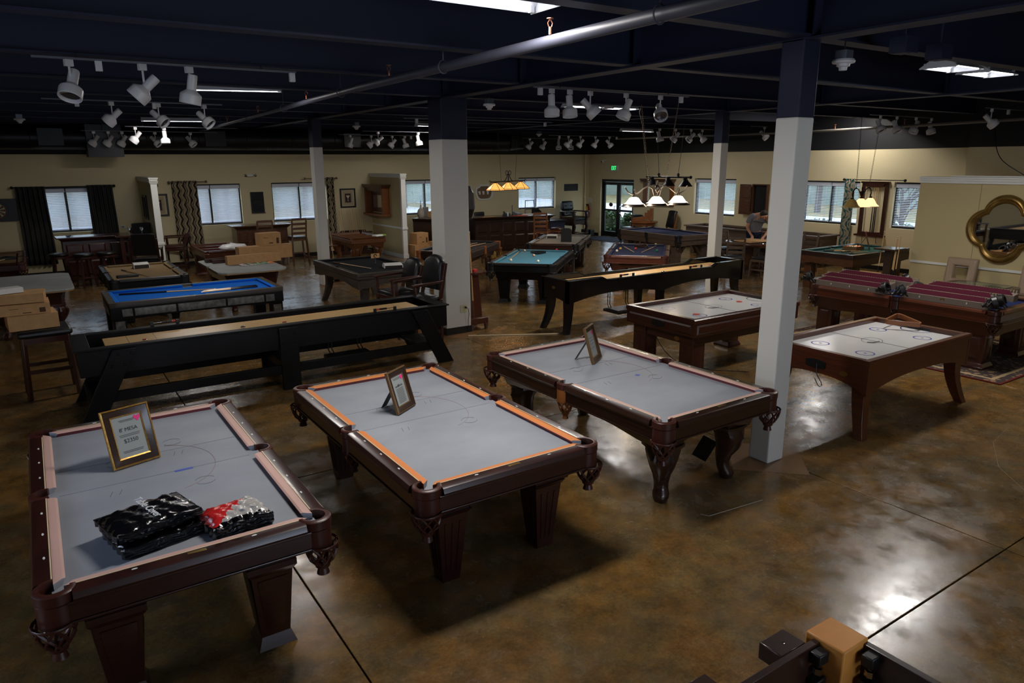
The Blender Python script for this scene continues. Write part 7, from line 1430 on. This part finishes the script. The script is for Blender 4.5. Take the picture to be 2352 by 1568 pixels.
# ---- reception clutter ----
ZC=1.071
t=thing('desk_phone','black desk telephone on the left of the reception counter','phone',(12.15,18.55,ZC),-.4); obj('base',G().prism([(-.1,0),(.1,0),(.1,.03),(-.1,.09)],'x',-.11,.11),BLACK,t,bevel=.006); obj('handset',G().tube(smooth([(-.07,-.1,.10),(-.075,0,.13),(-.07,.1,.10)]),.02,8),BLACK,t)
t=thing('card_terminal','grey card terminal with a pale screen on the reception counter','terminal',(12.62,18.62,ZC),.2); obj('case',G().prism([(-.11,0),(.11,0),(.11,.11),(-.11,.04)],'x',-.12,.12),mat('terminal_grey',c8(90,92,96),.4),t,bevel=.006); obj('screen',G().add([(-.09,-.09,.053),(.09,-.09,.053),(.09,.08,.103),(-.09,.08,.103)],[(0,1,2,3)]),mat('screen_pale',c8(190,196,200),.2),t,ang=0)
t=thing('drink_can','small pale can on the reception counter','can',(12.1,18.38,ZC)); obj('can',G().lathe([(1e-4,0),(.03,0),(.033,.008),(.033,.105),(.028,.12),(1e-4,.12)],n=14),mat('can_pale',c8(190,196,196),.3,.4),t)
solo('folder',G().box(-.2,-.13,0,.2,.13,.012),mat('folder_orange',c8(224,90,50),.6),'orange folder on the reception counter','folder',(12.55,18.38,ZC),.1); solo('paper_pile',G().box(-.3,-.12,0,.3,.12,.025),PAPER,'pale stack of papers along the right of the reception counter','paper',(13.0,18.55,ZC),-.05,bevel=.003)
solo('paper_pile',G().box(-.25,-.1,0,.25,.1,.01),CARD,'tan paper sheets on the left end of the reception counter','paper',(11.5,18.52,ZC),.1)
t=thing('black_scanner','black receipt printer on the right end of the reception counter','printer',(13.42,18.72,ZC),.3); obj('case',G().prism([(-.12,0),(.12,0),(.12,.14),(-.02,.14),(-.12,.07)],'x',-.11,.11),BLACK,t,bevel=.006); obj('stack',G().box(-.1,-.02,.14,.08,.1,.20),BLACK,t)
t=thing('picture_easel','thin grey metal easel frame on the reception counter before the window','easel',(13.25,18.85,ZC),.1); obj('frame',G().tube([(-.2,0,0),(-.18,.02,.42),(.18,.02,.42),(.2,0,0)],.014,6),mat('easel_grey',c8(120,116,116),.4,.4),t); obj('crossbar',G().cyl((-.19,.01,.14),(.19,.01,.14),.01),mat('easel_grey',c8(120,116,116),.4,.4),t)
solo('candle_stick',G().lathe([(1e-4,0),(.03,0),(.012,.03),(.012,.3),(1e-4,.32)],n=10),W_ESP,'thin dark stick standing on the reception counter','stick',(12.5,18.75,ZC))
t=thing('office_chair','black office chair behind the reception counter','chair',(11.75,19.5,0),.2); obj('backrest',G().box(-.22,-.03,.72,.22,.05,1.16),LEATH,t,bevel=.04); obj('seat',G().box(-.24,-.26,.46,.24,.22,.54),LEATH,t,bevel=.03); obj('post',G().cyl((0,0,.06),(0,0,.46),.03),BLACK,t); obj('base',G().bar((-.28,0,.05),(.28,0,.05),.05,.04).bar((0,-.28,.05),(0,.28,.05),.05,.04),BLACK,t); obj('back_bracket',G().box(-.03,.03,.5,.03,.08,.8),BLACK,t)
# printer table left of reception
t=thing('printer_stand','black printer stand with a printer left of the reception counter','printer',(10.55,18.9,0),-.1); obj('frame',G().box(-.28,-.22,.60,.28,.22,.64).box(-.28,-.22,0,-.24,-.18,.6).box(.24,-.22,0,.28,-.18,.6).box(-.28,.18,0,-.24,.22,.6).box(.24,.18,0,.28,.22,.6).box(-.28,-.22,.25,.28,.22,.28),BLACK,t); obj('printer',G().box(-.25,-.2,.64,.2,.2,.84),mat('printer_black',c8(30,30,34),.35),t,bevel=.015); obj('paper_tray',G().box(-.2,-.26,.68,.15,-.2,.70),PAPER,t); obj('carton',G().box(.08,-.2,.84,.34,.05,.94),mat('box_white',c8(200,205,214),.6),t)
solo('red_bag',G().lathe([(1e-4,0),(.13,.02),(.15,.12),(.09,.24),(1e-4,.26)],n=14),mat('bag_red',c8(190,36,30),.6),'small red bag on the floor beside the printer stand','bag',(10.72,18.3,.0))
# things on and below the side counter
t=thing('ceramic_jug','grey ceramic long-necked jug on the side counter','jug',(9.82,19.72,ZC)); obj('jug',G().lathe([(1e-4,0),(.08,0),(.11,.06),(.115,.14),(.09,.22),(.03,.28),(.022,.34),(.03,.36)],n=20),mat('glaze_grey',c8(150,140,128),.4,noise=((6,6,6),c8(176,166,152))),t); obj('stopper',G().cyl((0,0,.36),(0,0,.50),.008),IRON,t)
solo('tablet_panel',G().box(-.09,-.008,0,.09,.008,.30),BLACK,'thin black panel leaning on the side counter','panel',(10.05,19.85,ZC),-.4).rotation_euler[0]=-.3
carton('small open cardboard box on the side counter',10.15,19.62,ZC,.3,.26,.16,.17,prints=False); solo('red_pot',G().lathe([(1e-4,0),(.06,0),(.075,.06),(.05,.10),(1e-4,.11)],n=14),mat('pot_red',c8(170,36,34),.4),'small red pot at the right of the side counter','pot',(10.55,20.2,ZC)); solo('table_clock',G().lathe([(1e-4,0),(.05,0),(.05,.14),(.03,.2),(1e-4,.21)],n=14),mat('clock_grey',c8(110,110,116),.4),'small grey clock-like ornament behind the cardboard box','ornament',(10.3,19.9,ZC))
carton('cardboard box with printed labels below the side counter',9.3,18.85,.38,.2,.42,.34,.32); carton('left cardboard box stacked on the floor by the second partition post',9.25,18.8,.0,.1,.5,.4,.37,prints=False); carton('middle cardboard box on the floor under the side counter',9.75,18.55,0,.1,.45,.35,.45,prints=False); carton('right cardboard box on the floor, partly behind the wide column',10.2,18.4,0,-.1,.4,.35,.42,prints=False); carton('small low cardboard box in front of the other boxes on the floor',9.25,18.25,0,.2,.34,.26,.17,prints=False)
t=thing('blue_tote','dark blue storage tote with grey lid among the floor boxes','tote',(9.95,18.5,.46),.1); obj('tub',G().frus(0,0,0,.20,.5,.32,.56,.38),mat('tote_navy',c8(28,36,64),.4),t,bevel=.01); obj('lid',G().box(-.28,-.19,.20,.10,.19,.235),mat('tote_lid',c8(160,164,172),.4),t,bevel=.008)
# tool pile on the floor before reception
t=thing('tool_bag','yellow and black tool bag on the floor before the reception counter','tool bag',(10.95,17.25,0),.5); obj('bag',G().frus(0,0,0,.22,.5,.26,.42,.14),mat('bag_yellow',c8(190,150,30),.7,noise=((8,8,8),c8(40,36,28))),t,bevel=.03); obj('handle',G().tube(smooth([(-.15,0,.2),(-.1,0,.32),(.1,0,.32),(.15,0,.2)]),.014,6),BLACK,t)
t=thing('green_bottle','bright green bottle standing by the tool bag','bottle',(11.38,16.95,0)); obj('bottle',G().lathe([(1e-4,0),(.045,0),(.048,.02),(.048,.17),(.03,.2),(.022,.24),(1e-4,.25)],n=14),mat('bottle_green',c8(20,150,80),.4),t); obj('cap',G().cyl((0,0,.24),(0,0,.27),.02),WHITE,t)
solo('lime_bag',G().frus(0,0,0,.24,.26,.2,.2,.12),mat('bag_lime',c8(150,180,30),.7),'lime green bag behind the green bottle','bag',(11.6,16.85,0),.3,bevel=.03)
t=thing('cable_heap','heap of purple and red cables with a maroon duffel on the floor','cables',(12.1,16.4,0)); g=G(); rd=random.Random(9)
for k in range(12): g.tube(smooth([(rd.uniform(-.3,.3),rd.uniform(-.18,.18),.02+rd.uniform(0,.28)) for _ in range(7)],4),.011,5)
obj('cable_loops',g,mat('cable_purple',c8(92,60,110),.6),t,kind='stuff'); obj('duffel',G().sph((0,.15,.15),.2,14,8,1.6,.8,.75),mat('duffel_maroon',c8(96,34,48),.8),t)
solo('wood_offcut',G().box(-.35,-.04,0,.35,.04,.04),W_ASH,'pale timber offcut on the floor in front of the tool bag','timber',(11.3,16.9,0),-.4); solo('orange_level',G().box(-.2,-.03,0,.2,.03,.05),mat('level_orange',c8(220,140,40),.6),'short orange tool lying by the timber offcut','tool',(11.55,16.75,0),-.1); solo('white_board',G().prism([(-.3,-.15),(.28,-.2),(.32,.12),(-.2,.2)],'z',0,.02),WHITE,'white panel lying on the floor behind the teal table','panel',(10.6,16.3,0),.3); solo('grey_mat',G().box(-.4,-.25,0,.4,.25,.012),fab('mat_brown',(60,48,40)),'brown mat on the floor under the tools','mat',(10.9,16.85,0),.4)
t=thing('floor_bin','pair of black bins on the floor beside the door','bin',(17.05,20.55,0),0); obj('bin',G().frus(-.12,0,0,.26,.18,.2,.2,.22),BLACK,t,bevel=.02); obj('bin',G().frus(.12,-.04,0,.24,.18,.2,.2,.22),BLACK,t,bevel=.02)
t=thing('blue_cabinet','dark blue low cabinet left of the spectator chair','cabinet',(15.1,20.1,0)); obj('body',G().box(-.3,-.3,0,.3,.3,.68),mat('cabinet_blue',c8(30,36,62),.5),t,bevel=.006); obj('top',G().box(-.36,-.36,.68,.36,.36,.72),BLACK,t,bevel=.004)
solo('wheel_tray',G().lathe([(1e-4,.5),(.13,.5),(.14,.52),(.11,.53),(1e-4,.52)],n=20),W_OAK,'round tan tray on the side of the spectator chair near the wide column','tray',(4.28,10.2,0)); 
solo('tray_stand',G().cyl((0,0,0),(0,0,.5),.03).lathe([(1e-4,.02),(.14,.02),(.15,0)],n=16),W_CHERD,'dark pedestal under the round tan tray','stand',(4.28,10.2,0))
# =============== THE MAN AT THE TABLE ===============
SKIN=mat('skin',c8(196,140,112),.55); HAIR=mat('hair_dark',c8(36,26,22),.7); SHIRT=fab('grey_tshirt',(118,120,126)); JEAN=fab('jeans',(40,46,66))
M0=Vector((15.33,11.82,0)); F_=Vector((-.793,-.609,0)); R2_=Vector((.609,-.793,0))
def mp(s_,d,z): return M0+R2_*s_+F_*d+Vector((0,0,z))
def skin(name,verts,edges,m,parent,sub=2,root=0):
    me=bpy.data.meshes.new(name); me.from_pydata([tuple(v[0]-M0) for v in verts],edges,[]); me.materials.append(m); o=bpy.data.objects.new(name,me); COL.objects.link(o); o.parent=parent
    me.attributes; sm=o.modifiers.new('skin','SKIN'); sm.use_smooth_shade=True
    for i,v in enumerate(verts):
        q=me.skin_vertices[0].data[i]; r_=v[1]; q.radius=(r_,r_) if not isinstance(r_,tuple) else r_
    me.skin_vertices[0].data[root].use_root=True
    s2=o.modifiers.new('sub','SUBSURF'); s2.levels=sub; s2.render_levels=sub; return o
man=thing('person','person in a grey t-shirt bending over the oval table with both hands on it','person',M0)
V=[];E=[]
def vtx(p,r_): V.append((p,r_)); return len(V)-1
def ch(a,pts):
    for p,r_ in pts: b=vtx(p,r_); E.append((a,b)); a=b
    return a
pel=vtx(mp(0,0,.95),(.15,.11)); sp1=ch(pel,[(mp(.02,.05,1.08),(.14,.10)),(mp(.06,.14,1.22),(.16,.11)),(mp(.10,.22,1.33),(.14,.10))])
nk=ch(sp1,[(mp(.15,.29,1.375),.058)]); ch(nk,[(mp(.18,.33,1.37),.062),(mp(.205,.365,1.355),.088),(mp(.215,.395,1.315),.085),(mp(.22,.41,1.265),.058)])
def arm(sh,el,wr,hand,fdir,side):
    a=ch(sp1,[(sh,.062),((sh+el)/2,.05),(el,.042),((el+wr)/2,.038),(wr,.026)]); h_=ch(a,[(hand,(.036,.02))])
    lat=R2_
    for k in range(4):
        o_=lat*(-.027+.018*k); L_=(.075,.085,.08,.062)[k]; ch(h_,[(hand+o_+fdir*.03,.0095),(hand+o_+fdir*(.03+L_*.5)+Vector((0,0,-.008)),.009),(hand+o_+fdir*(.03+L_)+Vector((0,0,-.03)),.0075)])
    ch(a,[((wr+hand)/2+lat*side*.034+fdir*.02,.011),((wr+hand)/2+lat*side*.05+fdir*.055+Vector((0,0,-.015)),.009)])
arm(mp(-.10,.20,1.31),mp(-.175,.22,1.04),mp(-.07,.40,.87),mp(-.035,.47,.845),(F_*.85+Vector((0,0,-.4))).normalized(),1)
arm(mp(.29,.22,1.31),mp(.37,.28,1.04),mp(.25,.47,.84),mp(.21,.53,.815),(F_*.85+Vector((0,0,-.4))).normalized(),-1)
for s_ in (-1,1): ch(pel,[(mp(s_*.095,.0,.86),.092),(mp(s_*.10,.03,.5),.062),(mp(s_*.10,-.02,.28),.055),(mp(s_*.10,-.03,.09),.04),(mp(s_*.10,.10,.045),.038)])
skin('body',V,E,SKIN,man)
V=[];E=[]; a=vtx(mp(0,-.0,.90),(.185,.135)); b=ch(a,[(mp(.01,.03,1.0),(.18,.13)),(mp(.04,.10,1.14),(.185,.135)),(mp(.07,.17,1.25),(.19,.14)),(mp(.11,.235,1.345),(.13,.10))])
ch(b-1 if False else b,[(mp(-.09,.20,1.315),.085),(mp(-.145,.205,1.19),.074),(mp(-.158,.21,1.13),.072)]); ch(b,[(mp(.28,.22,1.315),.085),(mp(.335,.245,1.19),.074),(mp(.348,.25,1.13),.072)])
skin('t_shirt',V,E,SHIRT,man)
V=[];E=[]; a=vtx(mp(0,0,.93),(.165,.125))
for s_ in (-1,1): ch(a,[(mp(s_*.10,0,.84),.11),(mp(s_*.105,.03,.5),.082),(mp(s_*.105,-.02,.28),.073),(mp(s_*.105,-.03,.07),.066)])
skin('jeans',V,E,JEAN,man)
hc=mp(.20,.35,1.39)-M0
g=G(); g.sph((0,0,0),.105,16,10,.92,1.08,.92); g.v=[v for v in g.v]; o=obj('hair',g,HAIR,man); o.location=hc; o.rotation_euler=(0,0,math.atan2(F_.y,F_.x)-PI/2)
for s_ in (-1,1): o=obj('ear',G().sph((0,0,0),.022,10,6,.5,.8,1.2),SKIN,man); o.location=mp(.205+s_*.088,.355,1.335)-M0
o=obj('nose',G().sph((0,0,0),.016,8,6,.8,1.2,1),SKIN,man); o.location=mp(.222,.475,1.285)-M0
for s_ in (-1,1): o=obj('eye',G().sph((0,0,0),.009,8,6),BLACK,man); o.location=mp(.22+s_*.032,.468,1.315)-M0
for s_ in (-1,1): o=obj('shoe',G().sph((0,0,.045),.055,12,8,.85,2.1,.8),BLACK,man); o.location=mp(s_*.10,.06,0)-M0; o.rotation_euler=(0,0,math.atan2(F_.y,F_.x)-PI/2)
